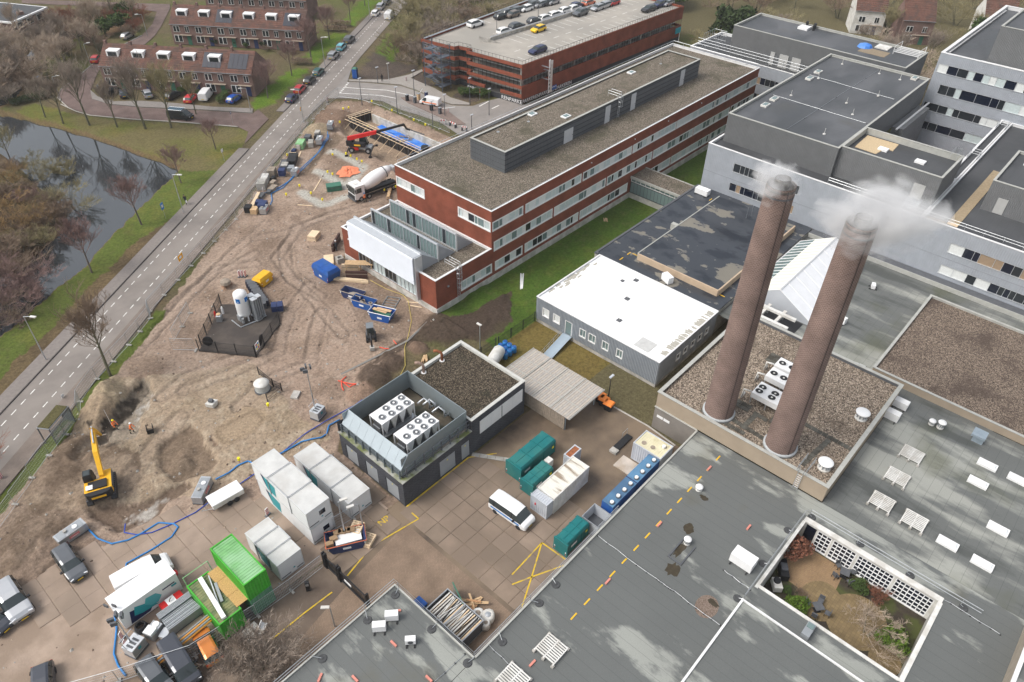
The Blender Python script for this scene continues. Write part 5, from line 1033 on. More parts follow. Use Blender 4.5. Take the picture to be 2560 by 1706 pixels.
acbox((44.77,9.92),1.57,'large white rooftop casing beside the courtyard guardrail',(2.2,1.3,1.1)); acbox((77.88,40.01),1.2,'white air conditioner behind the white roof prefab',(1.6,.9,1.0),4.0); acbox((103.34,49.64),1.57,'white air conditioner beside the grey hospital wall',(2.3,1.2,.9),4.0)
acbox((76.2,6.7),1.57,'white box unit against the boiler house far corner, farther of two',(1.6,.9,.9)); acbox((73.6,6.8),1.57,'white box unit against the boiler house, nearer of two',(1.7,.9,1.0)); acbox((97.57,18.34),.4,'small white unit with bent pipe on the mossy felt roof',(.9,.5,.6)); acbox((86.79,18.28),1.4,'white unit half hidden behind the right chimney',(1.0,.6,.9))
simple('cooling_hood',MB().box(*(lambda p:(p[0]-.5,p[0]+.5,p[1]-.55,p[1]+.55))((76.88,-1.71)),RZ,RZ+.8).box(*(lambda p:(p[0]-.7,p[0]+.7,p[1]-.7,p[1]+.7))((76.85,-1.60)),RZ+.8,RZ+1.1),pm('blue_grey_hood',(.3,.36,.41),.5,.1,2,.2),'blue grey ventilation hood near the brown gravel roof corner','ventilator')
pdt=thing('roof_box','small grey rooftop box with glass top above the courtyard corner','roof unit',(*(42.29,2.27),RZ)); x,y=(42.36,2.28); MB().box(x-.75,x+.75,y-.35,y+.35,RZ,RZ+.6).build('casing',M['grey'],pdt); MB().box(x+.1,x+.6,y-.28,y+.28,RZ+.6,RZ+.7).build('dome',M['glassg'],pdt)
def cooler(x0,x1,y0,y1,label,fans):
 t=thing('dry_cooler',label,'cooler',((x0+x1)/2,(y0+y1)/2,5.3)); z=6.2
 MB().box(x0,x1,y0,y1,z,z+.7).build('casing',M['white'],t); mb=MB()
 for x in (x0+.1,x1-.1):
  for y in (y0+.1,(y0+y1)/2,y1-.1): mb.box(x-.06,x+.06,y-.06,y+.06,5.3,z)
 mb.box(x0,x1,y0,y0+.08,5.4,5.5); mb.build('leg',M['galv'],t)
 for a in fans:
  f=MB().lathe((x0+(x1-x0)*a[0],y1-(y1-y0)*a[1],z+.7),[(.5,0),(.52,.1),(.46,.1),(.44,.03)],18).build('fan_ring',M['white'],t,True); g=MB().cyl((x0+(x1-x0)*a[0],y1-(y1-y0)*a[1],z+.735),.43,.012,n=16).build('fan_guard',M['black'],f); MB().cyl((x0+(x1-x0)*a[0],y1-(y1-y0)*a[1],z+.748),.12,.03,n=8).build('hub',M['offwhite'],f)
 MB().tube([(x0+.3,y1+.1,z+.5),(x0+.1,y1+.9,z+.5),(x0-.1,y1+.9,5.6),(x0+.9,y1+1.0,5.6)],.12,6).build('pipe',M['offwhite'],t,True)
cooler(62.6,65.0,15.6,19.4,'white dry cooler with twin fans on legs, front one between the chimneys',[(.3,.15),(.65,.15),(.3,.55),(.65,.55)]); cooler(66.2,68.2,15.6,19.6,'white dry cooler on legs, middle one between the chimneys',[(.5,.15),(.5,.45)]); cooler(68.6,70.4,15.6,19.7,'white dry cooler on legs, rear one between the chimneys',[(.5,.15),(.5,.45)])
GR=vol(LB,79.6,100,-16,11.5,3.2,4.3,MX,M['gravelr'],M['trim'],par=.25,wname='gravel_roof_wall')
ladder(LB,56.7,10.3,RZ,5.65,'x',.5,False)
                                                             # ==== black puddled roof, bridge, glasshouse
KB=thing('black_roof_annex','low annex with black puddled felt roof and a raised beige edged middle','building',(76.7,31.3,0))
M['blackfelt']=bitumen('black_felt',(.21,.195,.165),(.05,.056,.067),(1,.6,1),.43,.12,None,.26,(.025,.03,.04),.012)
mb=MB(); wall(mb,'x',76.7,31.3,51.8,0,4.0); wall(mb,'y',51.8,76.7,105.8,0,4,(),.1,-1); wall(mb,'y',31.3,76.7,105.8,0,4); mb.build('wall',M['concrete'],KB)
MB().box(76.72,105.8,31.3,51.75,3.85,4.0).build('roof',M['blackfelt'],KB)
mb=MB(); mb.box(76.65,105.8,51.6,51.95,4.0,4.1); mb.box(76.6,76.9,51.2,51.6,4.0,4.3); mb.build('roof_edge',M['dgrey'],KB)
MB().box(79.8,103.0,33.2,46.3,4.6,4.95).build('raised_roof',M['blackfelt'],KB)
mb=MB(); 
for k in range(6): y=33.1+k*2.2; MB().box(79.6,79.8,y,y+2.18,4.0,5.0).build('edge_panel',pm('beige_panel_%d'%k,(.5,.38,.27),.7,.08,1),KB)
for k in range(11): x=79.8+k*2.1; MB().box(x,x+2.08,33.0,33.2,4.0,5.0).build('edge_panel',MATS['beige_panel_%d'%(k%6)],KB)
MB().box(79.8,103,46.3,46.45,4.0,5.02).box(90.3,91.0,46.45,47.5,4,4.9).build('edge_trim',M['trim'],KB)
for a in (((80.07,48.05),0),((78.16,48.05),0),((80.44,47.24),1.57),((80.28,32.64),1.57),((102.62,47.61),0)): put('walkway_strip',ydm,KB,(*a[0],4.02),a[1])
mb=MB(); 
for px in ((99.73,39.78),(100.86,39.54)): mb.tube([(px[0],px[1],4.9),(px[0],px[1],6.9)],.03,4)
mb.build('lightning_rod',M['galv'],KB)
GB=thing('glass_link_bridge','glazed link corridor with gravel roof joining brick and grey buildings','building',(102,57,0))
MB().box(100.3,104.4,51.9,61.85,-.1,.95).build('plinth',M['palecon'],GB); MB().box(100.1,104.6,51.9,61.8,3.75,4.05).build('roof',M['gravel'],GB)
mb=MB(); mb.box(100.0,100.15,51.9,61.8,3.7,4.15); mb.box(104.55,104.7,51.9,61.8,3.7,4.15); mb.build('roof_edge',M['trim'],GB)
window(GB,'x',100.3,1,51.95,61.8,.96,3.0,14,lambda i:M['glassg'],M['dframe'],.1,.05,True,name='glazing'); window(GB,'x',100.3,1,51.95,61.8,3.05,3.7,10,lambda i:M['glassg'],M['frame'],.1,.1,False,name='top_light')
MB().box(100.5,104.2,52,61.7,.95,1.0).box(104.3,104.4,52,61.8,.95,3.75).build('corridor_floor',pm('corridor',(.3,.28,.2),.8,.1,1),GB)
GH_=thing('white_glasshouse','ridged white painted glasshouse rooflight half hidden by the chimneys','glasshouse',(92,26,RZ)); gx0,gx1=83.2,101.0; gyl,gyr,gym=31.0,21.4,26.2; ze,zr=4.0,6.7
N_=8
for k in range(N_):
 a,b=gx0+(gx1-gx0)*k/N_,gx0+(gx1-gx0)*(k+1)/N_
 MB().add([(a+.04,gyr,ze),(b-.04,gyr,ze),(b-.04,gym,zr),(a+.04,gym,zr)],[(0,1,2,3)]).build('roof_panel',pm('whitewashed_panel',(.8,.81,.83),.35,.04,1) if k==0 else MATS['whitewashed_panel'],GH_)
 ymid=(gyl+gym)/2+.4; zmid=ze+(zr-ze)*(gyl-ymid)/(gyl-gym)
 MB().add([(a+.04,ymid,zmid),(b-.04,ymid,zmid),(b-.04,gym,zr),(a+.04,gym,zr)],[(0,1,2,3)]).build('roof_panel',pm('cream_panel',(.75,.73,.62),.4,.05,1) if k==0 else MATS['cream_panel'],GH_)
 for h in (0,1):
  for v in (0,1):
   aa=a+.05+(b-a)/2*h; bb=a+(b-a)/2*(h+1)-.05; y0=gyl+(ymid-gyl)*(v+.03)/2; y1=gyl+(ymid-gyl)*(v+.97)/2; f_=lambda y:ze+(zmid-ze)*(y-gyl)/(ymid-gyl)
   MB().add([(aa,y0,f_(y0)),(bb,y0,f_(y0)),(bb,y1,f_(y1)),(aa,y1,f_(y1))],[(0,1,2,3)]).build('glass_pane',M['glassg'],GH_)
mb=MB()
for k in range(N_*2+1):
 a=gx0+(gx1-gx0)*k/N_/2; mb.tube([(a,gyl,ze),(a,gym,zr+.02)],.05,4)
 if k%2==0: mb.tube([(a,gyr,ze),(a,gym,zr+.02)],.05,4)
mb.tube([(gx0,gym,zr+.04),(gx1,gym,zr+.04)],.14,4); mb.tube([(gx0,gyr,ze),(gx1,gyr,ze)],.1,4); mb.tube([(gx0,gyl,ze),(gx1,gyl,ze)],.1,4); mb.build('glazing_bar',M['white'],GH_)
mb=MB()
for x in (gx0,gx1): mb.add([(x,gyl,RZ),(x,gyr,RZ),(x,gyr,ze),(x,gym,zr),(x,gyl,ze)],[(0,1,2,3,4)])
wall(mb,'y',gyr,gx0,gx1,RZ,ze); wall(mb,'y',gyl,gx0,gx1,RZ,ze); mb.build('gable',M['lgrey'],GH_)
dk=thing('duct_frame','white steel duct frame beside the left chimney and the glasshouse','ducting',(79.5,25.5,RZ)); mb=MB(); mb.box(77.6,82.4,24.2,24.6,4.2,4.6); mb.box(77.6,82.4,26.4,26.8,4.2,4.6); mb.box(78.4,78.9,22.4,28.4,4.61,4.95); mb.box(80.8,81.3,22.4,28.4,4.61,4.95); mb.build('duct',M['offwhite'],dk)
mb=MB()
for x in (78,82):
 for y in (24.4,26.6): mb.box(x-.1,x+.1,y-.1,y+.1,RZ,4.2)
mb.build('leg',M['galv'],dk); MB().box(77.2,83,21.9,29,RZ+.0,RZ+.02).build('mat',M['black'],dk)
                                                             # ==== grey hospital
HO=thing('grey_hospital','large grey metal clad hospital with stacked flat roofed volumes and window strips','building',(106,30,0))
clad=ribbed('hospital_cladding',(.365,.39,.43),.3,.45,.15,.015); dclad=ribbed('upper_cladding',(.155,.16,.165),.25,.5,.2,.02); dclad2=ribbed('side_cladding',(.185,.19,.195),.25,.5,.2,.02)
M['hroof']=seamed('hospital_felt',(.12,.125,.135),(.06,.064,.07),(.6,1.3,1),.5,.4,(.075,.07,.06),.12,None,.1,pitch=1.0,axis=0); M['hroof2']=seamed('hospital_felt_dark',(.085,.088,.094),(.05,.052,.056),(1,1,1),.5,.4,None,.15,None,.12,pitch=1.0,axis=1)
HX=105.9
hw=[(35.1,46.4,8.3,9.85),(35.1,46.4,4.95,6.4),(-16,12.7,7.95,9.5),(-16,12.7,4.5,5.95)]
vol(HO,HX,150,-16,17.4,0,11.6,clad,M['hroof2'],M['trimw'],hw[2:],faces='wn',par=.4,wname='front_wall'); vol(HO,HX,121,17.4,51.5,0,11.6,clad,M['hroof2'],M['trimw'],hw[:2],faces='wn',par=.4,wname='front_wall')
def hp(i): return R_.choice([M['glassb'],M['glassd'],M['blind2'],M['glassb'],pm('tan_blind',(.3,.22,.15),.5,.1,2) if 'tan_blind' not in MATS else MATS['tan_blind'],M['glassd']])
for a,b,c,d in hw[:2]: window(HO,'x',HX,1,a,b,c,d,[1.5,1.1,1.1,2,.9,1.1,1.1,2,.9,1,1.5],lambda i:R_.choice([M['glassb'],M['glassd'],M['glassd']]) if c>8 else hp(i),M['alu'],.14,.06)
for a,b,c,d in hw[2:]: window(HO,'x',HX,1,a,b,c,d,[R_.choice([1,1.8,.7,1.2]) for _ in range(24)],hp,M['alu'],.14,.06)
MB().box(HX-.03,HX,-16,51.5,6.95,7.05).box(HX-.03,HX,-16,51.5,3.9,4.0).build('cladding_joint',pm('grey_joint',(.27,.29,.32),.5,.05,1),HO)  # joint strips in a darker grey than the cladding
mb=MB(); mb.box(104.3,105.85,-16,31.2,3.2,3.9); mb.build('base_strip',M['dgrey'],HO); MB().box(104.2,104.35,-16,31.2,3.3,3.95).build('base_kerb',M['trim'],HO)
vol(HO,109.2,148.2,32.2,50.7,11.2,15.9,dclad,M['hroof'],M['trim'],par=.35,wname='upper_wall'); vol(HO,110.0,119.4,17.6,32.2,11.2,16.0,dclad2,M['hroof2'],M['trim'],par=.9,wname='upper_wall')
MB().prism([(118.6,31.4),(113.2,31.2),(113.0,27.9),(115.6,27.6),(115.8,26.4),(118.7,26.6)],15.11,15.18).build('osb_sheet',pm('pale_osb',(.52,.4,.25),.8,.2,6),HO)
vol(HO,115.1,128,-16,12.3,11.2,15.7,dclad2,M['hroof2'],M['trim'],par=.3,wname='upper_wall')
door=lambda mb,n,p:mb.build(n,pm('light_door',(.42,.42,.41),.5,.05,1) if 'light_door' not in MATS else MATS['light_door'],p)
door(MB().box(109.95,109.99,19.2,20.8,11.3,14.2),'door',HO); door(MB().box(115.0,115.08,9.4,10.7,11.3,13.6),'door',HO)
stp=MB()
for k in range(5): stp.box(107.9+.3*k,108.2+.3*k,18.9,20.9,11.2,11.35+.12*k)
stp.box(109.4,110,18.9,20.9,11.2,12.0); stp.build('roof_steps',M['galv'],HO)
for k in range(26):
 x=107.2+k*.85; MB().box(x,x+.8,13.0,14.4,11.24,11.3).build('walkway_board',M['palewood'] if k==0 else (pm('duck_board',(.33,.26,.17),.85,.15,3) if 'duck_board' not in MATS else MATS['duck_board']),HO)
for k in range(4): y=14.6+k*.62; MB().box(106.6,107.6,y,y+.58,11.24,11.3).build('walkway_board',MATS['duck_board'],HO)
railing(HO,[(106.6,31.5,11.6),(106.6,-10,11.6)],.8,.03,2.4,(1,.5),M['alu']); ladder(HO,119.4,18.6,11.2,16,'x',.5,True,None,1)
for px in ((137.94,48.50),(133.72,48.22),(120.40,48.35),(117.01,48.20),(147.26,34.46)):
 f=MB().box(px[0]-.8,px[0]+.8,px[1]-.5,px[1]+.5,15.55,15.85).build('skylight',M['offwhite'],HO); MB().box(px[0]-.6,px[0]+.6,px[1]-.33,px[1]+.33,15.85,15.9).build('dome',M['glassg'],f)
for px in ((115.17,27.66),(114.84,22.06)): MB().box(px[0]-.55,px[0]+.55,px[1]-.7,px[1]+.7,15.1,15.4).build('skylight',M['white'],HO)
f=MB().box(124,125.2,8,10.6,15.4,15.75).build('skylight',M['white'],HO)
rod=MB().tube([(0,0,0),(0,0,1.0)],.03,4).cyl((0,0,0),.22,.12,n=8).mesh('roof_anchor',M['offwhite'])
for px in ((145.20,47.07),(124.13,47.09),(145.27,40.10),(134.54,36.12),(123.71,36.11),(113.21,36.24),(127.66,38.79),(134.97,47.14),(144.96,36.23)): put('roof_anchor',rod,HO,(*px,15.55))
wire([(135.50,49.05),(134.95,33.49)],15.55,HO); wire([(122.10,49.32),(121.76,33.08)],15.55,HO); wire([(147.35,40.93),(110.66,41.27)],15.55,HO)
vol(HO,150.3,162,37.2,72.7,9,16,dclad,M['hroof'],M['trim'],par=.35,wname='rear_wall'); vol(HO,148.5,162,50.8,81,0,10.2,clad,M['hroof2'],M['trimw'],[(51.5,80,6.4,7.9),(51.5,80,3.0,4.5)],faces='wns',par=.5,wname='rear_wall')
window(HO,'x',148.5,1,51.5,80,6.4,7.9,26,hp,M['alu'],.14,.06); window(HO,'x',148.5,1,51.5,80,3.0,4.5,26,hp,M['alu'],.14,.06)
for a,b in ((59.5,61.4),(56.8,58.7),(62.5,63.4)): door(MB().box(150.2,150.29,a,b,10.2,12.8),'door',HO)
sc=MB()
for k in range(9): x,y=149.6,54+k*3; sc.tube([(x,y,9.8),(x,y,12)],.04,4)
for z in (10.8,11.4,12): sc.tube([(149.6,54,z),(149.6,80,z)],.035,4)
for k in range(6): sc.tube([(150+k*.9,79,9.8),(150+k*.9,79,13)],.04,4); sc.tube([(150+k*.9,76,9.8),(150+k*.9,76,13)],.04,4)
for z in (11,12,13): sc.tube([(150,79,z),(154.5,79,z),(154.5,76,z),(150,76,z)],.035,4)
sc.build('scaffold_rail',M['galv'],HO)
tp=thing('tarpaulin','crumpled blue tarpaulin on the far grey hospital roof','tarpaulin',(*(157.68,47.80),15.7)); x,y=(157.68,47.80); mb=MB(); mb.lathe((x,y,15.65),[(1.5,0),(1.2,.45),(.5,.7),(.02,.75)],9); mb.build('sheet',M['tarp'],tp,False)
x,y=(156.23,45.70); MB().box(x-2,x+1.4,y-3,y+2.2,15.65,15.68).build('roof_patch',pm('tan_patch',(.25,.2,.14),.9,.15,3),HO); x,y=(159.87,44.97); MB().box(x-1.3,x+1.3,y-1.3,y+1.3,15.65,15.85).build('skylight',M['offwhite'],HO)
x,y=(159.39,39.91); mb=MB(); 
for k in range(5): mb.box(x-1.8+k*.9,x-1.6+k*.9,y-2.4,y+2.4,16.1,16.2)
for s in (-1,1): mb.tube([(x-2,y+s*2.3,15.7),(x-2,y+s*2.3,17.2),(x+2,y+s*2.3,17.2),(x+2,y+s*2.3,15.7)],.05,4)
mb.build('pipe_rack',M['trimw'],HO)
x,y=(160.29,61.36); MB().box(x-1.6,x+.6,y-.9,y+1.2,15.65,16.1).build('roof_unit',M['white'],HO); MB().cyl((x+.8,y+.3,15.65),.3,1.2,n=8).cyl((x+.9,y-1.4,15.65),.3,1.1,n=8).cyl((x-.2,y-1.7,15.65),.3,1.1,n=8).build('flue',M['black'],HO)
rw=[(-8,32.1,16.75,18.3),(-8,30.6,13.15,14.9),(-8,32.1,9.9,11.4),(-8,31.5,6.4,7.95)]
vol(HO,150,190,-8.5,32.4,3,20.1,clad,M['hroof'],M['trimw'],rw,faces='wn',par=.6,cap=.5,wname='tower_wall')
for a,b,c,d in rw: window(HO,'x',150,1,a,b,c,d,[R_.choice([1.1,1.8,1.1,.7,.9]) for _ in range(24)],lambda i:R_.choice([M['glassb'],M['glassd'],M['glassb'],M['glassd'],M['blind'],M['blind2']]),M['alu'],.14,.07)
vol(HO,152.4,190,-8.5,25.4,19.5,25.6,dclad2,M['hroof'],M['trim'],par=.3,wname='tower_penthouse')
mb=MB(); mb.tube([(152,31.5,19.9),(187,31.5,19.9)],.12,4); mb.tube([(151.2,26,19.9),(151.2,-8,19.9)],.1,4); mb.build('roof_pipe',M['trimw'],HO)
vol(HO,121,150,17.4,19.0,3,11.6,clad,M['hroof2'],M['trimw'],faces='wsne',par=.3,wname='link_wall'); MB().box(121,150,19,32.2,3.0,3.4).build('court_floor',masonry('court_brick',(.12,.07,.06),(.1,.055,.05),(.07,.05,.045),.21,.105,axis='flat'),HO)
MB().box(134,147,30.2,32.1,3.4,11.5).build('court_wall',dclad2,HO); MB().box(133,149,30.9,31.2,11.5,11.7).build('court_edge',M['trimw'],HO)
sc=MB()
for px in ((152.24,56.74),(146.64,18.00),(131.10,18.01)):
 x,y=px
 for z in (.4,.8,1.2): sc.tube([(x-1,y-.6,11.4+z),(x+1,y-.6,11.4+z),(x+1,y+.8,11.4+z),(x-1,y+.8,11.4+z)],.035,4)
 for a in (-1,1):
  for b in (-.6,.8): sc.tube([(x+a,y+b,11.2),(x+a,y+b,12.7)],.035,4)
sc.build('roof_ladder_cage',M['galv'],HO)
NB=thing('corner_building','slice of a pale building at the lower right corner beside the algae roof','building',(50,-16,0)); vol(NB,20,56.5,-30,-11.7,0,6,pm('pale_brick_wall',(.36,.31,.25),.8,.1,2),M['felt2'],M['trimw'],faces='wsne')
                                                             # ==== vehicles
def paint(name,c,metal=.0,rough=.3): 
 m=pm('paint_'+name,c,rough,.03,1,metal,obj=True,coat=.6); return m
PC={k:paint(k,c,mt) for k,c,mt in (('white',(.78,.78,.78),0),('black',(.02,.021,.025),0),('grey',(.11,.118,.13),.3),('silver',(.45,.46,.48),.5),('navy',(.025,.035,.1),.2),('red',(.5,.025,.03),0),('teal',(.05,.15,.15),.3),('cyan',(.12,.42,.5),0),('blue',(.01,.09,.42),.2),('yellow',(.8,.5,.01),0),('orange',(.6,.2,.04),.3),('cream',(.6,.55,.44),0),('brown',(.17,.14,.12),.2),('coral',(.6,.17,.1),0),('slate',(.055,.06,.075),.3))}
LAMP=pm('head_lamp',(.75,.77,.8),.1,.02,1); TAIL=pm('tail_lamp',(.4,.01,.015),.2,.05,1); PLATE=pm('plate_yellow',(.75,.5,.02),.5,.03,1)
KIND=dict( # length, width, height, stations: (x, low, belt, top, width factor, top width factor, segment type to the next station)
 hatch=(4.1,1.76,1.48,[(-.5,.42,.78,.8,.84,.7,'b'),(-.485,.28,.92,.94,.96,.8,'s'),(-.40,.22,.96,1.36,1,.76,'c'),(-.30,.2,.96,1.47,1,.76,'c'),(-.05,.2,.95,1.48,1,.76,'c'),(.12,.2,.93,1.40,1,.74,'s'),(.27,.2,.92,.98,.99,.86,'b'),(.42,.22,.82,.86,.95,.84,'b'),(.485,.26,.66,.7,.86,.76,'b'),(.5,.36,.55,.58,.74,.64,'b')]),
 estate=(4.75,1.84,1.48,[(-.5,.45,.8,.82,.84,.7,'b'),(-.488,.28,.95,.98,.95,.82,'s'),(-.43,.22,.98,1.36,1,.76,'c'),(-.30,.2,.98,1.46,1,.76,'c'),(-.02,.2,.97,1.48,1,.76,'c'),(.10,.2,.96,1.40,1,.74,'s'),(.25,.2,.95,1.0,.99,.86,'b'),(.42,.22,.84,.88,.95,.84,'b'),(.487,.28,.66,.7,.86,.76,'b'),(.5,.38,.55,.58,.72,.62,'b')]),
 suv=(4.5,1.88,1.66,[(-.5,.5,.88,.9,.86,.72,'b'),(-.488,.34,1.05,1.08,.96,.84,'s'),(-.43,.28,1.08,1.52,1,.77,'c'),(-.30,.26,1.08,1.64,1,.77,'c'),(-.02,.26,1.06,1.66,1,.77,'c'),(.10,.26,1.05,1.58,1,.75,'s'),(.24,.26,1.04,1.1,.99,.88,'b'),(.42,.28,.96,1.0,.96,.86,'b'),(.488,.34,.76,.8,.88,.78,'b'),(.5,.44,.62,.65,.76,.66,'b')]),
 van=(5.1,1.95,1.98,[(-.5,.45,1.0,1.75,.92,.8,'b'),(-.49,.3,1.15,1.9,.98,.84,'b'),(-.2,.24,1.15,1.98,1,.84,'b'),(.12,.24,1.12,1.98,1,.84,'c'),(.24,.24,1.1,1.88,1,.82,'s'),(.37,.24,1.08,1.16,.98,.88,'b'),(.46,.26,.95,1.0,.95,.84,'b'),(.493,.32,.72,.76,.88,.78,'b'),(.5,.42,.6,.63,.76,.66,'b')]),
 bus=(5.0,1.95,1.92,[(-.5,.45,1.0,1.6,.92,.78,'s'),(-.485,.3,1.1,1.8,.98,.8,'c'),(-.35,.24,1.1,1.92,1,.82,'c'),(.12,.24,1.08,1.92,1,.82,'c'),(.24,.24,1.06,1.82,1,.8,'s'),(.38,.24,1.02,1.1,.98,.86,'b'),(.465,.26,.9,.95,.94,.84,'b'),(.493,.32,.72,.76,.88,.78,'b'),(.5,.42,.6,.63,.76,.66,'b')]))
def car_proto(kind, cls, full=True):
 L,W_,H_,st=KIND[kind]; w=W_/2; body=MB(); gl=MB(); rings=[]
 for x,lo,be,to,wf,tf,_ in st:
  a=w*wf; t=w*tf; k=to-be>.2; r=[(-.82*a,lo),(-a,lo+.14),(-a*1.0,be*.72),(-.97*a,be),(-t,to-.07 if k else max(be+.01,to-.02)),(-t*.72,to)]
  rings.append([(x*L,y,z) for y,z in r]+[(x*L,-y,z) for y,z in r[::-1]])
 n=12
 for k in range(len(rings)-1):
  seg=st[k][6]
  for i in range(n):
   j=(i+1)%n; q=[rings[k][i],rings[k][j],rings[k+1][j],rings[k+1][i]]
   g=(seg=='c' and i in (3,7)) or (seg=='s' and i in (3,4,5,6,7))
   (gl if g else body).add(q,[(0,1,2,3)])
 body.add(rings[0],[tuple(range(n))]); body.add(rings[-1],[tuple(range(n-1,-1,-1))])
 root=bpy.data.objects.new('parked_'+cls,None); C.objects.link(root); root['category']=cls
 L2=lambda mb,nm,m,sm=False,p=root:link(bpy.data.objects.new(nm,mb.mesh(nm,m,sm)),p,False)
 b=L2(body,'body',PC['white'],True); b.material_slots[0].link='OBJECT'; b.material_slots[0].material=PC['white']
 L2(gl,'window_glass',M['glasscar'],True)
 if kind in ('hatch','estate','suv','bus'):
  p=MB()
  cs=[s for s in st if s[6]=='c'][1:3]
  for s in cs:
   for sg in (-1,1): p.tube([(s[0]*L,sg*w*s[4]*.985,s[2]),(s[0]*L,sg*w*s[5]*1.01,s[3]-.06)],.05,4)
  L2(p,'pillar',M['black'])
 R=.33 if kind!='suv' else .37
 wm_=MB(); rm_=MB()
 for prof,mbx in (([(R*.6,-.11),(R*.95,-.1),(R,-.05),(R,.05),(R*.95,.1),(R*.6,.11)],wm_),([(.05,-.095),(R*.6,-.09),(R*.6,.09),(.05,.1)],rm_)):
  mbx.loft([[(r*math.cos(2*math.pi*i/14),h,r*math.sin(2*math.pi*i/14)) for i in range(14)] for r,h in prof])
 wme=wm_.mesh('wheel',M['rubber']); rme=rm_.mesh('rim',M['galv'])
 for sx in (-.305,.315):
  for sy in (-1,1):
   o=put('wheel',wme,root,(sx*L,sy*(w-.1),R),world=False)
   if full: put('rim',rme,o,(0,0,0),world=False)
 if full:
  hl=MB().box(-.05,.04,-.16,.16,-.07,.07).mesh('headlight',LAMP); tl=MB().box(-.03,.03,-.13,.13,-.1,.1).mesh('tail_light',TAIL); pl=MB().box(-.015,.015,-.26,.26,-.06,.06).mesh('number_plate',PLATE); mi=MB().box(-.09,.09,-.12,.12,-.08,.08).mesh('mirror',M['black'])
  zb=st[-3][2]-.06
  for s in (-1,1):
   put('headlight',hl,root,(.475*L,s*w*.68,zb-.08),s*-.25,world=False); put('tail_light',tl,root,(-.487*L,s*w*.8,st[1][2]-.12),world=False); put('mirror',mi,root,(.2*L,s*(w+.1),st[-4][2]+.05),world=False)
  put('number_plate',pl,root,(-.502*L,0,.62),world=False); put('number_plate',pl,root,(.502*L,0,.47),world=False)
  L2(MB().box(.49*L,.503*L,-w*.5,w*.5,.5,.62),'grille',M['black'])
 return root
PROTO={}
def car(kind,col,rear,front,label,cat='car',group=None,z=0,full=True,sc=1):
 cls={'van':'van','bus':'minibus'}.get(kind,'car'); key=(kind,full)
 used=key in PROTO
 if not used: PROTO[key]=car_proto(kind,cls,full)
 c=((rear[0]+front[0])/2,(rear[1]+front[1])/2,z)
 o=place(PROTO[key],used,c,ang(rear,front),label,group,sc); o['category']=cat
 for ch in o.children:
  if ch.name.startswith('body'): ch.material_slots[0].material=PC[col]
 return o
def rcar(kind,col,c,label,rev=False,sc=1):
 f=(c[0]+RD.x,c[1]+RD.y); car(kind,col,c if not rev else f,f if not rev else c,label,sc=sc)
RC='cars parked along the kerb'
for k,col,c,l in (('hatch','navy',(83.87,139.31),'dark blue hatchback, nearest car in the kerbside row'),('hatch','red',(88.17,142.39),'red hatchback parked at the kerb behind the dark blue one'),('hatch','black',(92.72,145.13),'black car parked between the red hatchback and the dark teal one'),('hatch','teal',(97.30,148.00),'dark teal hatchback parked at the kerb'),('suv','silver',(106.41,154.31),'silver grey car parked beside the kerbside lamp post'),('hatch','cyan',(111.65,157.92),'bright cyan small car parked at the kerb'),('suv','grey',(116.48,160.88),'dark grey car parked in front of the cyan one'),('hatch','white',(135.54,173.37),'white car parked at the kerb below the far silver one'),('suv','silver',(140.61,177.01),'silver car parked far up the road'),('estate','slate',(144.80,179.46),'dark grey car, farthest of the kerbside row')): rcar(k,col,c,l)
c=(136.86,168.85); car('van','white',c,(c[0]+RD.x,c[1]+RD.y),'white van driving on the road past the trees','van')
for k,col,a,b,l,ct in (('hatch','black',(58.06,170.33),(60.33,171.53),'black car at the left end of the terrace parking','car'),('hatch','slate',(59.69,165.65),(61.28,169.68),'dark blue grey car parked beside the terrace, second from the left','car'),('hatch','silver',(63.47,162.21),(64.45,165.57),'silver car parked in the middle of the terrace front','car'),('hatch','black',(66.32,158.87),(68.36,159.82),'black car beside the reddish hedge of the terrace','car'),('hatch','red',(68.10,154.08),(70.13,155.84),'dark red car parked left of the white van','car'),('van','white',(70.12,152.02),(74.59,156.10),'white van parked in front of the terrace','van'),('hatch','blue',(73.84,147.37),(77.24,149.01),'bright blue car parked beside the clipped hedge','car'),('van','black',(61.63,150.16),(64.32,145.83),'black van with a blue roof rack on the brick street','van'),('hatch','red',(64.66,191.08),(66.92,194.02),'red car half hidden behind bare trees on the side street','car'),('hatch','silver',(77.42,202.53),(80.35,204.39),'silver car far up the side street','car')): car(k,col,a,b,l,ct)
x,y=(63.00,149.14); rr=thing('roof_rack','light blue slatted ladder rack on the black van','roof rack',(x,y,2),0); mb=MB(); A_,B_=Vector((61.63,150.16)),Vector((64.32,145.83)); d=(B_-A_).normalized(); nn=Vector((-d.y,d.x)); c0=(A_+B_)/2-d*.7
for k in range(8): p=c0+d*(k-3.5)*.42; mb.tube([(p.x+nn.x*.75,p.y+nn.y*.75,2.12),(p.x-nn.x*.75,p.y-nn.y*.75,2.12)],.05,4)
mb.build('slat',pm('rack_blue',(.2,.45,.65),.5,.05,1),rr); mb=MB()
for s in (-1,1): p0=c0+nn*.75*s-d*1.7; p1=c0+nn*.75*s+d*1.7; mb.tube([(p0.x,p0.y,2.05),(p1.x,p1.y,2.05)],.04,4)
mb.build('side_rail',M['galv'],rr)
def stripe_on(o,mt):
 for s in (-1,1): link(bpy.data.objects.new('side_stripe',MB().box(-2.1,1.7,s*.985-.006,s*.985+.006,.72,.95).mesh('side_stripe',mt)),o,False)
stripe_on(car('bus','white',(35.71,33.41),(35.91,28.96),'white van with blue stripe parked on the yard slabs','van'),M['hose'])
stripe_on(car('van','white',(104.34,114.89),(103.13,118.25),'white van with orange stripe at the garage barrier','van',sc=.9),M['orange'])
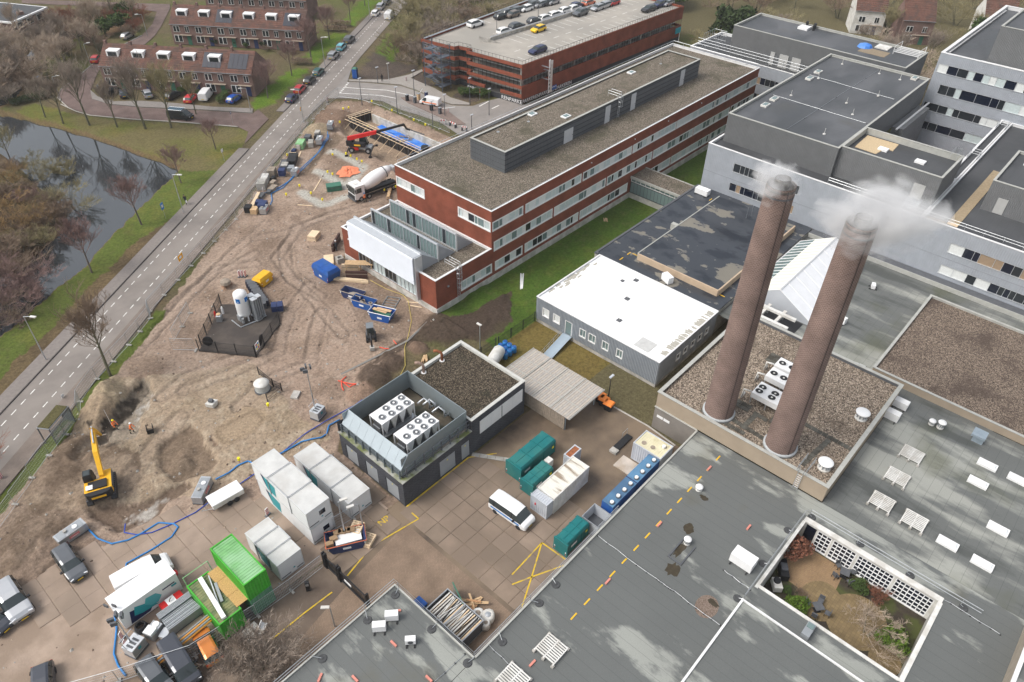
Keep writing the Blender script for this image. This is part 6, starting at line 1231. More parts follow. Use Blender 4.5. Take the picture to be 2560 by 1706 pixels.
for k,col,a,b,l,ct,s in (('estate','grey',(2.12,60.80),(2.04,56.61),'dark grey estate car parked on slabs left of the pumps','car',1),('suv','silver',(-3.20,60.90),(-3.18,55.98),'large silver car at the left edge of the slabs','car',1.12),('hatch','slate',(-5.59,58.91),(-5.02,56.89),'dark car cut off by the left edge of the picture','car',1),('hatch','slate',(-4.24,49.28),(-4.97,47.36),'dark car cut by the bottom edge left of the blue hose','car',1),('van','slate',(4.39,43.57),(4.07,39.49),'black minivan parked below the yard fence','van',.98),('suv','grey',(2.16,43.53),(2.11,40.25),'dark car with black glass roof left of the black minivan','car',1),('hatch','orange',(6.41,39.78),(6.87,42.84),'small orange car parked beside the black minivan','car',.93)): car(k,col,a,b,l,ct,sc=s)
gdx=Vector((1,-.0235)); 
DK=[('suv','white',(130.19,128.63),0,'white car near the left corner of the garage deck'),('hatch','black',(138.85,128.36),0,'black car near the far rail, second from the deck corner'),('estate','grey',(142.78,129.42),0,'grey estate by the far rail of the garage deck'),('hatch','white',(131.20,120.23),0,'white car behind the ramp wall on the garage deck'),
 ('hatch','yellow',(137.93,115.53),3.14,'yellow convertible with black roof on the garage deck'),('estate','navy',(126.80,106.24),3.14,'dark blue car at the near rail of the garage deck'),('suv','grey',(154.79,116.26),3.14,'dark grey suv in the middle row of the deck'),('hatch','silver',(161.27,115.85),3.14,'silver hatchback in the middle row right of the dark suv'),('estate','silver',(164.19,115.97),3.14,'light grey car close behind the silver hatchback'),('hatch','red',(167.84,115.72),3.14,'red car at the top of the garage deck'),('estate','black',(169.81,106.10),3.14,'black estate near the right rail of the garage deck'),('suv','navy',(174.72,106.24),3.14,'navy car beyond the black estate on the deck'),('hatch','silver',(177.57,105.44),3.14,'pale silver car in the deck corner by the far rail'),
 ('hatch','white',(147.86,128.21),3.14,'white hatchback in the back row by the lamp post'),('suv','grey',(150.98,129.03),3.14,'grey car in the back row right of the white hatchback'),('estate','silver',(153.18,128.18),3.14,'silver estate in the back row of the deck'),('estate','slate',(155.32,127.80),3.14,'slate grey car in the back row right of the silver estate'),('hatch','silver',(157.26,127.23),3.14,'pale car in the back row under the top edge'),('estate','grey',(144.50,128.98),3.14,'grey car at the left of the back row'),('hatch','brown',(141.81,127.27),3.14,'brown grey car below the grey one at the left of the back row'),
 ('hatch','slate',(142.03,120.37),0,'dark car behind the middle parapet, leftmost of its row'),('hatch','white',(145.54,119.89),0,'white car behind the middle parapet beside the dark one'),('estate','white',(149.49,119.89),0,'white estate behind the middle parapet'),('hatch','white',(153.88,120.33),0,'small white car behind the middle parapet, third white one'),('hatch','white',(156.83,119.72),0,'white car behind the parapet nearest the blue lamp post'),('hatch','navy',(159.21,120.90),0,'dark blue car beyond the middle parapet'),('hatch','coral',(163.30,120.20),0,'coral red small car beyond the middle parapet'),('suv','slate',(135.65,120.30),0,'dark car close to the ramp rail behind the parapet')]
for k,col,c,a,l in DK:
 d=Vector((math.cos(a+1.55*0),math.sin(a))); dd=dv if a<1 else -dv; cx,cy=c; car(k,col,(cx-dd.x,cy-dd.y),(cx+dd.x,cy+dd.y),l,z=8.0,full=False)
                                                             # ==== concrete mixer truck
def lwheel(mb,x,y,R=.5,wd=.3):
 mb.loft([[(x+r*math.cos(2*math.pi*i/16),y+h,R+r*math.sin(2*math.pi*i/16)) for i in range(16)] for r,h in ((R*.5,-wd/2),(R*.95,-wd/2),(R,-wd*.3),(R,wd*.3),(R*.95,wd/2),(R*.5,wd/2))])
fr_,re_=(65.77,95.71),(74.94,94.61); mx=thing('mixer_truck','white concrete mixer truck with large drum beside the brick building','truck',(*lerp(fr_,re_,.5),gz(*lerp(fr_,re_,.5))),ang(re_,fr_),local=True)
L2=lambda mb,nm,m,p=mx,sm=False:link(bpy.data.objects.new(nm,mb.mesh(nm,m,sm)),p,False)
Lm=dist(fr_,re_); h=Lm/2
cab=MB(); cab.loft([[(h-2.1,-1.2,.6),(h-2.1,1.2,.6),(h-2.1,1.2,3.0),(h-2.1,-1.2,3.0)],[(h-.15,-1.2,.6),(h-.15,1.2,.6),(h-.35,1.15,3.0),(h-.35,-1.15,3.0)]]); cb=L2(cab,'cab',PC['white']); b_=MB(); b_.add([(h-.13,-1.05,1.65),(h-.13,1.05,1.65),(h-.27,1.02,2.75),(h-.27,-1.02,2.75)],[(0,1,2,3)]); L2(b_,'windscreen',M['glasscar'],cb)
for s in (-1,1): L2(MB().box(h-1.5,h-.55,s*1.205-.01,s*1.205+.01,1.75,2.6),'side_window',M['glasscar'],cb); L2(MB().box(h-.35,h-.15,s*1.4-.06,s*1.4+.06,1.9,2.6),'mirror',M['black'],cb)
L2(MB().box(h-.14,h-.05,-1.0,1.0,.75,1.4),'grille',M['black'],cb); L2(MB().box(h-.3,h,-1.22,1.22,.35,.7),'bumper',M['dgrey'],cb); L2(MB().box(h-1.4,h-.8,-.35,.35,3.0,3.08),'roof_hatch',M['offwhite'],cb)
L2(MB().box(-h+.3,h-2.2,-.5,.5,.75,1.15).box(-h+.3,h-2.4,-1.2,-1.05,.6,1.0).box(-h+.3,h-2.4,1.05,1.2,.6,1.0),'chassis',M['black'])
dr=MB(); ax=Vector((-.94,0,.26)).normalized(); o=Vector((h-2.4,0,2.1)); prof=[(.55,0),(.95,.4),(1.18,1.5),(1.25,2.7),(1.1,4.0),(.8,5.2),(.55,5.9)]; u_=Vector((0,1,0)); v_=ax.cross(u_)
dr.loft([[tuple(o+ax*t*(Lm-3.2)/5.9+u_*r*math.cos(2*math.pi*i/24)+v_*r*math.sin(2*math.pi*i/24)) for i in range(24)] for r,t in prof]); dm=L2(dr,'drum',PC['white'],mx,True)
rg=MB(); rg.loft([[tuple(o+ax*t+u_*r*math.cos(2*math.pi*i/24)+v_*r*math.sin(2*math.pi*i/24)) for i in range(24)] for r,t in ((1.06,(Lm-3.2)*.78),(1.1,(Lm-3.2)*.79),(1.04,(Lm-3.2)*.80))]); L2(rg,'drum_ring',M['dgrey'],dm)
text('A A A',.42,M['red'],frame_m(o+ax*2.6+Vector((0,-.75,.98)),(-.94,0,.26),(.1,.8,.55)),None,.01).parent=dm
hp_=MB(); hp_.box(-h+.2,-h+.8,-.6,.6,3.2,3.9); hp_.tube([(-h+.3,0,3.2),(-h-.3,0,2.0),(-h-.4,.3,1.0)],.2,6); L2(hp_,'hopper',M['alu'])
for x in (h-1.3,h-2.9,-h+2.6,-h+1.3):
 for s in (-1,1): mb=MB(); lwheel(mb,x,s*1.05); w_=L2(mb,'wheel',M['rubber']); L2(MB().tube([(x,s*1.21-.02,.5),(x,s*1.21+.02,.5)],.26,10),'rim',M['galv'],w_)
                                                             # ==== site things
class K:
 def __init__(s,name,label,cat,p,rz=0,group=None,z=None):
  zz=z if z is not None else (p[2] if len(p)>2 else gz(p[0],p[1])); s.t=thing(name,label,cat,(p[0],p[1],zz),rz,group,local=True)
 def a(s,mb,n,m,p=None,sm=False): return link(bpy.data.objects.new(n,mb.mesh(n,m,sm)),p or s.t,False)
def corr(x0,x1,y0,y1,z0,z1,p=.28,d=.05,roof=True):
 """corrugated box shell: trapezoid ribs on the walls, shallow ribs across the roof"""
 mb=MB()
 def run(a,b,fn):
  L=b-a; n=max(2,round(L/p)); pr=[]
  for k in range(n):
   u=a+L*k/n; s=L/n
   for f,o in ((0,0),(.25,0),(.5,1),(.75,1)): pr.append((u+s*f,o*d))
  pr.append((b,0))
  for (u0,o0),(u1,o1) in zip(pr[:-1],pr[1:]): mb.add(fn(u0,o0,u1,o1),[(0,1,2,3)])
 run(x0,x1,lambda u0,o0,u1,o1:[(u0,y0+o0,z0),(u1,y0+o1,z0),(u1,y0+o1,z1),(u0,y0+o0,z1)]); run(x0,x1,lambda u0,o0,u1,o1:[(u0,y1-o0,z0),(u1,y1-o1,z0),(u1,y1-o1,z1),(u0,y1-o0,z1)])
 run(y0,y1,lambda u0,o0,u1,o1:[(x0+o0,u0,z0),(x0+o1,u1,z0),(x0+o1,u1,z1),(x0+o0,u0,z1)]); run(y0,y1,lambda u0,o0,u1,o1:[(x1-o0,u0,z0),(x1-o1,u1,z0),(x1-o1,u1,z1),(x1-o0,u0,z1)])
 if roof:
  if (y1-y0)>(x1-x0): run(y0,y1,lambda u0,o0,u1,o1:[(x0,u0,z1-o0),(x1,u0,z1-o0),(x1,u1,z1-o1),(x0,u1,z1-o1)])
  else: run(x0,x1,lambda u0,o0,u1,o1:[(u0,y0,z1-o0),(u0,y1,z1-o0),(u1,y1,z1-o1),(u1,y0,z1-o1)])
 return mb
def edges(x0,x1,y0,y1,z0,z1,r=.07,e=.012):
 mb=MB(); x0-=e;x1+=e;y0-=e;y1+=e
 for x in (x0,x1-r):
  for y in (y0,y1-r): mb.box(x,x+r,y,y+r,z0,z1+e)
 for z in (z0,z1-r+e):
  for y in (y0,y1-r): mb.box(x0+r,x1-r,y,y+r,z,z+r)
  for x in (x0,x1-r): mb.box(x,x+r,y0+r,y1-r,z,z+r)
 return mb
roofm=pm('cabin_roof',(.56,.56,.545),.6,.1,.8,col2=(.45,.43,.4),c2thr=(.48,.68)); WH=pm('cabin_white',(.72,.73,.735),.45,.04,1)
def cabin(x0,x1,y0,y1,z0,label,frame=True,win=True,h=2.5,prints=1):
 k=K('site_cabin',label,'cabin',((x0+x1)/2,(y0+y1)/2,z0)); a,b=(x1-x0)/2,(y1-y0)/2
 k.a(MB().box(-a,a,-b,b,.12,h-.08),'body',WH); k.a(MB().box(-a-.03,a+.03,-b-.03,b+.03,h-.08,h),'roof',roofm); k.a(edges(-a,a,-b,b,0,h,.09),'steel_frame',pm('cabin_frame',(.55,.56,.56),.5,.05,1) if 'cabin_frame' not in MATS else MATS['cabin_frame'])
 if win:
  f=k.a(MB().box(-.1,.75,-b-.04,-b,1.0,1.75),'window',M['frame']); k.a(MB().box(-.03,.68,-b-.06,-b-.04,1.06,1.69),'pane',M['glassb'],f)
 k.a(MB().box(.15,.35,-b-.03,-b-.005,.62,.76),'emblem',M['tealp']); k.a(MB().box(-a+.1,-.2,-b-.025,-b,.25,.36),'vent_grille',M['dgrey']); k.a(MB().box(.5,a-.1,-b-.025,-b,.25,.36),'vent_grille',M['dgrey'])
 if prints:
  s=-a-.012; k.a(MB().add([(s,b-2.3,.3),(s,b-3.8,.2),(s,b-4.0,1.9),(s,b-2.0,2.2)],[(0,1,2,3)]),'teal_print',M['tealp']); k.a(MB().add([(s,b-1.5,2.2),(s,b-2.0,2.2),(s,b-2.3,.3),(s,b-1.9,1.2)],[(0,1,2,3)]),'navy_print',M['navyp'])
 if frame:
  mb=MB()
  for y in (b-(2.9 if b>4 else 1.7),-b+(2.9 if b>4 else 1.7)): mb.tube([(-a-.05,y,0),(-a-.05,y,h+.12),(a+.05,y,h+.12),(a+.05,y,0)],.05,4)
  for x in (-a-.05,a+.05): mb.tube([(x,b-(2.9 if b>4 else 1.7),h+.12),(x,-b+(2.9 if b>4 else 1.7),h+.12)],.05,4)
  k.a(mb,'strap_frame',M['galv'])
 return k
cabin(19.55,22.3,43.4,52.8,2.55,'white site cabin with teal print, upper one of the stacked pair',True,True); cabin(19.6,22.3,43.35,52.75,0.03,'white site cabin with teal print, lower one of the stacked pair',False,True); cabin(24.1,26.85,43.15,52.6,.03,'long white site cabin standing alone beside the plant room',True,False); cabin(15.0,17.65,42.3,47.75,.03,'short white site cabin between the stacked pair and the green containers',True,False)
k=K('printed_cabin','white cabin with large teal and navy wave print and floodlights on its corner','cabin',(5.35,49.55,.05)); a,b,h=2.8,1.12,2.7
k.a(MB().box(-a,a,-b,b,.1,h),'body',WH); k.a(MB().box(-a-.02,a+.02,-b-.02,b+.02,h,h+.05),'roof',M['whiteroof']); s=-b-.012
k.a(MB().add([(-2.2,s,.25),(-1.9,s,1.9),(-.9,s,1.6),(.1,s,.9),(-.4,s,.25)],[(0,1,2,3,4)]),'navy_print',M['navyp']); k.a(MB().add([(-1.7,s-.004,1.0),(-1.4,s-.004,2.1),(-.3,s-.004,1.5),(.5,s-.004,.5),(-1.0,s-.004,.7)],[(0,1,2,3,4)]),'teal_print',M['tealp'])
k.a(MB().add([(-.6,s-.006,1.5),(-.3,s-.006,2.2),(.6,s-.006,2.0),(1.0,s-.006,1.3),(.5,s-.006,.7),(-.1,s-.006,.9)],[tuple(range(6))]),'pale_teal_print',pm('pale_teal',(.08,.4,.44),.4,.05,1)); k.a(MB().box(1.2,2.4,s-.01,s,1.7,1.85),'navy_lettering',M['navyp']); k.a(MB().box(2.0,2.5,s-.01,s,1.35,1.6),'teal_lettering',M['tealp'])
for x,y in ((-2.6,-.6),(-3.1,-.1)): f=k.a(MB().tube([(x+.2,y,2.7),(x,y,3.2)],.03,4),'lamp_arm',M['galv']); k.a(MB().obox((x,y,3.1),(.12,.45,.35),.4),'floodlight',M['dgrey'],f)
k.a(MB().cyl((2.95,.5,.6),.35,.25,n=12),'hose_reel',M['red'])
car('van','white',(4.3,52.5),(8.3,51.9),'white van parked close behind the wave printed cabin','van',z=.05,sc=1.02)
k=K('red_pump_unit','red pump unit with white lid standing before the wave printed cabin','pump',(6.7,47.5,.02)); k.a(MB().box(-1.05,1.05,-.5,.5,.15,.9),'casing',M['red']); k.a(MB().box(-.45,.35,-.48,.48,.9,.94),'lid',M['white']); k.a(MB().tube([(-.2,0,.95),(-.1,0,1.2),(.1,.1,1.2)],.05,5),'handle',M['oldwood']); k.a(MB().box(-1,1,-.45,.45,0,.15),'skid',M['dgrey']); k.a(MB().box(-.9,.9,-.515,-.5,.45,.7),'lettering_band',M['white'])
k=K('sheet_stack','stack of grey corrugated fence panels in front of the red pump unit','panels',(6.6,45.9,.02))
for i in range(9): k.a(MB().box(-1.6+i*.01,1.6-i*.02,-1.05+i*.16,-1.0+i*.16+.05,.05,1.05+.02*(i%3)),'panel',M['galv'] if i%2 else M['grey'])
for i in range(5): k.a(MB().box(-1.6,1.6,.4+i*.14,.48+i*.14,.05,1.3),'panel',M['galv'])
k.a(MB().box(-1.65,1.65,-1.1,1.1,0,.05),'rack',M['dgrey'])
def container(x0,x1,y0,y1,z0,label,wallm,roofm_,h=2.55,name='shipping_container',boxes=True):
 k=K(name,label,'container',((x0+x1)/2,(y0+y1)/2,z0)); a,b=(x1-x0)/2,(y1-y0)/2
 k.a(corr(-a,a,-b,b,.1,h-.06,roof=False),'wall',wallm); r=corr(-a+.03,a-.03,-b+.03,b-.03,h-.06,h-.01); r.f=[f for f in r.f]; k.a(MB().box(-a+.02,a-.02,-b+.02,b-.02,h-.12,h-.07),'roof_pan',roofm_)
 rb=MB(); L=2*max(a,b); n=int(L/.3)
 for i in range(n):
  u=-max(a,b)+.12+i*(L-.2)/n; (rb.box(-a+.06,a-.06,u,u+.14,h-.07,h-.035) if b>a else rb.box(u,u+.14,-b+.06,b-.06,h-.07,h-.035))
 k.a(rb,'roof_rib',roofm_); k.a(edges(-a,a,-b,b,0,h,.12),'corner_frame',wallm)
 cm=MB()
 for x in (-a,a):
  for y in (-b,b): cm.box(x-.02 if x<0 else x-.15,x+.15 if x<0 else x+.02,y-.02 if y<0 else y-.15,y+.15 if y<0 else y+.02,h-.1,h+.02)
 k.a(cm,'corner_casting',wallm); return k
ft=pm('faded_teal_green',(.13,.32,.2),.55,.15,1.2)
container(11.25,13.5,41.0,46.6,2.6,'bright green shipping container with faded roof, upper of the stack',M['green'],M['greenf']); container(11.3,13.5,41.05,46.55,.03,'faded sea green shipping container, lower of the stack',ft,M['greenf'])
k=container(8.15,10.35,40.95,46.55,.03,'green shipping container with boards and a white beam on its roof',M['green'],pm('mossy_roof',(.12,.16,.075),.8,.25,2,col2=(.25,.25,.12)))
b=K('osb_boards','orange brown OSB boards laid over the gap between green containers','boards',(10.75,43.9,2.62)); 
for i,(y0,y1,w) in enumerate(((-2.6,-1.1,.62),(-1.08,.9,.66),(.92,2.4,.6))): b.a(MB().box(-w,w,y0,y1,.0,.04+.012*i),'board',M['osb'])
bm_=K('white_beam','long white foam beam lying on the green container roof','beam',(9.1,43.7,2.62),1.45); bm_.a(MB().box(-2.6,2.6,-.2,.2,0,.28),'beam',M['white'])
bm_=K('grey_profile','two slim grey metal profiles on the green container roof','profile',(9.6,44.2,2.62),1.3); bm_.a(MB().box(-1.9,1.9,-.05,.05,0,.09),'profile',M['alu']); bm_.a(MB().box(-1.4,.8,-.45,-.2,0,.1),'profile',M['grey'])
fr=K('green_gate_frame','pale green welded gate frame leaning behind the green containers','frame',(9.3,47.2,.02)); fr.a(MB().tube([(-.9,-.2,0),(-.9,.6,2.3),(1.6,.6,2.3),(1.6,-.2,0)],.06,4).tube([(-.9,.2,1.2),(1.6,.2,1.2)],.05,4),'frame',M['greenf'])
gl_=K('glass_rack','rack of wired glass sheets behind the green containers','glass',(9.6,47.0,.02))
for i in range(5): gl_.a(MB().box(-.8,.8,-.3+i*.12,-.27+i*.12,.1,1.7),'sheet',M['glassg'])
hc=MB(); 
for i in range(5): hc.tube([((.55-.03*i)*math.cos(t*math.pi/8),(.55-.03*i)*math.sin(t*math.pi/8),.1+i*.13+t*.004) for t in range(17)],.09,5)
o=simple('hose_coil',hc,M['rubber'],'black coiled hose beside the light tower trailer','hose'); o.location=(*(3.56,47.45),.02)
def lightmast(p,label,rz=0,h=7.5):
 k=K('light_tower',label,'light tower',p,rz); k.a(MB().box(-.75,.75,-.6,.6,.25,1.35),'generator',M['alu']); k.a(MB().box(-.74,.74,-.605,-.6,.35,1.25),'panel',M['grey']); k.a(MB().box(-.15,.15,-.62,-.605,.75,1.05),'emblem',M['tealp']); k.a(MB().box(-.8,.8,-.65,.65,.05,.25),'skid',M['dgrey'])
 k.a(MB().tube([(-.7,0,1.3),(-.7,.55,2.1),(.7,.55,2.1),(.7,0,1.3)],.04,4),'lifting_frame',M['galv']); g=MB()
 for i in range(3): g.box(-.5+.35*i,-.3+.35*i,-.4,.3,1.35,1.37)
 k.a(g,'vent_slot',M['dgrey'])
 m_=k.a(MB().tube([(0,.3,1.2),(0,.3,h*.5)],.08,6).tube([(0,.3,h*.5),(0,.3,h)],.055,6),'mast',M['galv'])
 for i,(x,y) in enumerate(((-.45,.1),(.45,.1),(-.3,.6),(.3,.6))): f=k.a(MB().obox((x,y,h-.1),(.5,.2,.45),.8*(1 if i%2 else -1)),'lamp_head',M['dgrey']); k.a(MB().obox((x,y-.12,h-.05),(.42,.03,.36),.8*(1 if i%2 else -1)),'lens',M['glassg'],f)
 return k
lightmast((30.77,57.79),'tall light tower with four lamps standing in the sand','' and 0 or .3); lightmast((*(2.32,45.91),.02),'light tower trailer beside the striped boards in the lower left','' and 0 or .35,5.0)
k=K('water_cart','small white washing cart with round basin beside the hose coil','cart',(*(4.16,46.18),.02),.4); k.a(MB().box(-.7,.7,-.5,.5,.1,.9),'body',M['galv']); k.a(MB().box(-.7,.1,-.45,.45,.9,1.15),'lid',M['white']); k.a(MB().cyl((.4,0,.9),.32,.08,n=14),'basin',M['white'])
k=K('grey_crate','small pale grey crate leaning at the yard fence','crate',(*(4.72,45.27),.02),.5); k.a(MB().box(-.45,.45,-.35,.35,0,.5),'body',M['offwhite']); k.a(MB().box(-.47,.47,-.37,.37,.5,.56),'lid',M['alu'])
stripe=M['white']
def striped(p,rz,label,L=1.0,tilt=0,hgt_=1.0):
 k=K('striped_board',label,'road board',p,rz); k.a(MB().box(-.12*L,.12*L,-.03,.03,.1,.1+hgt_),'board',M['white'])
 for i in range(4): k.a(MB().add([(-.12*L,-.035,.15+i*.24),(.12*L,-.035,.25+i*.24),(.12*L,-.035,.37+i*.24),(-.12*L,-.035,.27+i*.24)],[(0,1,2,3)]),'red_stripe',M['red'])
 k.a(MB().box(-.35,.35,-.15,.15,0,.1),'foot',M['dgrey'])
for p,rz,l in (((1.92,47.85),.7,'red and white striped board left of the light tower trailer, upper one'),((1.81,46.91),.7,'red and white striped board left of the light tower trailer, lower one'),((40.19,89.82),.2,'striped warning board, left of the three near the spoil'),((40.47,89.53),.2,'striped warning board, middle of the three near the spoil'),((40.78,89.20),.2,'striped warning board, right of the three near the spoil'),((89.23,133.74),.3,'striped warning board at the corner of the side road fence'),((109.14,130.60),.3,'striped post by the footpath with blue sheeting'),((1.67,75.23),.6,'striped warning board with an orange lamp at the left edge'),((56.85,108.89),.9,'striped board among the pallets beside the road fence'),((18.51,49.93),.2,'red and white striped board behind the short white cabin')): striped((*p,gz(*p)+.02),rz,l,1.6)
pb=K('pipe_bundle','bundle of orange and grey plastic pipes lying along the yard fence','pipes',(6.2,43.2,.02),.06)
for i,(c,y,z,L) in enumerate((('o',-.35,.08,3.6),('o',-.1,.08,3.5),('g',.12,.08,3.4),('g',.35,.08,3.6),('o',.0,.24,3.2),('g',-.22,.24,3.7))): pb.a(MB().hcyl((-L,y,z+.9),(L,y,z+.9),.085,8),'pipe',M['yellow'] if c=='o' and i%2 else (pm('orange_pipe',(.72,.3,.04),.5,.08,2) if c=='o' else M['galv']) if i<3 else MATS['orange_pipe'] if c=='o' else M['grey'])
pb.a(MB().box(-3,-2.8,-.5,.5,0,.9).box(2.8,3,-.5,.5,0,.9),'trestle',M['oldwood'])
def pump(p,rz,label,L=2.9,sign=True):
 k=K('pump_box',label,'pump',p,rz); k.a(MB().box(-L/2,L/2,-.55,.55,.08,1.05),'casing',M['galv']); k.a(MB().box(-L/2-.03,L/2+.03,-.58,.58,0,.1),'skid',M['dgrey'])
 g=MB()
 for i in range(3): g.box(-L/2+.15+i*L*.31,-L/2+.15+i*L*.31+L*.26,-.45,.45,1.05,1.08)
 k.a(g,'lid',M['grey']); k.a(MB().cyl((-.4,.1,1.08),.18,.2,n=8),'pump_head',M['concrete']); k.a(MB().cyl((.5,-.1,1.08),.25,.1,n=10),'hatch',M['white'])
 if sign: k.a(MB().box(-.45,.55,-.57,-.55,.4,.75),'red_sign',pm('faded_red',(.6,.18,.17),.6,.1,3) if 'faded_red' not in MATS else MATS['faded_red']); k.a(MB().box(-.35,.45,-.575,-.57,.5,.55),'sign_line',M['white'])
pump((*(15.44,57.36),.05),.68,'grey pump box with red sign beside the white trailer'); pump((*(3.68,62.08),.05),.1,'grey pump box with red sign beside the dark estate car'); pump((*(75.37,117.58),gz(*(75.37,117.58))),.75,'grey pump box with red panel among the pallets, middle one',2.0); pump((*(81.13,121.71),gz(*(81.13,121.71))),.75,'grey pump box beside the sand heap, farthest one',2.2); pump((*(64.85,110.76),gz(*(64.85,110.76))),.6,'grey box with large red front among the brick pallets',1.7); pump((*(53.39,103.33),gz(*(53.39,103.33))),.7,'grey and red box beside the navy bin at the fence',1.7)
tr=K('covered_trailer','low white covered trailer parked on the slabs','trailer',(*(16.67,54.71),.05),ang((15.39,55.30),(18.21,55.02))); tr.a(MB().box(-1.7,1.7,-.8,.8,.5,1.15),'body',M['offwhite']); tr.a(MB().loft([[(-1.75,-.85,1.15),(1.75,-.85,1.15),(1.75,.85,1.15),(-1.75,.85,1.15)],[(-1.7,-.8,1.22),(1.7,-.8,1.22),(1.7,.8,1.22),(-1.7,.8,1.22)]]),'cover',M['white']); tr.a(MB().tube([(-1.7,-.5,.5),(-2.7,0,.45),(-1.7,.5,.5)],.05,4),'drawbar',M['galv'])
for s in (-1,1):
 for x in (0,.75): mb=MB(); lwheel(mb,x,s*.85,.3,.18); tr.a(mb,'wheel',M['rubber'])
def hose(pts,label,r=.075,mat=None,z=.1):
 P=[]
 for a,b in zip(pts[:-1],pts[1:]):
  for k in range(4): q=lerp(a,b,k/4); P.append((q[0],q[1],max(gz(*q),0)+z))
 P.append((*pts[-1],max(gz(*pts[-1]),0)+z)); simple('hose',MB().tube(P,r,6),mat or M['hose'],label,'hose',smooth=True)
hose([(5.08,61.63),(5.21,59.95),(5.88,58.31),(7.19,57.53),(8.45,57.31),(10.31,57.27),(11.30,56.00),(11.40,55.30),(10.35,54.69),(8.29,54.74),(5.80,55.05),(5.19,54.02)],'thick blue hose looping over the slabs from the grey pump box',.09)
hose([(7.93,59.63),(7.36,58.68),(8.09,57.51),(9.27,56.63),(11.33,56.06),(13.56,55.67),(14.92,55.81),(18.30,55.58),(20.71,55.65),(24.44,56.04),(27.43,56.49),(30.80,56.45),(34.39,56.06),(35.88,55.83)],'thin dark blue hose running along the sand to the plant room',.06,pm('dark_blue_hose',(.02,.07,.4),.5,.1,2))
hose([(17.30,58.08),(18.76,57.85),(20.05,57.95),(21.09,57.64),(21.36,56.54),(24.57,56.02),(26.93,55.79),(28.77,54.56),(29.61,54.65),(30.63,55.59),(32.11,55.44)],'thick blue hose along the slab edge behind the stacked cabins',.09)
hose([(2.51,50.65),(1.99,49.15),(0.74,47.04),(0.49,45.71),(0.53,44.39)],'blue hose lying on the dirt left of the light tower trailer',.09)
for i,(o1,o2) in enumerate(((0,0),(20,8))): hose([((79.42,120.52),(77.44,118.25),(72.38,114.57),(68.94,112.92),(66.26,111.55),(62.90,109.48),(60.29,108.70),(57.61,108.37),(55.83,109.67)),((79.26,119.96),(77.29,117.70),(73.22,115.02),(69.22,112.63),(66.82,111.34),(63.52,110.03),(60.33,108.09),(57.65,107.77),(56.37,105.53),(55.26,104.53))][i],['blue hose snaking past the brick pallets, road side one','blue hose snaking past the brick pallets, site side one'][i],.075)
hose([(52.85,75.03),(53.08,71.60),(53.74,68.77),(53.32,67.12),(50.62,63.41),(48.11,61.25),(46.17,59.80),(43.78,56.98),(41.64,55.81)],'thin yellow hose lying from the scaffold to the plant room',.035,pm('yellow_hose',(.6,.47,.12),.6,.1,2),.05)
for i,pl in enumerate(([(37.32,60.86),(36.40,60.66),(35.71,59.66),(35.48,59.05)],[(36.12,60.96),(36.57,59.90),(37.25,58.59)],[(36.38,60.53),(36.36,58.97),(37.22,58.77)],[(43.87,62.18),(44.13,61.49),(44.50,60.93)],[(46.04,61.91),(45.80,61.01)])): hose(pl,'red orange plastic conduit lying in the soil, '+['long bent one','straight one across it','short one below it','loose piece by the kerb','loose piece up the kerb'][i],.07,pm('red_conduit',(.75,.09,.05),.5,.08,2) if i==0 else MATS['red_conduit'],.12)
def compactor(x0,x1,y0,y1,label,h=2.2,band=True):
 k=K('waste_compactor',label,'compactor',((x0+x1)/2,(y0+y1)/2,.01)); a,b=(x1-x0)/2,(y1-y0)/2
 k.a(MB().loft([[(-a,-b,.3),(a,-b,.3),(a,b,.3),(-a,b,.3)],[(-a,-b,h-.25),(a,-b,h-.25),(a,b,h-.25),(-a,b,h-.25)],[(-a,-b+.15,h),(a,-b+.15,h),(a,b-.15,h),(-a,b-.15,h)]]),'hull',M['teal']); rb=MB()
 for i in range(4): u=-a+.05+i*(2*a-.15)/3; rb.loft([[(u,-b-.06,.3),(u+.1,-b-.06,.3),(u+.1,b+.06,.3),(u,b+.06,.3)],[(u,-b-.06,h-.22),(u+.1,-b-.06,h-.22),(u+.1,b+.06,h-.22),(u,b+.06,h-.22)],[(u,-b+.13,h+.06),(u+.1,-b+.13,h+.06),(u+.1,b-.13,h+.06),(u,b-.13,h+.06)]])
 rb.box(-a,a,-.06,.06,h,h+.05); k.a(rb,'rib',M['teal']); k.a(MB().box(-a,a,-b+.1,-b+.3,0,.3).box(-a,a,b-.3,b-.1,0,.3),'skid',M['black']); k.a(MB().box(a,a+.25,-b+.1,b-.1,.4,h-.3),'press_end',M['dgrey']); k.a(MB().box(-a-.14,-a,-b-.08,b+.08,.1,h-.1),'door',M['teal'])
 k.a(MB().box(-a+.5,-a+1.4,-b-.075,-b-.062,1.2,1.5),'lettering',M['white']); k.a(MB().box(a-.6,a-.3,-b-.075,-b-.062,1.3,1.6),'yellow_label',M['lemon'])
 for s in (-1,1):
  for i in range(2): k.a(MB().box(-a-.155,-a-.14,s*(b-.1)-.05,s*(b-.1)+.05,.4+i*.3,.55+i*.3),'reflector',M['white'] if i else M['red'])
 return k
compactor(39.75,45.5,33.4,35.5,'large teal waste compactor with ribbed top in the yard',2.3); compactor(39.1,42.4,31.15,32.8,'smaller teal waste compactor beside the white container',2.0); compactor(35.8,39.2,23.75,25.35,'teal waste compactor against the low roof edge',2.15)
container(38.9,44.8,28.1,30.35,.01,'white shipping container with rust stained roof in the yard',M['offwhite'],pm('rusty_white_roof',(.68,.66,.6),.7,.1,1,col2=(.3,.24,.18),c2thr=(.52,.6),stretch=(3,.5,1)))
